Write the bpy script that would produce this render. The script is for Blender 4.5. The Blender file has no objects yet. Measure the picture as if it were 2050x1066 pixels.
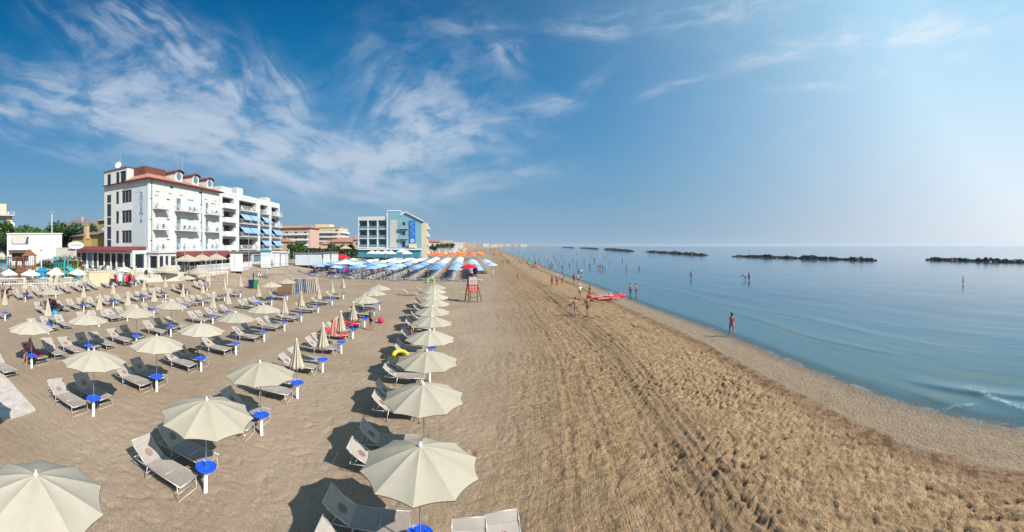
import bpy, bmesh, math, random
import numpy as np
from mathutils import Vector, Matrix
SC = bpy.context.scene
COL = SC.collection
PI = math.pi
rnd = random.Random(7)

# ------------------------------------------------------------------ camera, sky, sun, exposure
H = 6.5                      # eye height above the beach, m
F = 740.0                    # pixels of the 2050 px wide photograph per radian
AZ0 = (1025 - 877) / F       # the camera looks 0.2 rad right of the direction the rows of parasols run in (+Y)
cam_d = bpy.data.cameras.new('camera')
cam = bpy.data.objects.new('camera', cam_d)
COL.objects.link(cam)
cam.location = (0, 0, H)
cam.rotation_euler = (PI / 2, 0, -AZ0)
cam_d.type = 'PANO'          # a stitched panorama: a real cylindrical camera
cam_d.panorama_type = 'CENTRAL_CYLINDRICAL'
cam_d.central_cylindrical_range_u_min = -1025 / F
cam_d.central_cylindrical_range_u_max = 1025 / F
cam_d.central_cylindrical_range_v_min = (492 - 1066) / F
cam_d.central_cylindrical_range_v_max = 492 / F
cam_d.central_cylindrical_radius = 1.0
cam_d.clip_start = 0.1
cam_d.clip_end = 80000
SC.camera = cam
SC.render.engine = 'CYCLES'
SC.view_settings.view_transform = 'Standard'
SC.view_settings.look = 'None'
SC.view_settings.gamma = 1
SC.view_settings.exposure = 0.68

SUN_EL = math.radians(38.5)
SUN_AZ = math.radians(122.5)      # clockwise from +Y
sun_dir = Vector((math.sin(SUN_AZ) * math.cos(SUN_EL), math.cos(SUN_AZ) * math.cos(SUN_EL), math.sin(SUN_EL)))
sl = bpy.data.lights.new('sun', 'SUN')
sl.energy = 4.9
sl.angle = math.radians(0.55)
sl.color = (1.0, 0.955, 0.88)
so = bpy.data.objects.new('sun', sl)
COL.objects.link(so)
so.rotation_euler = (-sun_dir).to_track_quat('-Z', 'Y').to_euler()

W = bpy.data.worlds.new('World')
SC.world = W
W.use_nodes = True

class NT:
    """tiny helper for building node graphs"""
    def __init__(s, tree):
        s.t = tree
    def n(s, typ, **kw):
        nd = s.t.nodes.new(typ)
        for k, v in kw.items():
            setattr(nd, k, v)
        return nd
    def put(s, sock, v):
        if hasattr(v, 'is_output') or isinstance(v, bpy.types.NodeSocket):
            s.t.links.new(v, sock)
        elif v is not None:
            sock.default_value = v
    def m(s, op, a, b=None, c=None, clamp=False):
        nd = s.n('ShaderNodeMath', operation=op, use_clamp=clamp)
        s.put(nd.inputs[0], a)
        if b is not None: s.put(nd.inputs[1], b)
        if c is not None: s.put(nd.inputs[2], c)
        return nd.outputs[0]
    def vec(s, x, y, z=0.0):
        nd = s.n('ShaderNodeCombineXYZ')
        s.put(nd.inputs[0], x); s.put(nd.inputs[1], y); s.put(nd.inputs[2], z)
        return nd.outputs[0]
    def noise(s, vec, scale=1.0, detail=4.0, rough=0.5, dist=0.0, out=0):
        nd = s.n('ShaderNodeTexNoise')
        if vec is not None: s.put(nd.inputs['Vector'], vec)
        nd.inputs['Scale'].default_value = scale
        nd.inputs['Detail'].default_value = detail
        nd.inputs['Roughness'].default_value = rough
        nd.inputs['Distortion'].default_value = dist
        return nd.outputs[out]
    def ramp(s, fac, stops, interp='LINEAR'):
        nd = s.n('ShaderNodeValToRGB')
        cr = nd.color_ramp
        cr.interpolation = interp
        while len(cr.elements) < len(stops): cr.elements.new(0.5)
        for e, (p, c) in zip(cr.elements, stops):
            e.position = p
            e.color = (c[0], c[1], c[2], 1) if hasattr(c, '__len__') else (c, c, c, 1)
        s.put(nd.inputs[0], fac)
        return nd.outputs[0]
    def mapr(s, v, a, b, c=0.0, d=1.0, smooth=True):
        nd = s.n('ShaderNodeMapRange')
        nd.interpolation_type = 'SMOOTHSTEP' if smooth else 'LINEAR'
        s.put(nd.inputs[0], v)
        for i, q in enumerate((a, b, c, d)): s.put(nd.inputs[i + 1], q)
        return nd.outputs[0]
    def mix(s, fac, a, b, mode='MIX'):
        nd = s.n('ShaderNodeMix', data_type='RGBA', blend_type=mode)
        s.put(nd.inputs[0], fac)
        for sock, v in ((nd.inputs[6], a), (nd.inputs[7], b)):
            if hasattr(v, '__len__') and not isinstance(v, bpy.types.NodeSocket): v = (v[0], v[1], v[2], 1)
            s.put(sock, v)
        return nd.outputs[2]

w = NT(W.node_tree)
for nd in list(W.node_tree.nodes): W.node_tree.nodes.remove(nd)
sky = w.n('ShaderNodeTexSky', sky_type='NISHITA')
sky.sun_disc = False
sky.sun_elevation = SUN_EL
sky.sun_rotation = SUN_AZ
sky.altitude = 0
sky.air_density = 1.0
sky.dust_density = 1.0
sky.ozone_density = 3.0
# thin cirrus drawn out by the wind, each bank at its own bearing and height in the sky
tc = w.n('ShaderNodeTexCoord')
sp = w.n('ShaderNodeSeparateXYZ')
w.put(sp.inputs[0], tc.outputs['Generated'])
dx, dy, dz = sp.outputs
az = w.m('ARCTAN2', dx, dy)
hor = w.m('SQRT', w.m('ADD', w.m('MULTIPLY', dx, dx), w.m('MULTIPLY', dy, dy)))
el = w.m('DIVIDE', dz, w.m('MAXIMUM', hor, 0.05))
warp = w.n('ShaderNodeSeparateXYZ')
w.put(warp.inputs[0], w.noise(w.vec(az, el, 3.3), 3.0, 3, 0.55, out=1))
az2 = w.m('ADD', az, w.m('MULTIPLY', w.m('SUBTRACT', warp.outputs[0], 0.5), 0.16))
el2 = w.m('ADD', el, w.m('MULTIPLY', w.m('SUBTRACT', warp.outputs[1], 0.5), 0.10))
soft = w.noise(w.vec(az2, w.m('MULTIPLY', el2, 1.6), 7.7), 7.0, 4, 0.6)
def fibres(a, b, seed, sx, sy, mist=0.0):
    nz = w.noise(w.vec(w.m('MULTIPLY', a, sx), w.m('MULTIPLY', b, sy), seed), 3.0, 4.5, 0.6, 0.15)
    return w.m('MULTIPLY', w.m('ADD', 0.07 + mist, w.m('MULTIPLY', w.mapr(nz, 0.36, 0.68), 1.25)), w.mapr(soft, .34, .60, .22, 1.4))
def bank(px, py, deg, la, lb, amp, sx=1.7, sy=8.0, seed=0.0, mist=0.0):
    """px, py: bearing and height of its middle; deg: the way its fibres run; la, lb: half sizes"""
    a0, e0 = (px - 877) / F, (492 - py) / F
    c, s_ = math.cos(math.radians(deg)), math.sin(math.radians(deg))
    u = w.m('SUBTRACT', az2, a0)
    v = w.m('SUBTRACT', el2, e0)
    a = w.m('ADD', w.m('MULTIPLY', u, c), w.m('MULTIPLY', v, s_))
    b = w.m('ADD', w.m('MULTIPLY', u, -s_), w.m('MULTIPLY', v, c))
    ka, kb = w.m('MULTIPLY', a, F / la), w.m('MULTIPLY', b, F / lb)
    g = w.m('EXPONENT', w.m('MULTIPLY', w.m('ADD', w.m('MULTIPLY', ka, ka), w.m('MULTIPLY', kb, kb)), -1.0))
    return w.m('MULTIPLY', w.m('MULTIPLY', g, amp), fibres(a, b, seed, sx, sy, mist))
def fan(px, py, a_mid, a_half, r_mid, r_half, amp, seed=0.0, rays=5.0):
    a0, e0 = (px - 877) / F, (492 - py) / F
    u = w.m('SUBTRACT', az2, a0)
    v = w.m('SUBTRACT', el2, e0)
    r = w.m('SQRT', w.m('ADD', w.m('MULTIPLY', u, u), w.m('MULTIPLY', v, v)))
    an = w.m('ARCTAN2', v, u)
    ga = w.m('MULTIPLY', w.m('SUBTRACT', an, math.radians(a_mid)), 1 / math.radians(a_half))
    gr = w.m('MULTIPLY', w.m('SUBTRACT', r, r_mid / F), F / r_half)
    g = w.m('EXPONENT', w.m('MULTIPLY', w.m('ADD', w.m('MULTIPLY', ga, ga), w.m('MULTIPLY', gr, gr)), -1.0))
    return w.m('MULTIPLY', w.m('MULTIPLY', g, amp), fibres(an, r, seed, rays / 3, 1.2, .08))
banks = [
    bank(250, 225, -14, 190, 60, 1.25, seed=1, mist=.14),
    bank(420, 285, -19, 210, 48, 1.35, seed=2, mist=.14),
    bank(330, 95, -38, 200, 48, 0.75, seed=3),
    bank(165, 60, -50, 120, 50, 0.35, seed=4),
    bank(470, 190, -40, 110, 60, 0.85, seed=5, sy=6),
    bank(300, 150, -20, 70, 40, 0.6, seed=6, sy=4),
    bank(575, 185, -60, 85, 28, 0.85, seed=7),
    bank(590, 300, -18, 190, 50, 1.1, seed=8, mist=.14),
    fan(640, 350, 22, 28, 190, 140, 1.15, seed=9),
    bank(820, 285, 10, 190, 42, 0.95, seed=10, mist=.14),
    bank(740, 320, 8, 150, 34, 0.8, seed=11),
    bank(560, 345, 4, 90, 22, 0.6, seed=12),
    bank(1010, 95, -50, 60, 30, 0.55, seed=13),
    bank(960, 60, -10, 70, 22, 0.35, seed=14),
    bank(1190, 40, 8, 80, 26, 0.4, seed=15),
    bank(1080, 215, 12, 60, 16, 0.5, seed=16),
    bank(1160, 185, 42, 80, 16, 0.35, seed=17),
    bank(1010, 345, 10, 100, 18, 0.5, seed=18),
    bank(940, 375, 6, 150, 16, 0.35, seed=19),
    bank(1450, 15, 6, 150, 30, 0.4, seed=20),
    bank(1560, 105, 10, 110, 14, 0.5, seed=21),
    bank(1740, 70, 4, 200, 26, 0.45, seed=22),
    bank(1610, 175, 0, 70, 9, 0.45, seed=23),
    bank(1400, 165, 16, 90, 9, 0.32, seed=24),
    bank(1880, 60, 14, 150, 60, 0.4, seed=25),
    bank(0, 230, -25, 70, 30, 0.8, seed=26),
    bank(120, 300, -10, 130, 20, 0.3, seed=27),
    bank(760, 110, 30, 180, 60, 0.12, seed=28),
    bank(900, 200, 35, 120, 50, 0.15, seed=29),
]
tot = banks[0]
for b_ in banks[1:]: tot = w.m('ADD', tot, b_)
cover = w.m('MULTIPLY', w.m('SUBTRACT', 1.0, w.m('EXPONENT', w.m('MULTIPLY', tot, -1.1))), 0.86)
# the summer sky: a hazy horizon, deep blue overhead away from the sun, a wide pale glow towards the sun
sd = w.n('ShaderNodeVectorMath', operation='DOT_PRODUCT')
w.put(sd.inputs[0], tc.outputs['Generated']); sd.inputs[1].default_value = tuple(sun_dir)
g0 = w.m('MULTIPLY', w.m('ADD', sd.outputs['Value'], 0.12), 1 / 0.85, clamp=True)
glow = w.m('POWER', g0, 1.9)
far = w.ramp(el, [(0, (.30, .43, .57)), (.05, (.25, .40, .56)), (.14, (.165, .36, .54)), (.28, (.075, .285, .545)), (.46, (.006, .185, .44)), (.68, (.0, .105, .30)), (1, (.0, .07, .22))], 'B_SPLINE')
nearc = w.ramp(el, [(0, (.86, .88, .93)), (.10, (.80, .87, .95)), (.28, (.66, .84, .97)), (.50, (.50, .76, .95)), (.72, (.38, .68, .92)), (1, (.40, .66, .88))], 'B_SPLINE')
grad = w.mix(glow, far, nearc)
GK = 6.3
sc_ = w.n('ShaderNodeVectorMath', operation='SCALE'); w.put(sc_.inputs[0], grad); sc_.inputs['Scale'].default_value = GK
skyc = w.mix(0.985, sky.outputs[0], sc_.outputs[0])
CLOUD = (.56 * GK, .64 * GK, .76 * GK)
cl2 = w.mix(glow, CLOUD, (.90 * GK, .93 * GK, .97 * GK))
colr = w.mix(cover, skyc, cl2)
bg = w.n('ShaderNodeBackground')
w.put(bg.inputs[0], colr)
bg.inputs[1].default_value = 0.10
wo = w.n('ShaderNodeOutputWorld')
W.node_tree.links.new(bg.outputs[0], wo.inputs[0])

# ------------------------------------------------------------------ shape of the land
_shore = np.array([(-60, -6), (-25, 5.0), (-10, 10.6), (-.2, 13.8), (3.1, 14.8), (6.2, 15.7), (9.9, 17.1), (14.2, 18.3), (18.2, 19.6),
                   (22, 20.5), (39, 23.1), (60, 26.2), (101, 31.3), (215, 48), (454, 78), (900, 150), (1800, 420), (4000, 1500), (9000, 6000), (30000, 30000)], float)
def xs(y):
    y = np.asarray(y, float)
    s = 0
    for d, k in ((-4, .2), (-2, .2), (0, .2), (2, .2), (4, .2)):
        s = s + k * np.interp(y + d * np.clip(1 + np.abs(y) * .02, 1, 20) * .5, _shore[:, 0], _shore[:, 1])
    return s
_prof = np.array([(-3000, -9), (-200, -4), (-100, -1.8), (-60, -1.2), (-20, -.85), (-6, -.62), (0, -.35), (1.5, -.27), (3.2, -.17), (12, -.17), (20, -.13), (27, 0), (49, 0), (53, .25), (60, 1.8), (65, 2.4), (200, 2.4), (90000, 2.4)])
def gz_(x, y):
    return np.interp(xs(y) - np.asarray(x, float), _prof[:, 0], _prof[:, 1])
def gz(x, y):
    return float(gz_(x, y))
SEA = -.39
def at(px, py, z=None, up=0.0):
    """where the line of sight through a pixel of the photograph meets the ground (or level z); up: height of the point above it"""
    t = (px - 877) / F
    k = (py - 492) / F
    zz = z if z is not None else 0.0
    for _ in range(30):
        r = (H - zz - up) / k
        x, y = r * math.sin(t), r * math.cos(t)
        if z is not None: break
        zz = .5 * zz + .5 * gz(x, y)
    return x, y

# ------------------------------------------------------------------ mesh helpers
class MB:
    def __init__(s):
        s.v = []; s.f = []; s.mi = []; s.m = 0
    def quad(s, a, b, c, d):
        n = len(s.v); s.v += [tuple(a), tuple(b), tuple(c), tuple(d)]; s.f.append((n, n + 1, n + 2, n + 3)); s.mi.append(s.m)
    def poly(s, pts):
        n = len(s.v); s.v += [tuple(p) for p in pts]; s.f.append(tuple(range(n, n + len(pts)))); s.mi.append(s.m)
    def box(s, x0, x1, y0, y1, z0, z1):
        n = len(s.v)
        s.v += [(x, y, z) for z in (z0, z1) for x, y in ((x0, y0), (x1, y0), (x1, y1), (x0, y1))]
        for f in ((3, 2, 1, 0), (4, 5, 6, 7), (0, 1, 5, 4), (1, 2, 6, 5), (2, 3, 7, 6), (3, 0, 4, 7)):
            s.f.append(tuple(n + i for i in f)); s.mi.append(s.m)
    def bar(s, p, q, wd, ht, upv=(0, 0, 1)):
        """rectangular bar from p to q"""
        p, q = Vector(p), Vector(q); d = (q - p).normalized(); u = Vector(upv)
        if abs(d.dot(u)) > .98: u = Vector((1, 0, 0))
        sd = d.cross(u).normalized() * wd / 2; uu = sd.cross(d).normalized() * ht / 2
        n = len(s.v)
        for c in (p, q):
            for a, b in ((-1, -1), (1, -1), (1, 1), (-1, 1)): s.v.append(tuple(c + sd * a + uu * b))
        for f in ((0, 1, 2, 3), (7, 6, 5, 4), (0, 4, 5, 1), (1, 5, 6, 2), (2, 6, 7, 3), (3, 7, 4, 0)):
            s.f.append(tuple(n + i for i in f)); s.mi.append(s.m)
    def tube(s, pts, r, n=8, cap=True):
        pts = [Vector(p) for p in pts]
        rs = r if hasattr(r, '__len__') else [r] * len(pts)
        base = len(s.v)
        for i, p in enumerate(pts):
            d = (pts[min(i + 1, len(pts) - 1)] - pts[max(i - 1, 0)]).normalized()
            u = Vector((0, 0, 1)) if abs(d.z) < .9 else Vector((1, 0, 0))
            a = d.cross(u).normalized(); b = a.cross(d).normalized()
            for k in range(n):
                t = 2 * PI * k / n
                s.v.append(tuple(p + (a * math.cos(t) + b * math.sin(t)) * rs[i]))
        for i in range(len(pts) - 1):
            for k in range(n):
                s.f.append((base + i * n + k, base + i * n + (k + 1) % n, base + (i + 1) * n + (k + 1) % n, base + (i + 1) * n + k)); s.mi.append(s.m)
        if cap:
            s.f.append(tuple(base + k for k in range(n - 1, -1, -1))); s.mi.append(s.m)
            e = base + (len(pts) - 1) * n
            s.f.append(tuple(e + k for k in range(n))); s.mi.append(s.m)
    def lathe(s, prof, c=(0, 0), n=16, cap=True):
        base = len(s.v)
        for r, z in prof:
            for k in range(n):
                t = 2 * PI * k / n
                s.v.append((c[0] + r * math.cos(t), c[1] + r * math.sin(t), z))
        for i in range(len(prof) - 1):
            for k in range(n):
                s.f.append((base + i * n + k, base + i * n + (k + 1) % n, base + (i + 1) * n + (k + 1) % n, base + (i + 1) * n + k)); s.mi.append(s.m)
        if cap:
            s.f.append(tuple(base + k for k in range(n - 1, -1, -1))); s.mi.append(s.m)
            e = base + (len(prof) - 1) * n
            s.f.append(tuple(e + k for k in range(n))); s.mi.append(s.m)
    def blob(s, c, r, seg=10, rings=6, fn=None):
        c = Vector(c); r = Vector(r) if hasattr(r, '__len__') else Vector((r, r, r))
        base = len(s.v)
        for i in range(rings + 1):
            ph = PI * i / rings
            for k in range(seg):
                t = 2 * PI * k / seg
                d = Vector((math.sin(ph) * math.cos(t), math.sin(ph) * math.sin(t), math.cos(ph)))
                q = 1.0 if fn is None else fn(d)
                s.v.append((c.x + d.x * r.x * q, c.y + d.y * r.y * q, c.z + d.z * r.z * q))
        for i in range(rings):
            for k in range(seg):
                s.f.append((base + i * seg + k, base + (i + 1) * seg + k, base + (i + 1) * seg + (k + 1) % seg, base + i * seg + (k + 1) % seg)); s.mi.append(s.m)
    def prism(s, pts, z0, z1):
        n = len(s.v); k = len(pts)
        s.v += [(p[0], p[1], z0) for p in pts] + [(p[0], p[1], z1) for p in pts]
        s.f.append(tuple(n + i for i in range(k - 1, -1, -1))); s.mi.append(s.m)
        s.f.append(tuple(n + k + i for i in range(k))); s.mi.append(s.m)
        for i in range(k):
            j = (i + 1) % k
            s.f.append((n + i, n + j, n + k + j, n + k + i)); s.mi.append(s.m)
    def mesh(s, name, mats, smooth=False):
        me = bpy.data.meshes.new(name)
        me.from_pydata(s.v, [], s.f)
        for m in (mats if isinstance(mats, (list, tuple)) else [mats]): me.materials.append(m)
        if any(s.mi): me.polygons.foreach_set('material_index', s.mi)
        if smooth:
            me.polygons.foreach_set('use_smooth', [True] * len(me.polygons))
        me.update()
        return me
    def build(s, name, mats, parent=None, smooth=False, loc=None):
        o = bpy.data.objects.new(name, s.mesh(name, mats, smooth))
        COL.objects.link(o)
        if parent is not None: o.parent = parent
        if loc is not None: o.location = loc
        return o

def tag(o, label=None, cat=None, group=None, kind=None):
    if label: o['label'] = label
    if cat: o['category'] = cat
    if group: o['group'] = group
    if kind: o['kind'] = kind
    return o
def thing(name, loc, rz=0.0, label=None, cat=None, group=None):
    o = bpy.data.objects.new(name, None)
    o.empty_display_size = .2
    COL.objects.link(o)
    o.location = loc; o.rotation_euler = (0, 0, rz)
    return tag(o, label, cat, group)
def part(name, mesh, parent, loc=None):
    o = bpy.data.objects.new(name, mesh)
    COL.objects.link(o)
    o.parent = parent
    if loc is not None: o.location = loc
    return o
def copy_tree(o, parent=None):
    c = o.copy(); COL.objects.link(c)
    if parent is not None: c.parent = parent
    for ch in list(o.children): copy_tree(ch, c)
    return c
def ordw(n):
    n += 1
    one = ['', 'first', 'second', 'third', 'fourth', 'fifth', 'sixth', 'seventh', 'eighth', 'ninth', 'tenth', 'eleventh', 'twelfth', 'thirteenth', 'fourteenth', 'fifteenth', 'sixteenth', 'seventeenth', 'eighteenth', 'nineteenth']
    if n < 20: return one[n]
    tens, u = divmod(n, 10)
    return ['', '', 'twentieth', 'thirtieth', 'fortieth', 'fiftieth', 'sixtieth', 'seventieth', 'eightieth'][tens] if u == 0 else ['', '', 'twenty', 'thirty', 'forty', 'fifty', 'sixty', 'seventy', 'eighty'][tens] + '-' + one[u]
ORD = ['first', 'second', 'third', 'fourth', 'fifth', 'sixth', 'seventh', 'eighth', 'ninth', 'tenth', 'eleventh', 'twelfth', 'thirteenth', 'fourteenth', 'fifteenth', 'sixteenth', 'seventeenth', 'eighteenth', 'nineteenth', 'twentieth']

# ------------------------------------------------------------------ materials
def mat(name, col, rough=.7, spec=.3, metal=0.0, var=0.0, vscale=3.0, bump=0.0, bscale=40.0, transl=0.0, coat=0.0):
    m = bpy.data.materials.new(name)
    m.use_nodes = True
    t = NT(m.node_tree)
    p = m.node_tree.nodes['Principled BSDF']
    p.inputs['Base Color'].default_value = (*col, 1)
    p.inputs['Roughness'].default_value = rough
    p.inputs['Specular IOR Level'].default_value = spec
    p.inputs['Metallic'].default_value = metal
    if coat: p.inputs['Coat Weight'].default_value = coat
    if var or bump:
        c = t.n('ShaderNodeTexCoord').outputs['Object']
    cc = None
    if var:
        nz = t.noise(c, vscale, 6, .6)
        cc = t.mix(t.mapr(nz, .3, .7), tuple(x * (1 - var) for x in col), tuple(min(1, x * (1 + var * .6)) for x in col))
        t.put(p.inputs['Base Color'], cc)
    if bump:
        b = t.n('ShaderNodeBump'); b.inputs['Strength'].default_value = bump; b.inputs['Distance'].default_value = .01
        t.put(b.inputs['Height'], t.noise(c, bscale, 4, .6)); t.put(p.inputs['Normal'], b.outputs[0])
    if transl:
        tr = t.n('ShaderNodeBsdfTranslucent'); tr.inputs[0].default_value = (*col, 1)
        mx = t.n('ShaderNodeMixShader'); mx.inputs[0].default_value = transl
        out = m.node_tree.nodes['Material Output']
        m.node_tree.links.new(p.outputs[0], mx.inputs[1]); m.node_tree.links.new(tr.outputs[0], mx.inputs[2]); m.node_tree.links.new(mx.outputs[0], out.inputs[0])
    return m
M = {}
def mm(name, *a, **k):
    M[name] = mat(name, *a, **k); return M[name]
mm('cream_fabric', (.41, .375, .305), .85, .1, var=.05, vscale=2.5, transl=.16)
def weathered(m, k=.14):
    t = NT(m.node_tree); p = m.node_tree.nodes['Principled BSDF']
    src = p.inputs['Base Color'].links[0].from_socket
    oi = t.n('ShaderNodeObjectInfo').outputs['Random']
    c = t.n('ShaderNodeTexCoord').outputs['Object']
    st = t.mapr(t.noise(t.vec(t.m('MULTIPLY', oi, 40.0), 0.0, 0.0) if False else c, 1.1, 5, .7), .45, .75)
    tone = t.mix(oi, (1.06, 1.05, 1.03), (.90, .88, .83))
    col = t.mix(1.0, src, tone, 'MULTIPLY')
    t.put(p.inputs['Base Color'], t.mix(t.m('MULTIPLY', st, k), col, (.30, .27, .20)))
    b = t.n('ShaderNodeBump'); b.inputs['Strength'].default_value = .35; b.inputs['Distance'].default_value = .03
    t.put(b.inputs['Height'], t.noise(c, 3.0, 3, .5)); t.put(p.inputs['Normal'], b.outputs[0])
weathered(M['cream_fabric'])
mm('cream_fabric_folded', (.42, .365, .28), .9, .1, var=.1, vscale=4, transl=.08)
mm('trim_brown', (.10, .06, .04), .8, .1)
mm('pole_grey', (.42, .44, .46), .35, .5, metal=.6)
mm('white_plastic', (.78, .78, .76), .45, .4, var=.05)
mm('blue_plastic', (.012, .085, .62), .38, .5, var=.1)
mm('mesh_beige', (.285, .245, .215), .9, .1, var=.08, vscale=6, bump=.2, bscale=300)
mm('mesh_light', (.34, .305, .265), .9, .1, var=.06, vscale=6, bump=.2, bscale=300, transl=.10)
mm('frame_alu', (.46, .45, .43), .38, .5, metal=.35)
mm('emblem', (.23, .12, .08), .9, .1, var=.3, vscale=20)
mm('blue_fabric', (.24, .37, .58), .85, .1, var=.12, vscale=1.5, transl=.12)
mm('blue_pale_fabric', (.36, .48, .62), .85, .1, var=.12, vscale=1.5, transl=.12)
mm('white_fabric', (.62, .62, .58), .85, .1, var=.08, transl=.12)
mm('orange_fabric', (.62, .15, .05), .85, .1, var=.1, transl=.1)
mm('yellow_fabric', (.80, .38, .05), .85, .1, var=.1, transl=.1)
mm('teal_fabric', (.05, .25, .40), .85, .1, var=.1, transl=.1)
mm('navy_mesh', (.035, .09, .20), .9, .1, var=.2)
mm('navy', (.01, .015, .07), .8, .2)
mm('red_paint', (.62, .018, .02), .35, .5, var=.08, coat=.3)
mm('red_fabric', (.60, .02, .03), .85, .1, var=.1, transl=.12)
mm('pink_fabric', (.75, .28, .22), .9, .1, var=.2, vscale=8, transl=.1)
mm('crimson', (.70, .03, .09), .8, .2)
mm('green_fabric', (.03, .30, .08), .8, .2)
mm('green_plastic', (.03, .18, .06), .5, .4)
mm('lime_plastic', (.16, .28, .06), .5, .4)
mm('teal_plastic', (.02, .36, .42), .5, .4)
mm('cyan_plastic', (.02, .22, .36), .5, .4)
mm('yellow_plastic', (.48, .42, .03), .5, .4, var=.1)
mm('dark_wood', (.16, .085, .045), .8, .2, var=.3, vscale=8, bump=.5, bscale=30)
mm('red_wood', (.17, .07, .04), .8, .2, var=.3, vscale=8)
mm('plaster_white', (.47, .48, .47), .9, .15, var=.06, vscale=.7, bump=.15, bscale=8)
mm('plaster_cool', (.38, .42, .45), .9, .15, var=.05, vscale=.7)
mm('plaster_cream', (.52, .42, .29), .9, .15, var=.08, vscale=.5)
mm('plaster_peach', (.46, .31, .21), .9, .15, var=.08, vscale=.5)
mm('plaster_pink', (.44, .31, .25), .9, .15, var=.08, vscale=.5)
mm('plaster_ochre', (.30, .225, .09), .9, .15, var=.08, vscale=.5)
mm('plaster_aqua', (.16, .31, .36), .9, .15, var=.06, vscale=.5)
mm('plaster_teal', (.05, .20, .26), .9, .15, var=.1, vscale=.5)
mm('concrete', (.42, .40, .37), .9, .15, var=.15, vscale=2, bump=.3, bscale=20)
mm('stone_grey', (.34, .32, .30), .9, .15, var=.2, vscale=3, bump=.4, bscale=14)
mm('roof_dark', (.16, .13, .13), .8, .2, var=.2, vscale=2)
mm('maroon', (.16, .035, .035), .7, .3, var=.12, vscale=2)
mm('dark_frame', (.03, .025, .025), .5, .4)
mm('glass_dark', (.016, .022, .03), .07, .6)
mm('glass_sky', (.10, .17, .22), .08, .7)
mm('curtain', (.50, .52, .50), .8, .2, var=.2, vscale=2)
mm('shutter', (.44, .50, .50), .7, .3)
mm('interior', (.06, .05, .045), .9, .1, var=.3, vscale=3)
mm('terrace_floor', (.48, .43, .36), .9, .15, var=.12, vscale=2)
mm('sign_blue', (.02, .13, .42), .5, .3)
mm('letter_blue', (.05, .13, .26), .6, .3)
mm('white_paint', (.60, .60, .60), .5, .4)
mm('bark', (.10, .07, .045), .9, .1, var=.3, vscale=10, bump=.8, bscale=20)
mm('reed', (.45, .33, .17), .9, .1, var=.25, vscale=5)
mm('black_rubber', (.02, .02, .02), .7, .3)

def brick_tile(name, c1, c2, sx, sy, axis='z', rough=.85):
    m = bpy.data.materials.new(name); m.use_nodes = True
    t = NT(m.node_tree); p = m.node_tree.nodes['Principled BSDF']
    c = t.n('ShaderNodeTexCoord').outputs['Object']
    s_ = t.n('ShaderNodeSeparateXYZ'); t.put(s_.inputs[0], c)
    wv = t.m('SINE', t.m('MULTIPLY', s_.outputs[0], sx)); wy = t.m('SINE', t.m('MULTIPLY', s_.outputs[1], sy))
    nz = t.noise(c, 1.5, 6, .6); n2 = t.noise(c, 9, 3, .6)
    f = t.m('ADD', t.m('MULTIPLY', nz, .6), t.m('MULTIPLY', n2, .4))
    cc = t.mix(t.mapr(f, .35, .65), c1, c2)
    t.put(p.inputs['Base Color'], cc); p.inputs['Roughness'].default_value = rough
    b = t.n('ShaderNodeBump'); b.inputs['Strength'].default_value = .6; b.inputs['Distance'].default_value = .04
    t.put(b.inputs['Height'], t.m('ADD', wv, wy)); t.put(p.inputs['Normal'], b.outputs[0])
    M[name] = m
brick_tile('roof_tile', (.28, .115, .07), (.40, .19, .125), 20, 20)
brick_tile('brick_red', (.10, .03, .022), (.13, .042, .03), 2, 2)

def leaf_mat(name, c1, c2):
    m = bpy.data.materials.new(name); m.use_nodes = True
    t = NT(m.node_tree); p = m.node_tree.nodes['Principled BSDF']
    g = t.n('ShaderNodeNewGeometry')
    cc = t.mix(g.outputs['Random Per Island'], c1, c2)
    t.put(p.inputs['Base Color'], cc); p.inputs['Roughness'].default_value = .6; p.inputs['Specular IOR Level'].default_value = .25
    M[name] = m
leaf_mat('leaf_green', (.035, .085, .02), (.09, .16, .035))
leaf_mat('leaf_dark', (.02, .05, .018), (.05, .09, .03))
leaf_mat('leaf_red', (.12, .03, .03), (.10, .09, .04))
SKINS = []
for i, c in enumerate(((.22, .10, .06), (.30, .155, .10), (.14, .065, .04), (.38, .21, .14))):
    SKINS.append(mat('skin_%s' % 'abcd'[i], c, .6, .3))
HAIRS = [mat('hair_dark', (.02, .014, .01), .6, .3), mat('hair_brown', (.10, .05, .025), .6, .3), mat('hair_grey', (.35, .33, .30), .6, .3), mat('hair_fair', (.35, .22, .10), .6, .3)]
CLOTH = {k: mat('cloth_' + k, c, .8, .2) for k, c in dict(blue=(.04, .12, .42), red=(.50, .015, .04), maroon=(.12, .012, .02), green=(.01, .25, .08), black=(.012, .012, .015), white=(.75, .75, .73), navy=(.012, .02, .08), teal=(.02, .22, .30), orange=(.70, .20, .04), pink=(.70, .12, .25), purple=(.12, .03, .22), grey=(.2, .2, .21)).items()}
# ------------------------------------------------------------------ sand, sea
_rng = np.random.RandomState(5)
_perm = _rng.rand(256, 256)
def vnoise(x, y):
    xi = np.floor(x).astype(np.int64); yi = np.floor(y).astype(np.int64)
    fx = x - xi; fy = y - yi
    fx = fx * fx * fx * (fx * (fx * 6 - 15) + 10); fy = fy * fy * fy * (fy * (fy * 6 - 15) + 10)
    a = _perm[xi & 255, yi & 255]; b = _perm[(xi + 1) & 255, yi & 255]
    c = _perm[xi & 255, (yi + 1) & 255]; d = _perm[(xi + 1) & 255, (yi + 1) & 255]
    return (a * (1 - fx) + b * fx) * (1 - fy) + (c * (1 - fx) + d * fx) * fy - .5
def fbm(x, y, o=4, g=.5):
    s = 0; a = 1
    for i in range(o):
        s = s + a * vnoise(x * 2 ** i + 17.3 * i, y * 2 ** i - 9.1 * i); a *= g
    return s
def sst(a, b, x):
    t = np.clip((x - a) / (b - a), 0, 1); return t * t * (3 - 2 * t)

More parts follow.
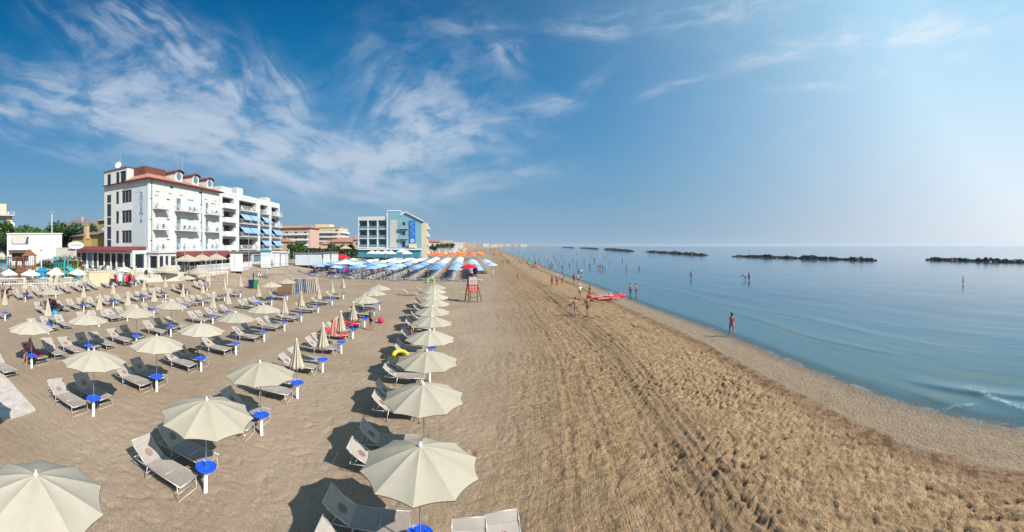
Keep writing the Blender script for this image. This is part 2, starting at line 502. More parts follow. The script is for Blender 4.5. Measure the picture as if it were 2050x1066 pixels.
def axis(lo, a, b, hi, step, g):
    mid = list(np.arange(a, b, step))
    up = []; v = b; st = step
    while v < hi: up.append(v); st *= g; v += st
    up.append(hi)
    dn = []; v = a; st = step
    while v > lo: st *= g; v -= st; dn.append(max(v, lo))
    return np.array(dn[::-1] + mid + up)
def grid_mesh(name, X, Y, Z, material, attrs):
    nx, ny = len(X), len(Y)
    XX, YY = np.meshgrid(X, Y, indexing='ij')
    co = np.stack([XX, YY, Z], -1).reshape(-1, 3)
    i = np.arange(nx - 1)[:, None]; j = np.arange(ny - 1)[None]
    a = (i * ny + j).ravel()
    q = np.stack([a, a + ny, a + ny + 1, a + 1], 1)
    me = bpy.data.meshes.new(name)
    me.vertices.add(len(co)); me.vertices.foreach_set('co', co.ravel().astype(np.float32))
    me.loops.add(q.size); me.loops.foreach_set('vertex_index', q.ravel().astype(np.int32))
    me.polygons.add(len(q)); me.polygons.foreach_set('loop_start', (np.arange(len(q)) * 4).astype(np.int32))
    me.polygons.foreach_set('loop_total', np.full(len(q), 4, np.int32))
    me.polygons.foreach_set('use_smooth', np.ones(len(q), bool))
    me.update(calc_edges=True)
    for k, v in attrs.items():
        at_ = me.attributes.new(k, 'FLOAT', 'POINT'); at_.data.foreach_set('value', v.ravel().astype(np.float32))
    me.materials.append(material)
    o = bpy.data.objects.new(name, me); COL.objects.link(o)
    return o

X = axis(-30000, -9, 17.8, 30000, .052, 1.05)
Y = axis(-400, 1.9, 17, 40000, .052, 1.03)
XX, YY = np.meshgrid(X, Y, indexing='ij')
U = xs(YY) - XX
Zb = gz_(XX, YY)
near = 1 - sst(50, 160, np.hypot(XX, YY))
rough_ = sst(3.0, 4.2, U) * (1 - .9 * sst(9, 19, U + 3 * fbm(XX * .3, YY * .3, 3)))          # trodden strip above the wrack line
calm = sst(11, 19, U)
# trodden sand: overlapping footprints, elongated, with sharp hollows
wx = fbm(XX * .9, YY * .9, 3); wy = fbm(XX * .9 + 40, YY * .9 + 40, 3)
f3_ = fbm(XX * 8, YY * 8, 2)
f1 = fbm((XX + wx * .4) * 2.9, (YY + wy * .4) * 4.2, 3, .6)
f2 = vnoise(XX * 4.6 + wx * 2 + 9, YY * 6.4 + wy * 2)
f4 = vnoise(XX * 6.5 + wx * 1.5 + 60, YY * 10.5 + wy * 1.5 + 31)
dim = -sst(.04, .22, -f1) * .035 + sst(0, .3, f1) * .02 - sst(.18, .26, -f2) * .075 - sst(.12, .22, -f4) * .07 + f3_ * .02
f3 = fbm(XX * 1.4 + 3, YY * 1.4, 4, .6)
Z = Zb + near * (rough_ * dim * (.50 + .45 * sst(-.2, .3, fbm(XX * .25, YY * .25, 2))) + calm * (f3 * .016 - sst(.20, .34, -f2) * .018))
# hollows around the sunbeds and soft dunes
Z += near * sst(4, 9, U) * fbm(XX * .35 + 5, YY * .35, 3) * .035
# wheel ruts of the beach tractor, running with the shore
for u0, wd, dp in ((8.7, .13, .03), (9.05, .10, .025), (9.9, .2, .05), (10.3, .12, .035), (12.0, .12, .018), (13.2, .12, .018)):
    du = U - u0 - .18 * fbm(YY * .12 + u0, YY * .01, 2)
    tread = .65 + .35 * np.sign(np.sin(YY * 22 + du * 9))
    Z += near * dp * (-np.exp(-(du / wd) ** 2) * (.8 + .2 * tread) + .8 * np.exp(-((np.abs(du) - wd * 1.9) / (wd * .6)) ** 2)) * (.6 + .8 * sst(-.3, .3, fbm(XX * .7, YY * .3 + u0, 2)))
# low step where the last high water reached
Z += near * -.04 * (1 - sst(2.6, 3.1, U + .35 * fbm(XX * .8, YY * .8, 3)))
Z += near * .012 * fbm(XX * 4, YY * 4, 2) * sst(.3, 1.5, U)

def sand_material():
    m = bpy.data.materials.new('sand'); m.use_nodes = True
    t = NT(m.node_tree); p = m.node_tree.nodes['Principled BSDF']
    c = t.n('ShaderNodeTexCoord').outputs['Object']
    at_ = t.n('ShaderNodeAttribute', attribute_name='shore'); u = at_.outputs['Fac']
    s_ = t.n('ShaderNodeSeparateXYZ'); t.put(s_.inputs[0], c)
    wob = t.m('MULTIPLY', t.m('SUBTRACT', t.noise(c, .8, 5, .6), .5), 1.3)
    uw = t.m('ADD', u, wob)
    big = t.noise(c, .22, 5, .6); mid = t.noise(c, 2.2, 6, .65); fine = t.noise(c, 26, 4, .7); grit = t.noise(c, 110, 2, .8)
    inland = t.mix(t.mapr(big, .35, .65), (0.270, 0.202, 0.145), (0.322, 0.247, 0.180))
    shorey = t.mix(t.mapr(mid, .32, .66), (0.200, 0.132, 0.075), (0.309, 0.215, 0.129))
    base = t.mix(t.mapr(uw, 12.5, 19), shorey, inland)
    # darker brown streaks and a belt running with the tractor ruts
    yy_ = s_.outputs[1]
    uu = t.m('ADD', u, t.m('MULTIPLY', t.m('SUBTRACT', t.noise(t.vec(0.0, yy_, 1.0), .12, 2, .5), .5), 1.2))
    strk = t.noise(t.vec(t.m('MULTIPLY', uu, 2.4), t.m('MULTIPLY', yy_, .05), 0.0), 1.6, 6, .65)
    fine_s = t.noise(t.vec(t.m('MULTIPLY', uu, 9.0), t.m('MULTIPLY', yy_, .16), 3.0), 1.6, 4, .65)
    zone = t.m('MULTIPLY', t.mapr(u, 5.0, 8.0), t.mapr(u, 20.0, 13.5))
    base = t.mix(t.m('MULTIPLY', t.m('MULTIPLY', t.mapr(strk, .49, .62), zone), .30), base, (.135, .092, .058))
    base = t.mix(t.m('MULTIPLY', t.m('MULTIPLY', t.mapr(fine_s, .54, .66), zone), .16), base, (.12, .08, .05))
    belt = t.m('MULTIPLY', t.m('MULTIPLY', t.mapr(uu, 8.0, 9.0), t.mapr(uu, 10.9, 9.9)), t.mapr(mid, .30, .55))
    base = t.mix(t.m('MULTIPLY', belt, .42), base, (.12, .08, .05))
    # wrack line and smooth damp strip, shell gravel at the edge of the water
    strip = t.mix(t.mapr(mid, .3, .7), (0.186, 0.142, 0.098), (0.230, 0.181, 0.130))
    base = t.mix(t.mapr(uw, 3.5, 3.0), base, strip)
    wr = t.m('MULTIPLY', t.mapr(uw, 2.7, 3.2), t.mapr(uw, 4.3, 3.5))
    base = t.mix(t.m('MULTIPLY', wr, t.mapr(mid, .38, .6)), base, (0.112, 0.059, 0.032))
    vo = t.n('ShaderNodeTexVoronoi'); t.put(vo.inputs['Vector'], c); vo.inputs['Scale'].default_value = 16
    peb = t.m('MULTIPLY', t.mapr(vo.outputs['Distance'], .34, .22), t.m('MULTIPLY', t.mapr(uw, 1.9, .9), t.mapr(mid, .40, .58)))
    base = t.mix(peb, base, t.mix(t.m('GREATER_THAN', t.noise(c, 16, 1, .5), .5), (0.385, 0.371, 0.350), (0.119, 0.119, 0.126)))
    weed = t.m('MULTIPLY', t.m('MULTIPLY', t.mapr(uw, -1.2, -.6), t.mapr(uw, .6, 0.0)), t.mapr(t.noise(c, 5.5, 3, .7), .60, .66))
    base = t.mix(t.m('MULTIPLY', weed, .8), base, (.04, .03, .022))
    # wet at the lip
    wet = t.mapr(t.m('ADD', u, t.m('MULTIPLY', wob, .4)), 1.1, .2)
    base = t.mix(t.m('MULTIPLY', wet, .65), base, (0.119, 0.084, 0.056))
    base = t.mix(t.mapr(fine, .42, .60), t.mix(.32, base, (0, 0, 0)), base)
    base = t.mix(t.m('MULTIPLY', t.mapr(grit, .58, .72), .18), base, (0.525, 0.462, 0.378))
    base = t.mix(1.0, base, t.mix(t.mapr(uw, 8, 18), (1.34, 1.27, 1.18), (1.01, .995, .955)), 'MULTIPLY')
    # streets and gardens behind the beach
    town = t.mix(t.mapr(t.noise(c, .05, 3, .5), .45, .55), (0.140, 0.133, 0.119), (0.070, 0.084, 0.035))
    base = t.mix(t.mapr(u, 92, 100), base, town)
    t.put(p.inputs['Base Color'], base)
    t.put(p.inputs['Roughness'], t.mapr(wet, 0, 1, .95, .35))
    p.inputs['Specular IOR Level'].default_value = .25
    hgt = t.m('ADD', t.m('MULTIPLY', fine, .5), t.m('ADD', t.m('MULTIPLY', grit, .15), t.m('ADD', t.m('MULTIPLY', t.noise(c, 7, 5, .65), t.mapr(u, 14, 19, 2.6, 1.4)), t.m('MULTIPLY', t.m('MULTIPLY', t.m('ADD', fine_s, strk), zone), 1.0))))
    b = t.n('ShaderNodeBump'); t.put(b.inputs['Distance'], t.mapr(u, 12, 17, .055, .04))
    t.put(b.inputs['Strength'], t.mapr(u, 13, 18, .95, .45)); t.put(b.inputs['Height'], hgt)
    t.put(p.inputs['Normal'], b.outputs[0])
    return m
sand = grid_mesh('sand_beach', X, Y, Z, sand_material(), {'shore': U})
tag(sand, kind='structure')

def sea_material():
    m = bpy.data.materials.new('sea_water'); m.use_nodes = True
    t = NT(m.node_tree); p = m.node_tree.nodes['Principled BSDF']
    c = t.n('ShaderNodeTexCoord').outputs['Object']
    s_ = t.n('ShaderNodeSeparateXYZ'); t.put(s_.inputs[0], c)
    u = t.n('ShaderNodeAttribute', attribute_name='shore').outputs['Fac']
    d = t.m('MULTIPLY', u, -1.0)
    patch = t.noise(t.vec(t.m('MULTIPLY', s_.outputs[0], .9), t.m('MULTIPLY', s_.outputs[1], .35), 0.0), .06, 5, .6)
    deep = t.mix(t.mapr(patch, .38, .62), (.026, .080, .128), (.038, .105, .155))
    col = t.mix(t.mapr(d, 1, 18), (.055, .115, .14), deep)
    bar_ = t.noise(t.vec(t.m('MULTIPLY', u, .5), t.m('MULTIPLY', s_.outputs[1], .10), 0.0), 1.0, 4, .6)
    col = t.mix(t.m('MULTIPLY', t.mapr(bar_, .56, .66), t.mapr(d, 22, 4)), col, (.075, .115, .105))
    t.put(p.inputs['Base Color'], col)
    p.inputs['Roughness'].default_value = .08
    p.inputs['IOR'].default_value = 1.33
    p.inputs['Specular IOR Level'].default_value = .5
    w1 = t.noise(t.vec(t.m('MULTIPLY', u, .95), t.m('MULTIPLY', s_.outputs[1], .22), 0.0), 1.1, 5, .55, .4)
    w2 = t.noise(t.vec(t.m('MULTIPLY', s_.outputs[0], 1.0), t.m('MULTIPLY', s_.outputs[1], .6), 0.0), 4.2, 4, .6, .3)
    w3 = t.noise(t.vec(t.m('MULTIPLY', u, .30), t.m('MULTIPLY', s_.outputs[1], .06), 0.0), .9, 3, .5)
    w4 = t.noise(t.vec(t.m('MULTIPLY', s_.outputs[0], 1.0), t.m('MULTIPLY', s_.outputs[1], .7), 5.0), 13, 3, .6)
    hg = t.m('ADD', t.m('MULTIPLY', w1, 1.0), t.m('ADD', t.m('MULTIPLY', w2, .32), t.m('ADD', t.m('MULTIPLY', w3, 1.6), t.m('MULTIPLY', w4, .13))))
    b = t.n('ShaderNodeBump'); b.inputs['Strength'].default_value = .33; b.inputs['Distance'].default_value = .05
    t.put(b.inputs['Height'], hg); t.put(p.inputs['Normal'], b.outputs[0])
    # foam line and clear shallows
    lip = t.m('ADD', d, t.m('MULTIPLY', t.m('SUBTRACT', t.noise(c, .9, 4, .6), .5), .7))
    fn = t.m('MULTIPLY', t.m('MULTIPLY', t.mapr(lip, -.25, .0), t.mapr(lip, .30, .08)), t.mapr(t.noise(c, 1.3, 5, .7), .46, .58))
    cf_ = t.m('MULTIPLY', t.n('ShaderNodeAttribute', attribute_name='foam').outputs['Fac'], t.mapr(t.noise(c, 3.5, 4, .7), .38, .58))
    fn = t.m('ADD', t.m('MULTIPLY', fn, .22), t.m('MULTIPLY', cf_, .6), clamp=True)
    tr = t.n('ShaderNodeBsdfTransparent'); tr.inputs[0].default_value = (.86, .95, .96, 1)
    mx = t.n('ShaderNodeMixShader')
    t.put(mx.inputs[0], t.mapr(lip, -.1, 1.6, .40, 1.0))
    fo = t.n('ShaderNodeBsdfDiffuse'); fo.inputs[0].default_value = (.75, .78, .78, 1)
    mf = t.n('ShaderNodeMixShader'); t.put(mf.inputs[0], t.m('MULTIPLY', fn, .55))
    L = m.node_tree.links
    L.new(tr.outputs[0], mx.inputs[1]); L.new(p.outputs[0], mx.inputs[2])
    L.new(mx.outputs[0], mf.inputs[1]); L.new(fo.outputs[0], mf.inputs[2])
    L.new(mf.outputs[0], m.node_tree.nodes['Material Output'].inputs[0])
    return m
Xs = axis(-12, 8, 24, 40000, .12, 1.05)
Ys = axis(-300, -6, 36, 40000, .12, 1.05)
A_, B_ = np.meshgrid(Xs, Ys, indexing='ij')
Us = xs(B_) - A_
nr = 1 - sst(60, 160, np.hypot(A_, B_))
Zs = SEA + nr * (.05 * fbm(Us * .45, B_ * .09, 3) * sst(.5, 8, -Us))
for u0, y0, y1, hgt in ((-2.9, -6, 7, .10), (-1.2, 1, 7, .035), (-5.5, 6, 30, .03), (-9, 10, 50, .04)):
    du = -Us + u0 - .5 * np.sin(B_ * .25 + u0)
    Zs += hgt * np.exp(-(du / np.where(du < 0, .22, .7)) ** 2) * sst(y0, y0 + 3, B_) * (1 - sst(y1 - 4, y1, B_))
def crest(p0, p1, wd, bow):
    dx_, dy_ = p1[0] - p0[0], p1[1] - p0[1]; L2 = dx_ * dx_ + dy_ * dy_
    s_ = ((A_ - p0[0]) * dx_ + (B_ - p0[1]) * dy_) / L2
    sc_ = np.clip(s_, 0, 1); n_ = ((A_ - p0[0]) * -dy_ + (B_ - p0[1]) * dx_) / math.sqrt(L2) + bow * 4 * sc_ * (1 - sc_)
    return np.exp(-(n_ / wd) ** 2) * sst(-.05, .25, s_) * (1 - sst(.8, 1.05, s_)), n_
C1, n1 = crest((17.9, 2.9), (13.6, -3.2), .13, .12)
C2, n2 = crest((16.0, 1.7), (15.15, 3.2), .09, .05)
C3, n3 = crest((22.2, 33), (20.6, 26), .2, .1)
Zs += .07 * np.exp(-(n1 / .45) ** 2) * (C1 > 0) * sst(2.9, 1.5, B_) + .03 * C2
sea = grid_mesh('sea', Xs, Ys, Zs, sea_material(), {'shore': Us, 'foam': np.clip(C1 + .6 * C2 + .7 * C3, 0, 1)})
tag(sea, kind='structure')

# pale concrete walkway between the rows, at the left
mb = MB()
pts = [(-12.6, 5.25), (-12.9, 6.75), (-34, 8.6), (-34, 7.0)]
n_ = 24
for i in range(n_):
    a, b = i / n_, (i + 1) / n_
    def ed(q, t_): return (pts[0][0] + (pts[3][0] - pts[0][0]) * t_, pts[0][1] + (pts[3][1] - pts[0][1]) * t_) if q == 0 else (pts[1][0] + (pts[2][0] - pts[1][0]) * t_, pts[1][1] + (pts[2][1] - pts[1][1]) * t_)
    p0, p1, p2, p3 = ed(0, a), ed(1, a), ed(1, b), ed(0, b)
    mb.quad(*[(q[0], q[1], gz(*q) + .06) for q in (p0, p1, p2, p3)])
for q in ((pts[0], pts[1]), (pts[0], pts[3]), (pts[1], pts[2])):
    a, b = q
    mb.quad((*a, gz(*a) + .06), (*b, gz(*b) + .06), (*b, gz(*b) - .1), (*a, gz(*a) - .1))
mm('walk_concrete', (.46, .40, .36), .9, .15, var=.18, vscale=2.5, bump=.3, bscale=20)
tag(mb.build('path', M['walk_concrete']), kind='structure')
# ------------------------------------------------------------------ parasols
def canopy_mesh(name, m, R=1.25, zr=2.06, zt=2.49, n=10, sub=6, rad=6, scallop=.05, thick=.004):
    b = MB(); rings = []
    for i in range(rad + 1):
        t = i / rad
        ring = []
        if i == 0:
            b.v.append((0, 0, zt)); ring = [0] * (n * sub)
        else:
            for k in range(n * sub):
                a = (k % sub) / sub * 2 - 1            # -1..1 across a panel
                ang = 2 * PI * k / (n * sub)
                ch = math.cos(PI / n) / math.cos(a * PI / n)
                r = R * t * (ch + (1 - ch) * 0) / 1.0 * (1 - scallop * (1 - a * a) * t ** 4)
                z = zt - (zt - zr) * t ** 1.35 - .022 * (1 - a * a) * math.sin(PI * t)
                ring.append(len(b.v)); b.v.append((r * math.cos(ang), r * math.sin(ang), z))
        rings.append(ring)
    N = n * sub
    for k in range(N):
        k2 = (k + 1) % N
        b.f.append((0, rings[1][k], rings[1][k2])); b.mi.append(0)
        for i in range(1, rad):
            b.f.append((rings[i][k], rings[i + 1][k], rings[i + 1][k2], rings[i][k2])); b.mi.append(0)
    me = b.mesh(name, m)
    # panels meet in a crease at each rib: smooth inside a panel only
    me.polygons.foreach_set('use_smooth', [True] * len(me.polygons))
    cre = set(rings[i][k] for i in range(1, rad + 1) for k in range(0, N, sub)) | {0}
    for e in me.edges:
        if e.vertices[0] in cre and e.vertices[1] in cre: e.use_edge_sharp = True
    rim = [Vector(b.v[j]) for j in rings[rad]]
    tb = MB()
    pts = rim + [rim[0], rim[1]]
    tb.tube([p + Vector((0, 0, -.006)) for p in pts], .0085, 5, cap=False)
    return me, tb.mesh('hem', M['trim_brown'])
def ribs_mesh(R=1.25, zr=2.06, zt=2.49, n=10):
    b = MB()
    for k in range(n):
        a = 2 * PI * (k - .0) / n
        c, s = math.cos(a), math.sin(a)
        f = 1.0
        pts = [(R * t * f * c * math.cos(PI / n) / math.cos(PI / n), R * t * f * s, zt - (zt - zr) * t ** 1.35 - .018) for t in (0.02, .35, .7, .97)]
        b.tube(pts, .006, 4, cap=False)
        b.tube([(.03 * c, .03 * s, 2.05), (R * .45 * c, R * .45 * s, zt - (zt - zr) * .45 ** 1.35 - .03)], .005, 4, cap=False)
    return b.mesh('rib_frame', M['pole_grey'])
CAN, HEM = canopy_mesh('canopy', M['cream_fabric'])
RIBS = ribs_mesh()
b = MB(); b.tube([(0, 0, .3), (0, 0, 2.52)], .017, 8); b.lathe([(.032, 1.98), (.032, 2.08)], n=8); POLE = b.mesh('pole', M['pole_grey'], True)
b = MB(); b.lathe([(.045, 2.485), (.045, 2.515), (.02, 2.53), (.018, 2.57), (.004, 2.585)], n=8); FIN = b.mesh('finial', M['white_plastic'], True)
b = MB(); b.lathe([(.058, -.25), (.058, .60), (.066, .605), (.066, .64)], n=16); TUBE = b.mesh('base_tube', M['white_plastic'], False)
b = MB(); b.lathe([(.03, .64), (.10, .655), (.265, .66), (.285, .685), (.275, .69), (.262, .672), (.10, .668), (.025, .70), (.022, .72)], n=28)
for k in range(4):
    a = k * PI / 2 + .5; b.lathe([(.035, .674), (.04, .69), (.036, .69), (.03, .676)], c=(.18 * math.cos(a), .18 * math.sin(a)), n=8)
TRAY = b.mesh('tray', M['blue_plastic'], False)
# the folded canopy: pleats hanging close round the pole
b = MB(); seg = 40; prof = [(2.56, .012), (2.50, .035), (2.3, .075), (2.05, .115), (1.8, .16), (1.55, .215), (1.42, .25), (1.33, .255), (1.29, .215)]
for z, r in prof:
    for k in range(seg):
        t = 2 * PI * k / seg
        q = 1 + (.30 * math.cos(t * 10) + .06 * math.cos(t * 3 + z * 2)) * min(1, r / .12)
        zz = z + (.035 * math.cos(t * 5 + 1) if z < 1.5 else 0)
        b.v.append((r * q * math.cos(t), r * q * math.sin(t), zz))
for i in range(len(prof) - 1):
    for k in range(seg):
        b.f.append((i * seg + k, (i + 1) * seg + k, (i + 1) * seg + (k + 1) % seg, i * seg + (k + 1) % seg)); b.mi.append(0)
FOLD = b.mesh('folded_canopy', M['cream_fabric_folded'], True)

def make_parasol(open_=True):
    t = thing('beach_parasol', (0, 0, 0))
    if open_:
        c = part('canopy', CAN, t); part('hem', HEM, c); part('rib_frame', RIBS, t)
    else:
        part('folded_canopy', FOLD, t)
    part('pole', POLE, t); part('finial', FIN, t); part('base_tube', TUBE, t); part('tray', TRAY, t)
    return t
protoO, protoC = make_parasol(True), make_parasol(False)
usedP = {True: False, False: False}
def place_parasol(x, y, open_=True, label='', group='cream parasols in rows', rot=None, tilt=0.0, z=None, tray=True):
    src = protoO if open_ else protoC
    if usedP[open_]: t = copy_tree(src)
    else: t = src; usedP[open_] = True
    t.location = (x, y, gz(x, y) if z is None else z)
    t.rotation_euler = (rnd.uniform(-.03, .03), rnd.uniform(-.03, .03) + tilt, rnd.uniform(0, 6.28) if rot is None else rot)
    tag(t, label, 'parasol', group)
    return t

# ------------------------------------------------------------------ sunbeds: local +X is the foot end, the head lies towards -X
def fabric(b, xs_, zs_, w0, w1, thick=.012, n=6, sag=.02):
    """a sheet slung between two side rails: (xs_, zs_) is its long profile"""
    base = len(b.v); k = len(xs_)
    for i in range(k):
        for j in range(n + 1):
            t = j / n
            y = w0 + (w1 - w0) * t
            e = sag * (1 - (2 * t - 1) ** 2) * math.sin(PI * i / (k - 1)) if k > 2 else 0
            b.v.append((xs_[i], y, zs_[i] - e))
    for i in range(k - 1):
        for j in range(n):
            a = base + i * (n + 1) + j
            b.f.append((a, a + n + 1, a + n + 2, a + 1)); b.mi.append(b.m)
HW = .36
def bed_frame(ang):
    b = MB(); r = .014
    for s in (-1, 1):
        b.tube([(-.05, s * HW, .36), (-1.42, s * HW, .36)], r, 6)
        b.tube([(-1.30, s * HW * .94, .345), (-1.90, s * HW * .94, .345)], r * .9, 6)
    b.tube([(-.05, -HW, .36), (-.05, HW, .36)], r, 6)
    b.tube([(-.72, -HW, .345), (-.72, HW, .345)], r * .8, 6)
    b.tube([(-1.90, -HW * .94, .345), (-1.90, HW * .94, .345)], r * .8, 6)
    return b.mesh('frame', M['frame_alu'], True)
def leg_loop(x0, x1):
    b = MB(); r = .014
    b.tube([(x0, -HW, .355), (x1, -HW - .01, -.02), (x1, HW + .01, -.02), (x0, HW, .355)], r, 6)
    b.tube([(x0 + (x1 - x0) * .55, -HW, .16), (x0 + (x1 - x0) * .55, HW, .16)], r * .7, 6)
    return b.mesh('leg', M['frame_alu'], True)
def back_meshes(ang, L=.56):
    c, s = math.cos(ang), math.sin(ang)
    hx, hz = -1.36, .37
    def P(d, y, off=0): return (hx - c * d - s * off, y, hz + s * d - c * off)
    fr = MB()
    for sd in (-1, 1):
        fr.tube([P(0, sd * HW * .97), P(L + .06, sd * HW * .97)], .014, 6)
        fr.tube([P(L * .62, sd * HW * .94), (hx - c * L * .62 - .02 - .10, sd * HW * .94, .345)], .009, 6)
    fr.tube([P(L + .05, -HW * .97), P(L + .05, HW * .97)], .013, 6)
    fb = MB(); n = 7
    fabric(fb, [hx - c * L * i / n for i in range(n + 1)], [hz + s * L * i / n + .004 for i in range(n + 1)], -HW * .96, HW * .96, sag=.03)
    # hood: a small sun flap swung back over the head end
    a2 = ang + .30
    c2, s2 = math.cos(a2), math.sin(a2)
    tx, tz = hx - c * L, hz + s * L
    hd = MB(); LH = .20
    fabric(hd, [tx - c2 * LH * i / 4 for i in range(5)], [tz + s2 * LH * i / 4 + .01 for i in range(5)], -HW * .98, HW * .98, sag=-.035)
    ho = MB()
    for sd in (-1, 1): ho.tube([P(L * .78, sd * HW, -.005), (tx - c2 * LH, sd * HW * 1.0, tz + s2 * LH + .01)], .012, 6)
    ho.tube([(tx - c2 * LH, -HW, tz + s2 * LH + .01), (tx - c2 * LH, HW, tz + s2 * LH + .01)], .012, 6)
    # emblem: a round medallion of radiating petals printed on the backrest
    em = MB(); off = -.012
    def E(u, v): 
        d = L * .52 + v
        return (hx - c * d + s * .006, u, hz + s * d + .010 - .03 * (1 - (u / HW) ** 2) * math.sin(PI * d / L) + c * .006)
    for k in range(12):
        a = 2 * PI * k / 12; da = PI / 12 * .72
        for r0, r1 in ((.035, .07), (.082, .125)):
            q = a + (PI / 12 if r0 > .05 else 0)
            em.quad(E(r0 * math.cos(q - da), r0 * math.sin(q - da)), E(r1 * math.cos(q - da * .8), r1 * math.sin(q - da * .8)), E(r1 * math.cos(q + da * .8), r1 * math.sin(q + da * .8)), E(r0 * math.cos(q + da), r0 * math.sin(q + da)))
    em.poly([E(.022 * math.cos(2 * PI * k / 8), .022 * math.sin(2 * PI * k / 8)) for k in range(8)])
    return fr, fb, hd, ho, em
SEATM = MB(); n = 9
fabric(SEATM, [-.06 - 1.32 * i / n for i in range(n + 1)], [.372] * (n + 1), -HW * .96, HW * .96, sag=.035)
SEAT = SEATM.mesh('seat', M['mesh_beige'], True)
# piping along the sides of the seat
LEG1, LEG2 = leg_loop(-.16, -.10), leg_loop(-1.28, -1.36)
FRAME = bed_frame(0)
BACKS = {}
for key, ang in (('up', .64), ('mid', .50), ('low', .40), ('flat', .03)):
    fr, fb, hd, ho, em = back_meshes(ang)
    BACKS[key] = (fr.mesh('back_frame', M['frame_alu'], True), fb.mesh('backrest', M['mesh_light'], True), hd.mesh('hood', M['mesh_light'], True), ho.mesh('hood_frame', M['frame_alu'], True), em.mesh('emblem', M['emblem']))
BEDS = {}
def make_bed(key):
    t = thing('sun_lounger', (0, 0, 0))
    part('frame', FRAME, t); part('leg', LEG1, t); part('leg', LEG2, t); part('seat', SEAT, t)
    fr, fb, hd, ho, em = BACKS[key]
    part('back_frame', fr, t); bk = part('backrest', fb, t); part('emblem', em, bk)
    hh = part('hood', hd, t); part('hood_frame', ho, hh)
    return t
def place_bed(x, y, rz=0.0, key='up', label='', group='beige sun loungers under the cream parasols'):
    if key in BEDS: t = copy_tree(BEDS[key])
    else: t = BEDS[key] = make_bed(key)
    # rest it on the sand it covers
    za = gz(x - .1 * math.cos(rz), y - .1 * math.sin(rz)); zb = gz(x - 1.35 * math.cos(rz), y - 1.35 * math.sin(rz))
    t.location = (x, y, za + .03)
    t.rotation_euler = (0, math.atan2(zb - za, 1.25), rz)
    return tag(t, label, 'sun lounger', group)

ROWX = [-.35, -5.85, -11.4, -17.5, -23.6, -29.6, -35.2]
SEAROW = ['row nearest the sea', 'second row from the sea', 'third row from the sea', 'fourth row from the sea', 'fifth row from the sea', 'sixth row from the sea', 'last row before the playground']
STEP = 3.47
# (row, y, state, loungers): state o open, c closed; near / far sunbed present
slots = []
rowsdef = {
    0: [(7.6 + 3.47 * i, 'o') for i in range(10)],
    1: [(3.1, 'o'), (8.0, 'o'), (11.4, 'o'), (14.7, 'c'), (18.1, 'c'), (21.6, 'c'), (25.1, 'c'), (28.9, 'o'), (32.9, 'o'), (36.9, 'o')],
    2: [(3.3, 'o'), (8.4, 'o'), (11.9, 'o'), (15.3, 'o'), (18.8, 'o'), (22.3, 'o'), (25.8, 'c'), (29.4, 'c'), (33.8, 'c'), (38.7, 'c'), (43.5, 'c')],
    3: [(8.9, 'o'), (12.6, 'o'), (16.4, 'o'), (19.9, 'o'), (25.1, 'c'), (27.5, 'c'), (33.2, 'c'), (36.2, 'o'), (40.3, 'o')],
    4: [(13.4, 'c'), (18.0, 'c'), (21.2, 'c'), (24.4, 'c'), (28.4, 'c'), (31.9, 'c'), (36.1, 'c'), (39.9, 'c')],
    5: [(12.5, 'c'), (17.1, 'o'), (20.8, 'c'), (24.5, 'c'), (29.0, 'c'), (32.7, 'c'), (36.6, 'o'), (41, 'c')],
    6: [(17.2, 'c'), (20.9, 'c'), (24.8, 'c'), (29.0, 'c'), (33.0, 'c')],
}
for r in sorted(rowsdef):
    for i, (y, st) in enumerate(rowsdef[r]):
        x = ROWX[r] + rnd.uniform(-.08, .08)
        dz = 0
        opn = st == 'o'
        lab = '%s cream parasol, %s from the front in the %s' % ('open' if opn else 'folded', ORD[i], SEAROW[r])
        place_parasol(x, y, opn, lab, 'cream parasols in rows', rot=(0.26 if r == 0 else None))
        nearb = 'near-side'; farb = 'far-side'
        skip = set()
        if r == 3 and i == 0: skip = {'near-side'}
        if r == 5 and i in (0,): skip = {'far-side'}
        if r == 2 and i == 0: skip = {'near-side', 'far-side'}
        beds = [('near-side', -.40), ('far-side', .74)]
        if r >= 3 and rnd.random() < .75: beds.append(('middle-gap', 1.95))
        for nm, off in beds:
            if nm in skip: continue
            key = rnd.choice(['up', 'up', 'mid', 'up', 'mid'])
            if r == 2 and i in (1, 2, 3): key = 'up' if nm == 'far-side' else 'mid'
            xx = x - .14 + rnd.uniform(-.1, .05)
            place_bed(xx, y + off + rnd.uniform(-.05, .05), rnd.uniform(-.05, .05), key,
                      'beige lounger, %s of the %s parasol in the %s' % (nm, ORD[i], SEAROW[r]))
# strays
place_bed(.55, 5.85, -PI / 2 - .05, 'up', 'beige lounger cut by the bottom edge, just right of the nearest parasol pole')
place_bed(1.42, 6.0, -PI / 2 + .02, 'mid', 'beige lounger cut by the bottom edge, farther right on open sand')
place_bed(-16.35, 7.25, .1, 'mid', 'beige lounger beside the pale walkway at the left edge')
place_bed(-7.0, 47.5, .1, 'mid', 'lone beige lounger on open sand behind the last folded parasols')
place_bed(-2.6, 48.0, .0, 'mid', 'lone beige lounger on open sand left of the lifeguard chair')
place_bed(-1.0, 51.0, .05, 'mid', 'beige lounger on open sand, farther one left of the lifeguard chair')

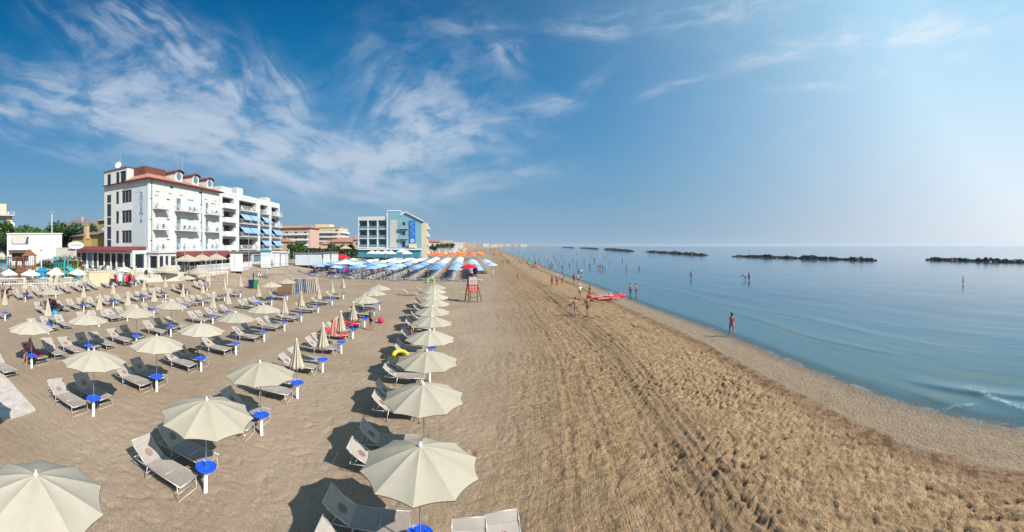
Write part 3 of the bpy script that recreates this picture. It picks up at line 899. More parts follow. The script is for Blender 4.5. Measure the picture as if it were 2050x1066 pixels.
# ------------------------------------------------------------------ the neighbouring beach: blue, white and orange parasols
mm('blue_deep_fabric', (.10, .22, .46), .85, .1, var=.12, transl=.12)
def small_canopy(name, m, R=1.5, zr=1.95, zt=2.5):
    me, _ = canopy_mesh(name, m, R, zr, zt, n=8, sub=2, rad=3, scallop=.05)
    return me
b = MB(); b.tube([(0, 0, -.2), (0, 0, 2.42)], .022, 6); FPOLE = b.mesh('pole', M['white_plastic'], True)
FC = {k: small_canopy('canopy', M[m]) for k, m in dict(blue='blue_fabric', deep='blue_deep_fabric', pale='blue_pale_fabric', white='white_fabric', orange='orange_fabric', yellow='yellow_fabric', teal='teal_fabric', red='red_fabric').items()}
def simple_parasol(x, y, col, label, group, z=None, s=1.0):
    t = thing('beach_parasol', (x, y, gz(x, y) if z is None else z), rnd.uniform(0, 6.28), label, 'parasol', group)
    t.rotation_euler[0] = rnd.uniform(-.05, .05); t.rotation_euler[1] = rnd.uniform(-.05, .05)
    t.scale = (s, s, s * rnd.uniform(.96, 1.04))
    part('canopy', FC[col], t); part('pole', FPOLE, t)
    return t
def bb_mesh(ang, m):
    c, s = math.cos(ang), math.sin(ang)
    b = MB(); n = 4
    fabric(b, [-1.36 - c * .85 * i / n for i in range(n + 1)], [.37 + s * .85 * i / n for i in range(n + 1)], -.31, .31, n=2)
    return b.mesh('backrest', m, True)
b = MB(); fabric(b, [-.06 - 1.3 * i / 4 for i in range(5)], [.37] * 5, -.31, .31, n=2)
BSEAT = b.mesh('seat', M['navy_mesh'], True)
b = MB()
for s in (-1, 1):
    b.tube([(-.05, s * .33, .36), (-1.5, s * .33, .36)], .018, 5)
for x in (-.15, -1.3): b.tube([(x, -.33, .36), (x, -.33, -.02), (x, .33, -.02), (x, .33, .36)], .018, 5)
BFRAME = b.mesh('frame', M['white_plastic'], True)
BBACK = [bb_mesh(.8, M['navy_mesh']), bb_mesh(.5, M['navy_mesh'])]
def blue_bed(x, y, rz, label):
    t = thing('sun_lounger', (x, y, gz(x, y) + .02), rz, label, 'sun lounger', 'navy sun loungers on the neighbouring beach')
    part('frame', BFRAME, t); part('seat', BSEAT, t); part('backrest', rnd.choice(BBACK), t)
    return t
ROT2 = .075
def g2(u, v):
    """u across (towards the sea), v along the shore, from the front corner of the neighbouring beach"""
    c, s = math.cos(ROT2), math.sin(ROT2)
    ox, oy = 3.2, 70.5
    return ox + u * c + v * s, oy - u * s + v * c
nb = 0
for r in range(-2, 8):
    for k in range(20):
        u, v = -r * 4.05 + rnd.uniform(-.15, .15), k * 3.1 + rnd.uniform(-.15, .15) + (1.5 if r > 5 else 0)
        x, y = g2(u, v)
        if xs(y) - x > 52 and r > 6 and k > 8: continue
        if k < 8: col, word = rnd.choice(['blue', 'blue', 'deep', 'pale']), 'light blue'
        elif k < 17: col, word = ('white', 'white') if r > 0 or k % 2 else ('pale', 'light blue')
        else: col, word = ('blue', 'light blue') if r % 2 else ('white', 'white')
        if k > 11 and r > 5: continue
        if (r == -1 and k > 14) or (r == -2 and (k < 5 or k > 13)): continue
        simple_parasol(x, y, col, '%s parasol, %s from the front, %s file from the sea' % (word, ORD[k], ORD[r + 2]), 'parasols of the neighbouring beach')
        if k == 0 and r >= -1:
            for q_, wd_ in ((-1.0, 'sea side'), (.3, 'middle'), (1.6, 'land side')):
                xx_, yy_ = g2(u - q_, v - 2.3 + rnd.uniform(-.3, .3))
                blue_bed(xx_, yy_, rnd.uniform(-.15, .15), 'navy lounger on open sand before the %s blue file, %s of three' % (ORD[r + 2], wd_))
        if k < 10 and r >= -1:
            blue_bed(x - .1, y - .5, rnd.uniform(-.08, .08), 'navy lounger, near side of the %s blue parasol, %s file from sea' % (ORD[k], ORD[r + 2]))
            if k < 7: blue_bed(x - .1, y + .75, rnd.uniform(-.08, .08), 'navy lounger, far side of the %s blue parasol, %s file from sea' % (ORD[k], ORD[r + 2]))
# orange and yellow parasols farther up the beach
for r in range(11):
    for k in range(7):
        x, y = g2(9.0 - r * 4.4 + rnd.uniform(-.4, .4), 76 + k * 7.5 + rnd.uniform(-1, 1))
        if r > 7 and k < 2 or r < 2 and k < 1: continue
        col = 'orange' if (k < 5 or r % 2) else 'yellow'
        simple_parasol(x, y, col, '%s parasol, %s from the front of the %s file of the orange beach' % (col, ORD[k], ORD[r]), 'orange parasols far up the beach', s=1.25)
b = MB()
for i in range(330):
    v = 160 + 520 * rnd.random() ** 1.2; u = rnd.uniform(-70, 2)
    x, y = g2(u, v)
    x = min(x, float(xs(y)) - 14)
    z = gz(x, y); R = 1.5
    b.m = rnd.choice([0, 0, 1, 2, 3])
    b.lathe([(.05, z + 2.6), (R * .6, z + 2.4), (R, z + 2.05)], c=(x, y), n=8, cap=False)
    b.tube([(x, y, z), (x, y, z + 2.5)], .03, 4, cap=False)
o = b.build('distant_parasols', [M['white_fabric'], M['orange_fabric'], M['blue_pale_fabric'], M['yellow_fabric']])
tag(o, 'mass of tiny parasols fading along the far shore', 'parasols', kind='stuff')
# ------------------------------------------------------------------ buildings
def V2(a, b): return (a[0] + b[0], a[1] + b[1])
class House:
    def __init__(s, name, loc, label, cat='building', group=None):
        s.t = thing(name, (0, 0, 0), 0, label, cat, group)
        s.t.location = (loc[0], loc[1], 0); s.o = loc
        s.walls = MB(); s.wm = []
    def P(s, x, y): return (x - s.o[0], y - s.o[1])
    def wall(s, a, b, z0, z1, holes=(), depth=.2, pane='glass_dark', frame='dark_frame', fr=.06, mull=0, trans=0, wname='window'):
        """wall from a to b (outside on the right-hand side when walking a to b); holes: (s0, s1, z0, z1[, pane material])"""
        a, b = s.P(*a), s.P(*b)
        L = math.hypot(b[0] - a[0], b[1] - a[1]); d = ((b[0] - a[0]) / L, (b[1] - a[1]) / L); n = (d[1], -d[0])
        def p(u, z, off=0.0): return (a[0] + d[0] * u + n[0] * off, a[1] + d[1] * u + n[1] * off, z)
        us = sorted({0, L, *[h[0] for h in holes], *[h[1] for h in holes]}); zs = sorted({z0, z1, *[h[2] for h in holes], *[h[3] for h in holes]})
        mb = s.walls; D0 = depth; name_ = s.t.name
        for i in range(len(us) - 1):
            for j in range(len(zs) - 1):
                cu, cz = (us[i] + us[i + 1]) / 2, (zs[j] + zs[j + 1]) / 2
                if any(h[0] < cu < h[1] and h[2] < cz < h[3] for h in holes): continue
                mb.quad(p(us[i], zs[j]), p(us[i + 1], zs[j]), p(us[i + 1], zs[j + 1]), p(us[i], zs[j + 1]))
        for h in holes:
            u0, u1, za, zb = h[:4]
            depth = D0 if (u1 - u0 > 1.35 or name_ != 'hotel') else min(D0, .10)
            for q in (((u0, za), (u1, za)), ((u1, za), (u1, zb)), ((u1, zb), (u0, zb)), ((u0, zb), (u0, za))):
                (ua, ya), (ub, yb) = q
                mb.quad(p(ua, ya), p(ub, yb), p(ub, yb, -depth), p(ua, ya, -depth))
            pm = h[4] if len(h) > 4 else pane
            w_ = MB(); w_.quad(p(u0, za, -depth), p(u1, za, -depth), p(u1, zb, -depth), p(u0, zb, -depth))
            wo_ = w_.build(wname, M[pm], s.t)
            if frame:
                f_ = MB()
                e = .03
                for q in ((u0, u0 + fr, za, zb), (u1 - fr, u1, za, zb), (u0 + fr, u1 - fr, za, za + fr), (u0 + fr, u1 - fr, zb - fr, zb)):
                    s.slab(f_, p, q, -depth + .004, -depth + e + .01)
                for k in range(mull if u1 - u0 > 1.1 else 0):
                    c = u0 + (u1 - u0) * (k + 1) / (mull + 1)
                    s.slab(f_, p, (c - fr * .4, c + fr * .4, za + fr, zb - fr), -depth + .004, -depth + e)
                for k in range(trans):
                    c = za + (zb - za) * (k + 1) / (trans + 1)
                    s.slab(f_, p, (u0 + fr, u1 - fr, c - fr * .4, c + fr * .4), -depth + .004, -depth + e * .8)
                f_.build('frame', M['dark_frame' if (name_ == 'hotel' and u1 - u0 < 1.3 and frame == 'stone_grey') else frame], wo_)
        return p
    def slab(s, mb, p, q, o0, o1):
        u0, u1, z0, z1 = q
        P8 = [p(u, z, o) for o in (o0, o1) for u, z in ((u0, z0), (u1, z0), (u1, z1), (u0, z1))]
        n = len(mb.v); mb.v += P8
        for f in ((3, 2, 1, 0), (4, 5, 6, 7), (0, 1, 5, 4), (1, 2, 6, 5), (2, 3, 7, 6), (3, 0, 4, 7)):
            mb.f.append(tuple(n + i for i in f)); mb.mi.append(mb.m)
    def box(s, name, m, x0, x1, y0, y1, z0, z1, parent=None):
        mb = MB(); mb.box(x0 - s.o[0], x1 - s.o[0], y0 - s.o[1], y1 - s.o[1], z0, z1)
        return mb.build(name, M[m], parent or s.t)
    def done(s, wallmat):
        return s.walls.build('wall', M[wallmat], s.t)

GZ = 2.4
def balcony(h, p, u0, u1, z, depth=1.25, rail='white', label=None, solid=False):
    mb = MB(); h.slab(mb, p, (u0, u1, z - .16, z), .002, depth)
    o = mb.build('balcony', M['plaster_white'], h.t)
    r = MB()
    if solid:
        h.slab(r, p, (u0, u1, z, z + .95), depth - .08, depth)
        h.slab(r, p, (u0, u0 + .08, z, z + .95), .01, depth - .09); h.slab(r, p, (u1 - .08, u1, z, z + .95), .01, depth - .09)
    else:
        for zz in (z + .12, z + .98): h.slab(r, p, (u0, u1, zz, zz + .05), depth - .06, depth - .01)
        k = max(2, int((u1 - u0) / .32))
        for i in range(k + 1):
            uu = u0 + (u1 - u0 - .03) * i / k; h.slab(r, p, (uu, uu + .022, z, z + .98), depth - .045, depth - .025)
        for uu in (u0, u1 - .04):
            for i in range(4): 
                dd = .05 + i * (depth - .15) / 3; h.slab(r, p, (uu, uu + .03, z, z + .98), dd, dd + .03)
            h.slab(r, p, (uu, uu + .04, z + .98, z + 1.03), .01, depth - .06)
    r.build('railing', M['white_paint'], o)
    # chairs and a small table left out on the balcony
    for q in range(int((u1 - u0) / 1.5)):
        c = MB()
        uu = u0 + .4 + q * 1.5 + rnd.random() * .3
        h.slab(c, p, (uu, uu + .42, z + .40, z + .45), .35, .8); h.slab(c, p, (uu, uu + .42, z + .451, z + .9), .33, .37)
        for a in (.36, .74):
            h.slab(c, p, (uu, uu + .04, z, z + .399), a, a + .04); h.slab(c, p, (uu + .38, uu + .42, z, z + .399), a, a + .04)
        c.build('chair', rnd.choice([M['white_plastic'], M['dark_frame'], M['pole_grey']]), o)
    return o

def text_mesh(s, size, mat_, extrude=.02, spacing=1.0, align='CENTER', line=1.0):
    cu = bpy.data.curves.new('lettering', 'FONT'); cu.body = s; cu.size = size; cu.extrude = extrude; cu.align_x = align
    cu.space_line = line; cu.resolution_u = 2; cu.space_character = spacing
    ob = bpy.data.objects.new('tmp', cu); COL.objects.link(ob)
    dg = bpy.context.evaluated_depsgraph_get()
    me = bpy.data.meshes.new_from_object(ob.evaluated_get(dg))
    bpy.data.objects.remove(ob); me.materials.clear(); me.materials.append(mat_)
    return me

# --- the tall white hotel
X0, X1, Y0, Y1 = -52.5, -41.3, 41.4, 61.4
ha = House('hotel', (X1, Y0), 'tall white hotel with tiled hip roof, dormers and vertical blue lettering', 'hotel')
holes = []
for zb, zt in ((6.9, 9.05), (10.3, 12.45), (13.7, 15.85)):
    holes += [(3.3, 4.05, zb, zt), (4.75, 7.3, zb, zt)]
strip = [(.75, 1.95, z0, z1) for z0, z1 in ((6.1, 7.5), (7.65, 9.9), (10.15, 11.5), (11.65, 13.9), (14.1, 15.5), (15.65, 17.2), (17.35, 19.2))]
TX = -46.3
p = ha.wall((X0, Y0), (X1, Y0), GZ, 17.2, [h for h in strip[:5]] + holes, mull=2, frame='stone_grey', depth=.16)
p2 = ha.wall((X0, Y0 - .003), (TX, Y0 - .003), 17.2, 19.7, [(.85, 1.85, 17.35, 19.2), (3.3, 4.2, 17.3, 19.2), (4.35, 5.9, 17.3, 19.2)], mull=1)
ha.wall((TX, Y0), (TX, 46.5), 17.2, 19.7); ha.wall((TX, 46.5), (X0, 46.5), 17.2, 19.7); ha.wall((X0, 46.5), (X0, Y0), 17.2, 19.7)
# sea front: doors behind the balconies, shutter slots
fh = []
def fy(y): return y - Y0
cols = [(42.4, 45.4), (47.7, 53.9), (56.3, 61.2)]
for z in (5.8, 9.15, 12.5):
    for ci, (a, b_) in enumerate(cols):
        if ci == 0: fh += [(fy(a) + .5, fy(a) + 1.3, z, z + 2.15, 'curtain'), (fy(b_) + .35, fy(b_) + 1.25, z + 1.55, z + 1.8, 'glass_dark')]
        elif ci == 1: fh += [(fy(a) + .6, fy(a) + 1.8, z, z + 2.15, 'glass_sky'), (fy(a) + 3.6, fy(a) + 5.4, z, z + 2.25, 'shutter')]
        else: fh += [(fy(a) + .5, fy(a) + 1.4, z, z + 2.15, 'glass_sky'), (fy(a) + 2.2, fy(a) + 3.9, z, z + 2.25, 'shutter')]
for z in (5.8, 9.15, 12.5): fh += [(.45, .95, z + 1.4, z + 1.6, 'glass_dark'), (13.6, 14.1, z + 1.5, z + 1.7, 'glass_dark'), (13.7, 14.0, z + .45, z + .95, 'glass_dark')]
fh += [(5.2, 6.1, 16.15, 16.6, 'glass_dark'), (13.3, 14.1, 16.15, 16.6, 'glass_dark')]
for y in (43.2, 46.2, 49.2, 56.4, 59.5): fh.append((fy(y), fy(y) + .9, 15.15, 15.32, 'glass_dark'))
q = ha.wall((X1, Y0), (X1, Y1), GZ, 17.2, fh, depth=.15, frame='shutter', fr=.05)
ha.wall((X1, Y1), (X0, Y1), GZ, 17.2); ha.wall((X0, Y1), (X0, Y0), GZ, 17.2)
ha.done('plaster_white')
for z in (5.8, 9.15, 12.5):
    for a, b_ in cols: balcony(ha, q, fy(a), fy(b_), z)
mb = MB(); ha.slab(mb, p, (7.5, 11.1, 6.2, 15.9), .002, .012); ha_panel = mb.build('sign_panel', M['plaster_cool'], ha.t)
txt = part('lettering', text_mesh('\n'.join('SOUVENIR'), .78, M['letter_blue'], line=.80), ha.t)
txt.location = (-1.55, -.04, 14.55); txt.rotation_euler = (PI / 2, 0, 0); txt.scale = (1.35, 1.0, 1.0)
tx2 = part('lettering', text_mesh('HOTEL', .55, mat('letter_pale', (.38, .45, .62), .6)), ha.t)
tx2.location = (-2.1, -.04, 15.15); tx2.rotation_euler = (PI / 2, 0, 0)
# drain pipes
for y in (42.15, 55.4):
    mb = MB(); mb.tube([(.07, y - Y0, 5), (.07, y - Y0, 17)], .05, 8); mb.build('drain_pipe', M['dark_frame'], ha.t)
# roof: hipped, with overhang
mb = MB(); ov = .7; e0 = 17.2
ex0, ex1, ey0, ey1 = X0 - X1 - .1, ov, -ov, Y1 - Y0 + ov
rx = -5.6; ry0, ry1 = 5.0, Y1 - Y0 - 5.0; rz = 20.1
mb.m = 0
mb.quad((ex1, ey0, e0), (ex1, ey1, e0), (rx, ry1, rz), (rx, ry0, rz))
mb.quad((ex0, ey1, e0), (ex0, 5.1, e0), (rx, ry0 + .1, rz), (rx, ry1, rz))
mb.poly([(TX - X1 + .0, ey0, e0 + .0), (ex1, ey0, e0), (rx, ry0, rz), (TX - X1 + .0, ry0, rz - .01)])
mb.poly([(ex1, ey1, e0), (ex0, ey1, e0), (rx, ry1, rz)])
mb.m = 1
mb.quad((ex0, ey0, e0 - .02), (ex1, ey0, e0 - .02), (ex1, ey1, e0 - .02), (ex0, ey1, e0 - .02))
mb.tube([(TX - X1, ey0, e0 - .06), (ex1, ey0, e0 - .06), (ex1, ey1, e0 - .06), (ex0, ey1, e0 - .06)], .09, 6)
roofA = mb.build('roof', [M['roof_tile'], M['maroon']], ha.t)
ha.box('stair_tower', 'brick_red', TX + .004, TX + 2.7, 42.9, 48, 17.6, 19.72)
ha.box('tower_cap', 'roof_dark', X0 - .15, TX + .15, Y0 - .2, 46.7, 19.7, 19.85)
for yc in (49.5, 54.3, 58.8):
    mb = MB(); cx = -1.5; hw = 1.0; zb = 17.9; zt = 19.35
    y_ = yc - Y0
    mb.m = 0
    # front wall with arched top
    arch = [(-hw, zb - .5), (hw, zb - .5), (hw, zt - .25)] + [(hw * math.cos(a), zt - .25 + .42 * math.sin(a)) for a in [PI * k / 8 for k in range(1, 8)]] + [(-hw, zt - .25)]
    mb.poly([(cx + 1.0, y_ + a, z) for a, z in arch])
    mb.poly([(cx - 3.0, y_ + a, z) for a, z in arch][::-1])
    mb.quad((cx + 1, y_ - hw, zb - .5), (cx + 1, y_ - hw, zt - .25), (cx - 3, y_ - hw, zt - .25), (cx - 3, y_ - hw, zb - .5))
    mb.quad((cx + 1, y_ + hw, zb - .5), (cx - 3, y_ + hw, zb - .5), (cx - 3, y_ + hw, zt - .25), (cx + 1, y_ + hw, zt - .25))
    d = mb.build('dormer', M['plaster_white'], ha.t)
    mb = MB(); pr = [((hw + .2) * math.cos(a), zt - .22 + .52 * math.sin(a)) for a in [PI * k / 8 for k in range(9)]]
    for (a, z), (b2, z2) in zip(pr, pr[1:]):
        mb.quad((cx + 1.35, y_ + a, z), (cx + 1.35, y_ + b2, z2), (cx - 3.0, y_ + b2, z2), (cx - 3.0, y_ + a, z))
        mb.quad((cx + 1.35, y_ + a, z), (cx + 1.35, y_ + b2, z2), (cx + 1.35, y_ + b2, z2 + .1), (cx + 1.35, y_ + a, z + .1))
        mb.quad((cx + 1.35, y_ + a, z + .1), (cx + 1.35, y_ + b2, z2 + .1), (cx - 3.0, y_ + b2, z2 + .1), (cx - 3.0, y_ + a, z + .1))
    mb.build('dormer_roof', M['maroon'], d)
    mb = MB(); mb.poly([(cx + 1.02, y_ + .62 * math.cos(a), zt - .72 + .68 * math.sin(a)) for a in [2 * PI * k / 14 for k in range(14)]]); mb.build('window', M['glass_sky'], d)
# satellite dish and aerials
mb = MB(); cx, cy = -8.2, 1.2
mb.tube([(cx, cy, 19.8), (cx, cy, 24.2)], .03, 5)
for z, l in ((23.9, .7), (23.4, 1.0), (22.9, .8)): mb.tube([(cx - l, cy, z), (cx + l, cy, z)], .02, 4)
mb.tube([(cx - .5, cy - .3, 22.4), (cx + .5, cy + .3, 22.4)], .02, 4)
mb.build('aerial', M['pole_grey'], ha.t)
mb = MB(); mb.lathe([(.04, 0), (.35, .05), (.62, .20)], n=16, cap=False); mb.lathe([(.03, .02), (.03, .45)], n=5)
ds = mb.build('satellite_dish', M['white_paint'], ha.t); ds.location = (cx + .1, cy - .35, 20.6); ds.rotation_euler = (1.25, 0, .3)
for y_, zz in ((14, 24.0),):
    mb = MB(); mb.tube([(-4.5, y_, 19.6), (-4.5, y_, zz)], .02, 4); mb.tube([(-4.5, y_ - .5, zz - .3), (-4.5, y_ + .5, zz - .3)], .015, 4); mb.build('aerial', M['pole_grey'], ha.t)

# --- restaurant wing along the south side of the hotel
rw = House('restaurant', (-49, 38.5), 'low glazed restaurant with maroon flat roof beside the tall hotel', 'restaurant')
rx0, rx1, ry = -57.0, -41.5, 38.3
hl = []
L_ = rx1 - rx0
k = 0.25
i = 0
while k < L_ - 1.4:
    wd = 1.55 if i % 3 else 1.2
    hl.append((k, k + wd, GZ + (.0 if i in (3, 6) else .55), 5.3, 'glass_sky' if i in (2,) else ('interior' if i % 2 else 'glass_dark'))); k += wd + .22; i += 1
rw.wall((rx0, ry), (rx1, ry), GZ - .5, 5.75, hl, frame='white_paint', fr=.07, depth=.12)
rw.wall((rx1, ry), (rx1, 41.35), GZ - .5, 5.75, [(.5, 2.6, GZ + .5, 5.2, 'glass_dark')], frame='white_paint')
rw.wall((rx0, 41.35), (rx0, ry), GZ - .5, 5.75); rw.wall((rx1, 41.35), (rx0, 41.35), GZ - .5, 5.75)
rw.done('plaster_white')
mb = MB(); mb.poly([(-9.2, -1.3, 5.78), (7.3, -1.3, 5.78), (7.3, 2.8, 6.35), (-9.2, 2.8, 6.35)]); mb.poly([(-9.2, -1.3, 5.55), (-9.2, 2.8, 5.55), (7.3, 2.8, 5.55), (7.3, -1.3, 5.55)])
mb.quad((-9.2, -1.3, 5.55), (7.3, -1.3, 5.55), (7.3, -1.3, 5.78), (-9.2, -1.3, 5.78)); mb.quad((7.3, -1.3, 5.55), (7.3, 2.8, 5.55), (7.3, 2.8, 6.35), (7.3, -1.3, 5.78)); mb.quad((-9.2, 2.8, 5.55), (-9.2, -1.3, 5.55), (-9.2, -1.3, 5.78), (-9.2, 2.8, 6.35))
mb.build('roof', M['maroon'], rw.t)
# --- sea-front glazed ground floor with the red awning
cf = House('conservatory', (-40, 44), 'white glazed ground floor with red awning below the hotel balconies', 'restaurant')
fx = -38.9
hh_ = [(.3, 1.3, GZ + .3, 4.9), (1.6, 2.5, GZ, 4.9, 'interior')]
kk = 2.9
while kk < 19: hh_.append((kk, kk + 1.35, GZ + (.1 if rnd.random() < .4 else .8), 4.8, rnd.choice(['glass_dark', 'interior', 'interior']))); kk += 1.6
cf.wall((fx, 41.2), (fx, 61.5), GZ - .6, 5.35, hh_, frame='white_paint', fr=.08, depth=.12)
cf.wall((-41.2, 41.2), (fx, 41.2), GZ - .6, 5.35, [(.3, 2.0, GZ + .5, 4.9)], frame='white_paint')
cf.wall((fx, 61.5), (-41.2, 61.5), GZ - .6, 5.35)
cf.done('plaster_white')
cf.box('roof', 'plaster_white', -41.25, fx + .25, 41.0, 61.7, 5.352, 5.6)
mb = MB()
for a, b_ in ((45.2, 60.5),):
    mb.quad((-38.6 + 40, a - 44, 5.55), (-38.6 + 40, b_ - 44, 5.55), (-36.2 + 40, b_ - 44, 4.65), (-36.2 + 40, a - 44, 4.65))
    mb.quad((-38.6 + 40, a - 44, 5.50), (-36.2 + 40, a - 44, 4.60), (-36.2 + 40, b_ - 44, 4.60), (-38.6 + 40, b_ - 44, 5.50))
    mb.quad((-36.2 + 40, a - 44, 4.65), (-36.2 + 40, b_ - 44, 4.65), (-36.18 + 40, b_ - 44, 4.35), (-36.18 + 40, a - 44, 4.35))
    mb.poly([(-38.6 + 40, a - 44, 5.55), (-36.2 + 40, a - 44, 4.65), (-38.6 + 40, a - 44, 4.7)])
mb.build('awning', M['maroon'], cf.t)
for y in (45.6, 50, 55, 60):
    mb = MB(); mb.tube([(-36.3 + 40, y - 44, GZ - .6), (-36.3 + 40, y - 44, 4.62)], .035, 6); mb.build('post', M['white_paint'], cf.t)

# --- white apartment block with pale blue awnings
hb = House('apartment_block', (-45, 67), 'white apartment block with stepped roof and rows of pale blue sun awnings', 'building')
bx, by0, by1 = -45.0, 67.0, 98.5
zs_ = [5.6, 8.7, 11.8, 14.9]
bh = []
colsB = [(1.0, 6.2), (8.2, 17.2), (19.0, 24.0), (25.8, 31.0)]
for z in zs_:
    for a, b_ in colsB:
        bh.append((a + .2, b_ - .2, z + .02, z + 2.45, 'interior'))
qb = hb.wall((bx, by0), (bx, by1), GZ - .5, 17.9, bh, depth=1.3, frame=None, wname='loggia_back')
hb.wall((-57, by0), (bx, by0), GZ - .5, 17.9, [(5, 6.4, z + .8, z + 2.1) for z in zs_])
hb.wall((bx, by1), (-57, by1), GZ - .5, 17.9); hb.wall((-57, by1), (-57, by0), GZ - .5, 17.9)
hb.done('plaster_white')
hb.box('roof', 'concrete', -57, bx, by0, by1, 17.9, 18.05)
hb.box('penthouse', 'plaster_white', -55, -46.5, 70, 74.5, 18.052, 20.1)
hb.box('penthouse', 'plaster_white', -54, -47.5, 80, 86, 18.052, 19.2)
hb.box('chimney', 'plaster_white', -48.5, -46.2, 76.2, 79.2, 18.052, 20.6)
hb.box('chimney', 'plaster_white', -48, -46, 91.5, 94.2, 18.052, 19.9)
hb.box('parapet', 'plaster_white', bx - .25, bx - .004, by0, by1, 18.052, 18.75)
for z in zs_:
    for a, b_ in colsB:
        balcony(hb, qb, a, b_, z, depth=1.1, solid=(a < 2))
aw = []
for z in zs_[:3]:
    aw += [(8.4, 12.6, z), (12.9, 17.0, z), (19.3, 23.8, z)]
for z in zs_[:2]: aw += [(26.0, 28.4, z), (28.6, 31.0, z)]
for a, b_, z in aw:
    if (a < 9 and z == 5.6) or (12 < a < 14 and z == 5.6): continue
    mb = MB(); P_ = [qb(a, z + 2.5, .05), qb(b_, z + 2.5, .05), qb(b_, z + .95, 1.55), qb(a, z + .95, 1.55)]
    mb.quad(*P_); mb.quad(*[(x, y, zz - .03) for x, y, zz in P_[::-1]])
    mb.quad(P_[3], P_[2], (P_[2][0], P_[2][1], P_[2][2] - .2), (P_[3][0], P_[3][1], P_[3][2] - .2))
    mb.build('awning', M['blue_fabric'], hb.t)
mb = MB(); mb.poly([qb(8, 17.95, .3), qb(18, 17.95, .3), qb(18, 19, -2), qb(8, 19, -2)]); 
# low shops below it
sh = House('shop_row', (-40, 70), 'low white shop front with parked bicycles below the apartment block', 'building')
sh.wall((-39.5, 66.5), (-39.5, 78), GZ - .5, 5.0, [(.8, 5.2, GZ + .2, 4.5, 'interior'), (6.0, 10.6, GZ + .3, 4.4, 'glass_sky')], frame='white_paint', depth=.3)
sh.wall((-44.9, 66.5), (-39.5, 66.5), GZ - .5, 5.0); sh.wall((-39.5, 78), (-44.9, 78), GZ - .5, 5.0)
sh.done('plaster_cool'); sh.box('roof', 'roof_dark', -44.95, -39.0, 66.2, 78.3, 5.0, 5.2)

# --- terracotta and cream blocks farther on
hc = House('apartment_block', (-98, 210), 'terracotta and pink apartment block with pale balconies beyond the white one', 'building')
def zoneholes(L, zs, n, w=1.6, h=1.5):
    return [(L * (i + .5) / n - w / 2, L * (i + .5) / n + w / 2, z, z + h, rnd.choice(['glass_dark', 'glass_dark', 'curtain'])) for z in zs for i in range(n)]
qq = hc.wall((-104, 205), (-74, 205), 2, 17.0, zoneholes(30, (3.6, 6.8, 10, 13.2), 5), frame=None)
hc.wall((-74, 205), (-74, 222), 2, 17.0); hc.wall((-104, 222), (-104, 205), 2, 17.0); hc.wall((-74, 222), (-104, 222), 2, 17)
hc.done('plaster_pink')
for z in (6.4, 9.6, 12.8): balcony(hc, qq, 14, 29, z, solid=True)
hc.box('penthouse', 'plaster_peach', -96, -80, 207, 219, 17.0, 18.4)
mb = MB(); mb.poly([(-7, -6, 17.02), (25, -6, 17.02), (22, 3, 19.2), (-4, 3, 19.2)]); mb.poly([(25, -6, 17.02), (25, 12, 17.02), (22, 3, 19.2)]); mb.poly([(25, 12, 17.02), (-7, 12, 17.02), (-4, 3, 19.2), (22, 3, 19.2)]); mb.build('roof', M['roof_tile'], hc.t)
hd_ = House('apartment_block', (-80, 235), 'cream apartment block of five storeys left of the red tiled houses', 'building')
qq = hd_.wall((-86, 235), (-64, 235), 2, 18.5, zoneholes(22, (3.2, 6.2, 9.2, 12.2, 15.2), 5, 1.9, 1.7), frame=None)
qe = hd_.wall((-64, 235), (-64, 258), 2, 18.5, zoneholes(23, (3.2, 6.2, 9.2, 12.2, 15.2), 5, 1.9, 1.7), frame=None); hd_.wall((-86, 258), (-86, 235), 2, 18.5); hd_.wall((-64, 258), (-86, 258), 2, 18.5)
hd_.done('plaster_cream')
hd_.box('roof', 'plaster_cream', -86.4, -63.6, 234.6, 258.4, 18.5, 18.8); hd_.box('penthouse', 'plaster_cream', -82, -72, 238, 250, 18.8, 21)
for z in (5.9, 8.9, 11.9, 14.9): balcony(hd_, qq, 1, 21, z, solid=True); balcony(hd_, qe, 1, 22, z, solid=True)

# --- red tiled houses left of the blue hotel
def gabled(name, x0, x1, y0, y1, z0, z1, zr, wallm, label, nwin=3, roof='roof_tile', axis_='x', group=None, chim=True):
    h = House(name, ((x0 + x1) / 2, y0), label, 'house', group)
    L = x1 - x0
    fl = max(1, int((z1 - z0) / 3))
    h.wall((x0, y0), (x1, y0), z0, z1, zoneholes(L, [z0 + 1 + i * (z1 - z0) / fl for i in range(fl)], nwin, 1.1, 1.2), frame='white_paint' if L < 30 else None, fr=.09)
    h.wall((x1, y0), (x1, y1), z0, z1, zoneholes(y1 - y0, [z0 + 1 + i * (z1 - z0) / fl for i in range(fl)], 2, 1.1, 1.2), frame=None); h.wall((x1, y1), (x0, y1), z0, z1); h.wall((x0, y1), (x0, y0), z0, z1)
    h.done(wallm)
    mb = MB(); a, b_ = -L / 2 - .6, L / 2 + .6; c, d = -.6, y1 - y0 + .6; my = (y1 - y0) / 2; e = min(my, L / 2) * .9
    mb.quad((a, c, z1), (b_, c, z1), (b_ - e, my, zr), (a + e, my, zr)); mb.poly([(b_, c, z1), (b_, d, z1), (b_ - e, my, zr)]); mb.quad((b_, d, z1), (a, d, z1), (a + e, my, zr), (b_ - e, my, zr)); mb.poly([(a, d, z1), (a, c, z1), (a + e, my, zr)])
    mb.quad((a, c, z1 - .1), (a, d, z1 - .1), (b_, d, z1 - .1), (b_, c, z1 - .1))
    for q in (((a, c), (b_, c)), ((b_, c), (b_, d))): mb.quad((*q[0], z1 - .1), (*q[1], z1 - .1), (*q[1], z1), (*q[0], z1))
    r = mb.build('roof', M[roof], h.t)
    if chim:
        mb = MB(); mb.box(L * .18, L * .18 + .7, my * .7, my * .7 + .7, (z1 + zr) / 2 - .5, zr + .7); mb.build('chimney', M['plaster_pink'], r)
    return h
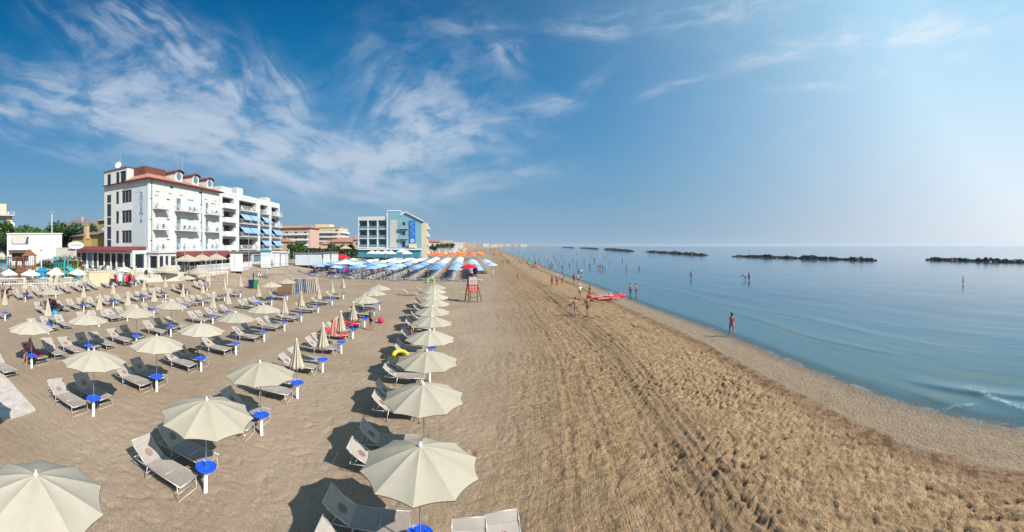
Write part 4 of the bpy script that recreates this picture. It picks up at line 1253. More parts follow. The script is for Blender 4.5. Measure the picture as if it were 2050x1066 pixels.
gabled('house', -62, -42, 206, 218, 2, 8.6, 11.4, 'plaster_peach', 'house with red tiled hip roof left of the blue hotel', 4)
gabled('house', -44, -33, 188, 199, 2, 9.6, 12.6, 'plaster_pink', 'taller brown house with red roof touching the blue hotel in view', 3)
gabled('house', -73, -63, 222, 233, 2, 7.4, 9.8, 'plaster_cream', 'low house with red roof between the cream block and a hip-roofed house', 3)

# --- the blue hotel
he = House('hotel', (-27, 130), 'blue hotel with white framed balconies and a tall dark blue banner', 'hotel')
ex0_, exm, exm2, ex1_, ey = -28.6, -17.8, -13.4, -5.9, 130.0
hz_ = []
for z in (5.95, 9.25, 12.55):
    for i in range(3): hz_.append((.35 + i * 3.5, 3.35 + i * 3.5, z, z + 2.95))
def emp(z0, z1): return z0
qe = he.wall((ex0_, ey), (exm, ey), 5.6, 16.9, [(*h_, 'teal_wall') for h_ in hz_] if False else [(*h_, 'plaster_teal') for h_ in hz_], depth=1.4, frame=None, wname='loggia_back')
he.wall((ex0_, 146), (ex0_, ey), 2.4, 16.9)
he.done('plaster_white')
for z in (5.95, 9.25, 12.55):
    for i in range(3):
        a = .35 + i * 3.5
        r = MB(); he.slab(r, qe, (a, a + 3.0, z + .95, z + 1.0), -.16, -.11)
        he.slab(r, qe, (a, a + 3.0, z + .06, z + .9), -.15, -.13); r.build('glass_rail', M['glass_sky'], he.t)
        g = MB(); he.slab(g, qe, (a + .8, a + 2.2, z, z + 2.3), -1.39, -1.36); g.build('door', M['glass_dark'], he.t)
he.box('stair_tower', 'plaster_aqua', exm + .002, exm2, ey - .35, 146, 2.4, 18.6)
he.box('tower_cap', 'white_paint', exm - .1, exm2 + .15, ey - .5, 146, 18.6, 18.95)
he.box('tower_grille', 'concrete', exm + .8, exm + 3.4, ey - .42, ey - .352, 5.8, 15.6)
he.box('tower_edge', 'white_paint', exm - .35, exm, ey - .4, ey - .02, 2.4, 18.2)
he.box('parapet_back', 'white_paint', ex0_, exm - .36, 145.8, 146, 16.9, 17.3)
# gable wing
mb = MB(); z_l, z_r, z_a, xa = 17.2, 15.1, 18.1, exm2 + 1.9
O = he.o
pts_ = [(exm2, 2.4), (ex1_, 2.4), (ex1_, z_r), (xa, z_a), (exm2, z_l)]
fr_ = [(x - O[0], 0, z) for x, z in pts_]; bk_ = [(x - O[0], 16, z) for x, z in pts_]
mb.poly(fr_); mb.poly(bk_[::-1])
for i in range(5):
    if i in (2, 3): continue
    mb.quad(fr_[i], bk_[i], bk_[(i + 1) % 5], fr_[(i + 1) % 5])
mb.build('gable_wing', M['plaster_aqua'], he.t)
mb = MB()
for (xa_, za_), (xb_, zb_) in (((exm2 + .2, z_l - .3), (xa, z_a)), ((xa, z_a), (ex1_ + .8, z_r - .25))):
    for dz_, f_ in ((.05, 1), (.42, 1)):
        mb.quad((xa_ - O[0], -.5, za_ + dz_), (xb_ - O[0], -.5, zb_ + dz_), (xb_ - O[0], 16, zb_ + dz_), (xa_ - O[0], 16, za_ + dz_))
    mb.quad((xa_ - O[0], -.5, za_ + .05), (xb_ - O[0], -.5, zb_ + .05), (xb_ - O[0], -.5, zb_ + .42), (xa_ - O[0], -.5, za_ + .42))
mb.build('roof', M['white_paint'], he.t)
for z in (9.1, 12.6):
    he.box('balcony', 'plaster_cool', exm2 + .1, exm2 + 3.0, ey - 1.4, ey - .003, z - .2, z)
    he.box('balcony_rail', 'plaster_aqua', exm2 + .1, exm2 + 3.0, ey - 1.4, ey - 1.33, z + .002, z + .95)
    he.box('door', 'glass_dark', exm2 + .9, exm2 + 1.8, ey - .05, ey - .004, z + .002, z + 2.2)
he.box('door', 'glass_dark', exm2 + .7, exm2 + 1.9, ey - .05, ey - .004, 5.9, 8.0)
he.box('terrace_wall', 'plaster_cream', exm2 + 3.2, ex1_ - 1.5, ey - .9, ey - .5, 5.7, 7.2)
bn = he.box('banner', 'sign_blue', -10.1, -8.0, ey - .22, ey - .01, 7.0, 15.3)
mb = MB()
by_ = ey - .235 - O[1]
cx = -9.05 - O[0]
mb.poly([(cx + .62 * math.cos(2 * PI * k / 20), by_, 8.2 + .62 * math.sin(2 * PI * k / 20)) for k in range(20)])
for zc, s_ in ((14.2, .35), (13.5, .22), (12.7, .25), (11.9, .2), (11.1, .22), (10.3, .2)):
    for k in range(3):
        a0 = k * 1.3 + zc; x_ = cx + .5 * math.sin(zc * 3 + k); z_ = zc + .15 * k
        mb.quad((x_ - .08, by_, z_ - s_ * .5), (x_ + .02, by_, z_ - s_ * .5), (x_ + .12, by_, z_ + s_ * .5), (x_ + .02, by_, z_ + s_ * .5))
mb.build('emblem', M['white_paint'], bn)
mb = MB(); mb.poly([(cx + .3 * math.cos(2 * PI * k / 16), by_ - .01, 8.2 + .3 * math.sin(2 * PI * k / 16)) for k in range(16)]); mb.build('emblem', M['sign_blue'], bn)
he.box('ground_floor', 'plaster_teal', ex0_, ex1_ - .3, ey - 3.5, ey - .004, 2.4, 5.0)
he.box('terrace_slab', 'white_paint', ex0_ - .3, ex1_ + .3, ey - 4.0, ey - .003, 5.002, 5.4)
mb = MB(); mb.box(ex1_ - O[0] + .002, ex1_ - O[0] + 2.0, 1, 14, 2.4, 14.6); mb.build('side_wing', M['plaster_cream'], he.t)
for z in (3.5, 6.6, 9.7, 12.4):
    he.box('side_balcony', 'plaster_white', ex1_ + 2.0, ex1_ + 2.8, 132, 143, z, z + .9)
mb = MB(); mb.tube([(exm - .3 - O[0], 2, 18.9), (exm - .3 - O[0], 2, 22)], .04, 5); mb.tube([(exm - 1 - O[0], 2, 21.4), (exm + .4 - O[0], 2, 21.4)], .03, 4); mb.build('aerial', M['pole_grey'], he.t)

# --- left of the tall hotel
hf = House('villa', (-66, 33), 'low white flat-roofed building with grey awning at the left', 'building')
wa, wb = at(14, 531, z=GZ), at(124, 531, z=GZ)
dv = Vector((wb[0] - wa[0], wb[1] - wa[1])); LW = dv.length; dn = dv.normalized(); nn = Vector((-dn.y, dn.x))
wa2, wb2 = (wa[0] + nn.x * 9, wa[1] + nn.y * 9), (wb[0] + nn.x * 9, wb[1] + nn.y * 9)
fq = LW / 110
qf = hf.wall(wa, wb, GZ - .5, 8.9, [(1.0, 4.6, 6.0, 8.3, 'glass_sky'), (1.0, 4.6, 3.1, 5.0, 'interior')], depth=.5, frame='white_paint')
hf.wall(wb, wb2, GZ - .5, 8.9); hf.wall(wa2, wa, GZ - .5, 8.9); hf.wall(wb2, wa2, GZ - .5, 8.9)
hf.done('plaster_white')
for z in (5.75,): balcony(hf, qf, .3, 5.0, z, 1.4, solid=True)
mb = MB(); P_ = [qf(.9, 8.75, .02), qf(4.3, 8.75, .02), qf(3.9, 6.9, 1.6), qf(1.3, 6.9, 1.6)]; mb.quad(*P_); mb.quad(*[(a, b_, c - .03) for a, b_, c in P_[::-1]]); mb.build('awning', M['stone_grey'], hf.t)
mb = MB()
for (a, b_) in ((wa, wb), (wb, wb2), (wb2, wa2), (wa2, wa)):
    mb.bar((a[0] - hf.o[0], a[1] - hf.o[1], 9.0), (b_[0] - hf.o[0], b_[1] - hf.o[1], 9.0), .3, .25)
mb.poly([(q_[0] - hf.o[0], q_[1] - hf.o[1], 8.86) for q_ in (wa, wb, wb2, wa2)])
mb.build('roof', M['plaster_white'], hf.t)
mb = MB()
for i in range(40):
    u = 2 + (LW - 3) * i / 40; a = qf(u, 9.1, -.6 + rnd.uniform(-.3, .3)); mb.tube([a, (a[0] + rnd.uniform(-.15, .15), a[1], 9.1 + rnd.uniform(.3, .75))], [.05, .01], 4)
mb.build('planter_grass', M['leaf_green'], hf.t)
mb = MB(); hf.slab(mb, qf, (LW * .54, LW * .54 + .9, 6.6, 6.95), .005, .03); mb.build('sign', M['white_paint'], hf.t)
mb = MB(); 
for k in range(5): hf.slab(mb, qf, (LW * .54 + .12 + k * .14, LW * .54 + .2 + k * .14, 6.72, 6.84), .031, .034)
mb.build('lettering', M['dark_frame'], hf.t)

hg = House('house', (-66, 50), 'ochre house with brown tiled roof between the white villa and the hotel', 'house')
hg.wall((-71.5, 47), (-66.8, 47), 2, 8.6, [(1.2, 2.2, 5, 6.6), (2.9, 3.6, 5, 6.6)], frame='white_paint')
hg.wall((-66.8, 47), (-66.8, 49), 2, 9.2); hg.wall((-66.8, 49), (-56, 49), 2, 9.0, [(1.5, 2.5, 4.4, 5.8), (8, 9, 4.4, 5.8)], frame='white_paint')
hg.wall((-56, 49), (-56, 60), 2, 9.0); hg.wall((-71.5, 60), (-71.5, 47), 2, 8.6)
hg.done('plaster_ochre')
mb = MB(); mb.poly([(-1.8, -1.6, 9.0), (10.6, -1.6, 9.0), (9, 4, 10.4), (0, 4, 10.4)]); mb.poly([(-1.8, -1.6, 9.0), (0, 4, 10.4), (-1.8, 10, 9)]); mb.quad((-1.8, -1.6, 8.86), (-1.8, -1.6, 9.0), (10.6, -1.6, 9.0), (10.6, -1.6, 8.86)); mb.quad((-6.2, -3.6, 8.6), (-.6, -3.6, 8.6), (-1.6, 3, 9.8), (-5.5, 3, 9.8)); mb.quad((-1.8, -1.6, 8.86), (10.6, -1.6, 8.86), (10.6, 10, 8.86), (-1.8, 10, 8.86))
mb.build('roof', M['roof_dark'], hg.t)
mb = MB(); mb.box(-1.6, -.6, -2.5, -1.7, 8, 11.0); mb.box(-1.75, -.45, -2.65, -1.55, 11.0, 11.15); mb.build('chimney', M['plaster_peach'], hg.t)
gabled('house', -84, -70, 64, 76, 2, 13.5, 16.0, 'plaster_ochre', 'tall house with orange tiled roof showing just left of the hotel', 3)
gabled('house', -160, -132, 92, 108, 2, 14.0, 19.0, 'plaster_cream', 'large house with dark grey roof above the trees behind the villa', 6, roof='roof_dark')
gabled('house', -131, -119, 96, 106, 2, 12.5, 15.0, 'plaster_pink', 'house with brown roof right of the large grey-roofed house', 3, roof='maroon')
hj = House('apartment_block', (-108, 40), 'cream apartment tower cut off by the left edge', 'building')
a_, b_ = at(-60, 560, z=0), at(25, 560, z=0)
ka = 112 / math.hypot(*a_); A1 = (a_[0] * ka, a_[1] * ka); kb = 112 / math.hypot(*b_); B1 = (b_[0] * kb, b_[1] * kb)
qj = hj.wall(A1, B1, 2, 15.6, [(q0, q0 + 2.4, z, z + 1.9, 'glass_sky') for z in (4, 7, 10.2, 13.2) for q0 in (1, 4.6, 8.8)], frame='white_paint')
dj = Vector((B1[0] - A1[0], B1[1] - A1[1])).normalized(); nj = Vector((-dj.y, dj.x))
B2 = (B1[0] + nj.x * 12, B1[1] + nj.y * 12); A2 = (A1[0] + nj.x * 12, A1[1] + nj.y * 12)
hj.wall(B1, B2, 2, 15.6); hj.wall(A2, A1, 2, 15.6); hj.wall(B2, A2, 2, 15.6); hj.done('plaster_cream')
for z in (6.2, 9.4, 12.4, 15.6): balcony(hj, qj, .2, (Vector(B1) - Vector(A1)).length + .5, z, 1.5, solid=(z < 15))
mb = MB(); mb.prism([hj.P(*q_) for q_ in (A1, B1, B2, A2)], 15.61, 15.9); mb.build('roof', M['maroon'], hj.t)
mb = MB(); mb.prism([hj.P(A1[0] + (B1[0] - A1[0]) * t_ + nj.x * s_, A1[1] + (B1[1] - A1[1]) * t_ + nj.y * s_) for t_, s_ in ((0, 1.5), (.86, 1.5), (.86, 9), (0, 9))], 15.902, 19.3); mb.build('penthouse', M['plaster_cream'], hj.t)

# --- far houses along the shore
for i, (px, r, w_, z1, zr, wm, lab) in enumerate([
    (866, 235, 9, 9.0, 10.4, 'plaster_cream', 'small cream house just right of the blue hotel'),
    (880, 300, 10, 8.0, 9.6, 'plaster_white', 'white house with terrace beyond the blue hotel'),
    (897, 420, 14, 8.5, 10, 'plaster_peach', 'peach house at the end of the tree line'),
    (560, 190, 12, 8.5, 10, 'plaster_peach', 'low house behind the white shop row'),
    (675, 300, 16, 9.5, 12, 'plaster_pink', 'long red roofed house far behind the cabins')]):
    t_ = (px - 877) / F; x, y = r * math.sin(t_), r * math.cos(t_)
    gabled('house', x - w_ / 2, x + w_ / 2, y, y + 9, 2, z1, zr, wm, lab, 3)
mb = MB()
for i in range(150):
    y = rnd.uniform(450, 2200); x = float(xs(y)) - rnd.uniform(70, 220); w_ = rnd.uniform(8, 22); h_ = rnd.choice([6, 8, 10, 12, 15])
    mb.m = rnd.choice([0, 1, 2]); mb.box(x, x + w_, y, y + 12, 0, 2 + h_ * (1 if y < 1200 else .8))
tag(mb.build('distant_town', [M['plaster_white'], M['plaster_cream'], M['plaster_peach']]), 'pale far-off town strung along the shore on the horizon', 'town', kind='stuff')
# ------------------------------------------------------------------ trees, hedges
def tree_meshes(R, Ht, trunk_h, seed, n=1500, leaf=.34, squash=.8):
    rr = random.Random(seed)
    tb = MB()
    tb.tube([(0, 0, -.4), (.05, .03, trunk_h * .6), (0, .08, trunk_h + R * .5)], [R * .09, R * .065, R * .03], 7)
    lobes = []
    for k in range(9):
        a = rr.uniform(0, 6.28); q = rr.uniform(.2, .72) * R; z = trunk_h + R * squash * rr.uniform(.35, 1.55)
        c = (q * math.cos(a), q * math.sin(a), z); lobes.append((c, rr.uniform(.38, .62) * R))
        tb.tube([(0, .04, trunk_h * .8), (c[0] * .5, c[1] * .5, (trunk_h + z) / 2), c], [R * .04, R * .025, R * .01], 5)
    cb = MB()
    for i in range(n):
        c, lr = rr.choice(lobes)
        d = Vector((rr.gauss(0, 1), rr.gauss(0, 1), rr.gauss(0, 1))).normalized()
        p_ = Vector(c) + Vector((d.x, d.y, d.z * squash)) * lr * (rr.random() ** .35) * rr.uniform(.8, 1.1)
        u = Vector((rr.gauss(0, 1), rr.gauss(0, 1), rr.gauss(0, .6))).normalized(); v = u.cross(Vector((rr.gauss(0, 1), rr.gauss(0, 1), rr.gauss(0, 1)))).normalized()
        s_ = leaf * rr.uniform(.6, 1.3)
        cb.poly([p_ - u * s_, p_ + v * s_ * .6, p_ + u * s_, p_ - v * s_ * .6])
    return tb, cb
TREES = []
for i, (lm, seed) in enumerate((('leaf_green', 1), ('leaf_dark', 2), ('leaf_dark', 3), ('leaf_green', 4))):
    tb, cb = tree_meshes(3.0, 7, 2.4, seed, 2200 if i < 3 else 1600, .30)
    TREES.append((tb.mesh('trunk', M['bark'], True), cb.mesh('crown', M[lm])))
def tree(x, y, s, k, label, group=None, z=None, sz=None):
    t = thing('tree', (x, y, gz(x, y) if z is None else z), rnd.uniform(0, 6), label, 'tree', group)
    t.scale = (s, s, sz or s); part('trunk', TREES[k][0], t); part('crown', TREES[k][1], t)
    return t
def polar(px, r): 
    t_ = (px - 877) / F; return r * math.sin(t_), r * math.cos(t_)
tl = [(-6, 92, 1.5, 0, 'bushy green tree at the left edge below the cream tower'), (12, 84, 1.1, 1, 'dark tree left of the white villa'),
      (40, 125, 1.5, 0, 'green treetop above the left end of the villa roof'), (60, 130, 1.75, 1, 'tallest treetop above the middle of the villa roof'), (78, 122, 1.5, 0, 'green treetop in front of the grey-roofed house'),
      (98, 128, 1.5, 1, 'dark treetop below the grey-roofed house'), (130, 92, 1.55, 1, 'dark round tree filling the gap right of the villa'), (143, 97, 1.45, 2, 'dark tree behind the chimney of the ochre house'),
      (168, 150, 1.9, 0, 'green treetop behind the ochre house'), (182, 155, 1.75, 2, 'dark treetop left of the orange-roofed house'),
      (585, 130, .8, 1, 'small dark tree at the foot of the terracotta block'), (600, 150, .9, 0, 'small green tree beside the cream block'),
      (662, 150, .75, 2, 'dark tree between cream block and red roofs'), (676, 158, .65, 1, 'dark tree in front of the red roofs'), (700, 150, .7, 2, 'dark tree left of the blue hotel'), (690, 165, .7, 0, 'green tree among the red roofs'),
      (868, 190, .7, 1, 'first dark tree right of the blue hotel'), (876, 215, .75, 2, 'second dark tree right of the blue hotel'), (885, 260, .85, 1, 'third dark tree right of the blue hotel'), (893, 300, .9, 0, 'green tree at the end of the row by the blue hotel'), (905, 420, 1.0, 2, 'last tree of the row towards the horizon')]
for px, r, s, k, lab in tl:
    x, y = polar(px, r); tree(x, y, s, k, lab, z=GZ - .3)
# far wood behind the buildings
mb = MB(); rr = random.Random(11)
for i in range(900):
    t_ = rr.uniform(-1.45, .0); r = rr.uniform(260, 420); x, y = r * math.sin(t_), r * math.cos(t_)
    if xs(y) - x < 120: continue
    R = rr.uniform(3, 6); zc = 2 + rr.uniform(2.0, 5.5)
    for k in range(8):
        d = Vector((rr.gauss(0, 1), rr.gauss(0, 1), rr.gauss(0, .7))).normalized() * R * rr.uniform(.5, 1)
        p_ = Vector((x, y, zc)) + d; u = Vector((rr.gauss(0, 1), rr.gauss(0, 1), rr.gauss(0, 1))).normalized() * R * .45; v = u.cross(Vector((rr.gauss(0, 1), rr.gauss(0, 1), 1))).normalized() * R * .4
        mb.quad(p_ - u, p_ - v, p_ + u, p_ + v)
tag(mb.build('far_wood', M['leaf_dark']), 'dark line of far trees behind the town', 'wood', kind='stuff')
def shrub(px, py, s, m, label, up=0, n=700, wide=1.3):
    x, y = at(px, py)
    rr = random.Random(px); mb = MB(); st = MB()
    for k in range(5):
        a = rr.uniform(0, 6.28); st.tube([(0, 0, -.1), (s * .5 * math.cos(a), s * .5 * math.sin(a), s * .8)], [.05, .015], 4)
    for i in range(n):
        d = Vector((rr.gauss(0, 1), rr.gauss(0, 1), abs(rr.gauss(0, 1)))).normalized() * s * rr.random() ** .4 * rr.uniform(.7, 1.1)
        p_ = Vector((d.x * wide, d.y * wide, d.z * 1.15 + .1)); u = Vector((rr.gauss(0, 1), rr.gauss(0, 1), rr.gauss(0, 1))).normalized() * .14 * s ** .5; v = u.cross(Vector((rr.gauss(0, 1), 1, .3))).normalized() * .09
        mb.quad(p_ - u, p_ - v, p_ + u, p_ + v)
    t = thing('shrub', (x, y, gz(x, y)), 0, label, 'shrub'); st.build('stem', M['bark'], t); mb.build('foliage', M[m], t)
for px, py, s, m, lab in ((100, 541, 1.7, 'leaf_green', 'green shrub below the right end of the villa'), (118, 541, 1.9, 'leaf_dark', 'dark shrub left of the reddish one'), (138, 540, 2.2, 'leaf_red', 'reddish shrub under the oval sign'), (86, 541, 1.3, 'leaf_dark', 'low dark shrub behind the play equipment'), (150, 541, 1.5, 'leaf_red', 'small reddish shrub next to the restaurant')):
    shrub(px, py, s, m, lab)
# garden wall
def wall_line(name, a, b, z1, m, label, th=.25, cat='wall', z0=None):
    t = Vector((b[0] - a[0], b[1] - a[1])); mb = MB()
    z0_ = gz(*a) - .4 if z0 is None else z0
    mb.bar((0, 0, (z0_ + z1) / 2), (t.x, t.y, (z0_ + z1) / 2), th, z1 - z0_)
    mb.bar((0, 0, z1 + .05), (t.x, t.y, z1 + .05), th + .1, .096)
    o = mb.build(name, M[m]); o.location = (a[0], a[1], 0); return tag(o, label, cat)
A_, B_2 = at(112, 534, z=GZ), at(172, 534, z=GZ)
wall_line('garden_wall', A_, B_2, 6.0, 'stone_grey', 'grey plastered garden wall behind the shrubs left of the restaurant')
# oval sign
x, y = at(152, 540, z=GZ)
t = thing('oval_sign', (x, y, GZ), math.atan2(-x, y) * 0 + .95, 'white oval sign on a post beside the restaurant', 'sign')
mb = MB(); mb.tube([(0, 0, -.3), (0, 0, 3.6)], .05, 6); mb.build('post', M['white_paint'], t)
mb = MB(); n = 28
fp = [(1.35 * math.cos(2 * PI * k / n), -.06, 4.15 + .62 * math.sin(2 * PI * k / n)) for k in range(n)]; bp = [(a, .06, c) for a, b_, c in fp]
mb.poly(fp); mb.poly(bp[::-1])
for k in range(n): mb.quad(fp[k], fp[(k + 1) % n], bp[(k + 1) % n], bp[k])
mb.build('board', M['white_paint'], t)
mb = MB(); prev = None
for k in range(60):
    u = -1 + 2 * k / 59; q = (u, -.075, 4.15 + .16 * math.sin(k * .95) * (1 if k % 7 else 1.6)); 
    if prev: mb.tube([prev, q], .03, 4, cap=False)
    prev = q
mb.build('lettering', M['letter_blue'], t)

# ------------------------------------------------------------------ terrace in front of the hotel
mb = MB(); mb.prism([(-61, 33.5), (-36.5, 33.5), (-34.6, 41), (-34.6, 62), (-39, 62), (-39, 41), (-61, 41)], GZ - 1.4, GZ + .03)
tag(mb.build('terrace', M['terrace_floor']), kind='structure')
def square_parasol(x, y, label, s=1.0, z=GZ, m='white_fabric', h=2.6, group='square parasols on the restaurant terrace'):
    t = thing('terrace_parasol', (x, y, z), rnd.uniform(-.2, .2), label, 'parasol', group)
    b = MB(); R = 1.5 * s
    for k in range(4):
        a, c = PI / 4 + k * PI / 2, PI / 4 + (k + 1) * PI / 2
        A, B = (R * math.cos(a), R * math.sin(a)), (R * math.cos(c), R * math.sin(c))
        b.poly([(0, 0, h), (*A, h - .65 * s), (*B, h - .65 * s)]); b.quad((*A, h - .65 * s), (*A, h - .65 * s - .18), (*B, h - .65 * s - .18), (*B, h - .65 * s))
    b.build('canopy', M[m], t)
    b = MB(); b.tube([(0, 0, 0), (0, 0, h + .08)], .03, 6); b.lathe([(.35, .0), (.35, .06), (.05, .1)], n=10); b.build('pole', M['white_paint'], t)
    return t
for px, py, s, lab in ((165, 536, 1.0, 'white square parasol left of the two before the glazed wing'), (211, 537, 1.15, 'white square parasol before the middle of the glazed wing')):
    x, y = at(px, py, z=GZ); square_parasol(x, y, lab, s)
for i, (px, lab) in enumerate(((375, 'cream terrace parasol, leftmost of three below the red awning'), (404, 'cream terrace parasol, middle of three below the red awning'), (433, 'cream terrace parasol, rightmost of three below the red awning'))):
    x = -35.6; y = -x / math.tan(-(px - 877) / F); square_parasol(x, y, lab, 1.35, m='cream_fabric', h=2.75)
def cafe_table(x, y, label, z=GZ, top='white_paint', seatm='dark_frame'):
    t = thing('cafe_table', (x, y, z), rnd.uniform(0, 3), label, 'table', 'tables and chairs on the terrace')
    b = MB(); b.lathe([(.4, .72), (.4, .75)], n=14); b.build('tabletop', M[top], t)
    b = MB(); b.tube([(0, 0, 0), (0, 0, .72)], .03, 6); b.lathe([(.22, 0), (.22, .03)], n=10); b.build('leg', M[seatm], t)
def cafe_chair(x, y, rz, label, z=GZ, m='dark_frame'):
    t = thing('cafe_chair', (x, y, z), rz, label, 'chair', 'tables and chairs on the terrace')
    b = MB(); b.box(-.21, .21, -.21, .21, .43, .46); b.build('seat', M[m], t)
    b = MB(); b.box(-.21, .21, .19, .22, .5, .88); b.build('backrest', M[m], t)
    for sx in (-1, 1):
        for sy in (-1, 1):
            b = MB(); b.tube([(sx * .19, sy * .19, .43), (sx * .22, sy * .22, 0)], .014, 4); b.build('leg', M[m], t)
k = 0
for px, py in ((168, 541), (186, 543), (205, 541), (222, 544), (245, 546), (270, 548), (292, 548), (300, 556), (325, 548)):
    x, y = at(px, py, z=GZ + .03)
    cafe_table(x, y, 'round cafe table, %s from the left on the restaurant terrace' % ORD[k], GZ + .03)
    for j in range(3):
        a = j * 2.1 + k; cafe_chair(x + .75 * math.cos(a), y + .75 * math.sin(a), a - PI / 2, 'dark cafe chair, %s at the %s table from the left' % (ORD[j], ORD[k]), GZ + .03, 'dark_frame' if k % 3 else 'white_paint')
    k += 1
def fence_line(name, a, b, h, label, gap=.14, m='white_paint', z=None):
    L = math.hypot(b[0] - a[0], b[1] - a[1]); n = int(L / gap); mb = MB(); d = ((b[0] - a[0]) / L, (b[1] - a[1]) / L)
    t = thing(name, (a[0], a[1], 0), 0, label, 'fence')
    def q(s): x, y = a[0] + d[0] * s, a[1] + d[1] * s; return (d[0] * s, d[1] * s, gz(x, y) if z is None else z)
    for i in range(n + 1):
        p_ = q(L * i / n); mb.bar((p_[0], p_[1], p_[2]), (p_[0], p_[1], p_[2] + h * .96), .035, .035)
    mb.build('pickets', M[m], t)
    rl = MB(); seg = max(2, int(L / 3))
    for f in (.3, .92):
        for i in range(seg):
            p0, p1 = q(L * i / seg), q(L * (i + 1) / seg); rl.bar((p0[0], p0[1], p0[2] + h * f), (p1[0], p1[1], p1[2] + h * f), .05, .07)
    rl.build('rail', M[m], t)
    for i in range(seg + 1):
        pb = MB(); p0 = q(L * i / seg); pb.bar((p0[0], p0[1], p0[2] - .2), (p0[0], p0[1], p0[2] + h * 1.05), .09, .09); pb.build('post', M[m], t)
    return t
fence_line('picket_fence', at(-5, 574), at(100, 572), 1.0, 'white picket fence along the playground at the far left', .2)
fence_line('picket_fence', at(103, 572), at(178, 570), 1.0, 'white picket fence between playground and beige screens', .16)
fence_line('terrace_fence', (-34.3, 45), (-34.3, 62), 1.1, 'white panel fence along the hotel terrace', .12, z=GZ)
wall_line('screen_wall', at(178, 574), at(232, 572), gz(*at(205, 573)) + 1.75, 'cream_panel' if 'cream_panel' in M else 'plaster_cream', 'beige screen panels right of the picket fence', .08, 'screen')
wall_line('screen_wall', at(262, 566), at(275, 566), gz(*at(268, 566)) + 1.6, 'plaster_cream', 'narrow beige screen beside the clothes stall', .08, 'screen')
square_parasol(*at(332, 563), 'wide cream parasol on a wooden deck before the white glazed front', 1.3, z=gz(*at(332, 563)), m='cream_fabric', h=2.3)
square_parasol(*at(396, 566), 'wide cream parasol left of the football goal', 1.35, z=gz(*at(396, 566)), m='cream_fabric', h=2.3)
for i, (px, py) in enumerate(((61, 572), (110, 570), (155, 569), (18, 571), (250, 562))):
    square_parasol(*at(px, py), 'low white parasol over the playground edge, %s of five' % ORD[i], .8, m='white_fabric', z=gz(*at(px, py)), h=1.9)

# playground
def play_tower(x, y, z, rz, m1, m2, label, s=1.0):
    t = thing('play_tower', (x, y, z), rz, label, 'play tower'); t.scale = (s, s, s)
    for sx in (-1, 1):
        for sy in (-1, 1):
            b = MB(); b.box(sx * .7 - .05, sx * .7 + .05, sy * .7 - .05, sy * .7 + .05, 0, 2.6); b.build('post', M[m1], t)
    b = MB(); b.box(-.76, .76, -.76, .76, 1.1, 1.2); b.build('platform', M[m2], t)
    b = MB(); b.box(-.8, .8, -.8, .8, 2.45, 2.5) if s < 1.12 else b.poly([(-.9, -.9, 2.5), (.9, -.9, 2.5), (0, 0, 3.3)])
    b.build('roof', M[m2], t)
    b = MB()
    for k in range(7): b.tube([(-.7 + .23 * k, .72, 1.2), (-.7 + .23 * k, .72, 2.4)], .03, 4)
    b.build('rungs', M[m1], t)
    b = MB(); b.quad((.76, -.4, 1.2), (2.4, -.4, .1), (2.4, .4, .1), (.76, .4, 1.2)); b.quad((.76, -.4, 1.2), (.76, -.4, 1.45), (2.4, -.4, .35), (2.4, -.4, .1)); b.quad((.76, .4, 1.2), (2.4, .4, .1), (2.4, .4, .35), (.76, .4, 1.45)); b.build('slide', M[m1], t)
    b = MB()
    for k in range(6): b.box(-.7 + k * .25, -.66 + k * .25, -.74, -.7, 1.2, 1.9)
    b.build('rail', M[m1], t)
def pl(px, py): x, y = at(px, py); return x, y, gz(x, y)
play_tower(*pl(8, 553), .8, 'cyan_plastic', 'teal_plastic', 'bright blue plastic play tower at the left edge')
play_tower(*pl(33, 555), .3, 'red_wood', 'dark_wood', 'dark wooden play tower right of the blue one', 1.05)
play_tower(*pl(58, 556), 1.2, 'red_wood', 'red_wood', 'reddish wooden play tower in the middle of the playground', 1.15)
play_tower(*pl(125, 556), .5, 'teal_plastic', 'green_plastic', 'teal and green play tower behind the picket fence', 1.1)
play_tower(*pl(146, 556), 1.0, 'lime_plastic', 'lime_plastic', 'lime green play tower left of the cafe tables', .95)
play_tower(*pl(100, 556), 2.0, 'navy', 'stone_grey', 'grey and navy play tower beside the tall lamp post', .95)
for px, py, m, lab in ((84, 559, 'cyan_plastic', 'small cyan playhouse below the lamp post'), (43, 560, 'red_wood', 'low brown wooden playhouse left of the cream one'), (74, 557, 'plaster_cream', 'cream board playhouse between wooden towers and lamp post'), (112, 559, 'plaster_cream', 'beige panel playhouse behind the fence')):
    x, y, z = pl(px, py); t = thing('playhouse', (x, y, z), .6, lab, 'playhouse')
    b = MB(); b.box(-.6, .6, -.5, .5, 0, 1.0); b.build('wall', M[m], t); b = MB(); b.prism([(-.7, 0), (0, .5), (.7, 0)], -.6, .6); o = b.build('roof', M[m], t); o.rotation_euler = (PI / 2, 0, 0); o.location = (0, 0, 1.002)
    b = MB(); b.box(-.2, .2, -.52, -.503, 0, .7); b.build('door', M['interior'], t)
def lamp(px, py, h, label, arm=False, m='white_paint', r=.06):
    x, y, z = pl(px, py); t = thing('lamp_post', (x, y, z), 0, label, 'lamp post')
    b = MB(); b.tube([(0, 0, -.2), (0, 0, h)], [r * 1.3, r * .8], 8); b.build('post', M[m], t)
    b = MB(); b.box(-.35, .35, -.12, .12, h + .001, h + .14); b.build('lamp_head', M['stone_grey'], t)
lamp(104, 552, 8.6, 'tall pale floodlight post in front of the white villa')
lamp(83, 553, 3.4, 'short cream post in the playground', r=.08)
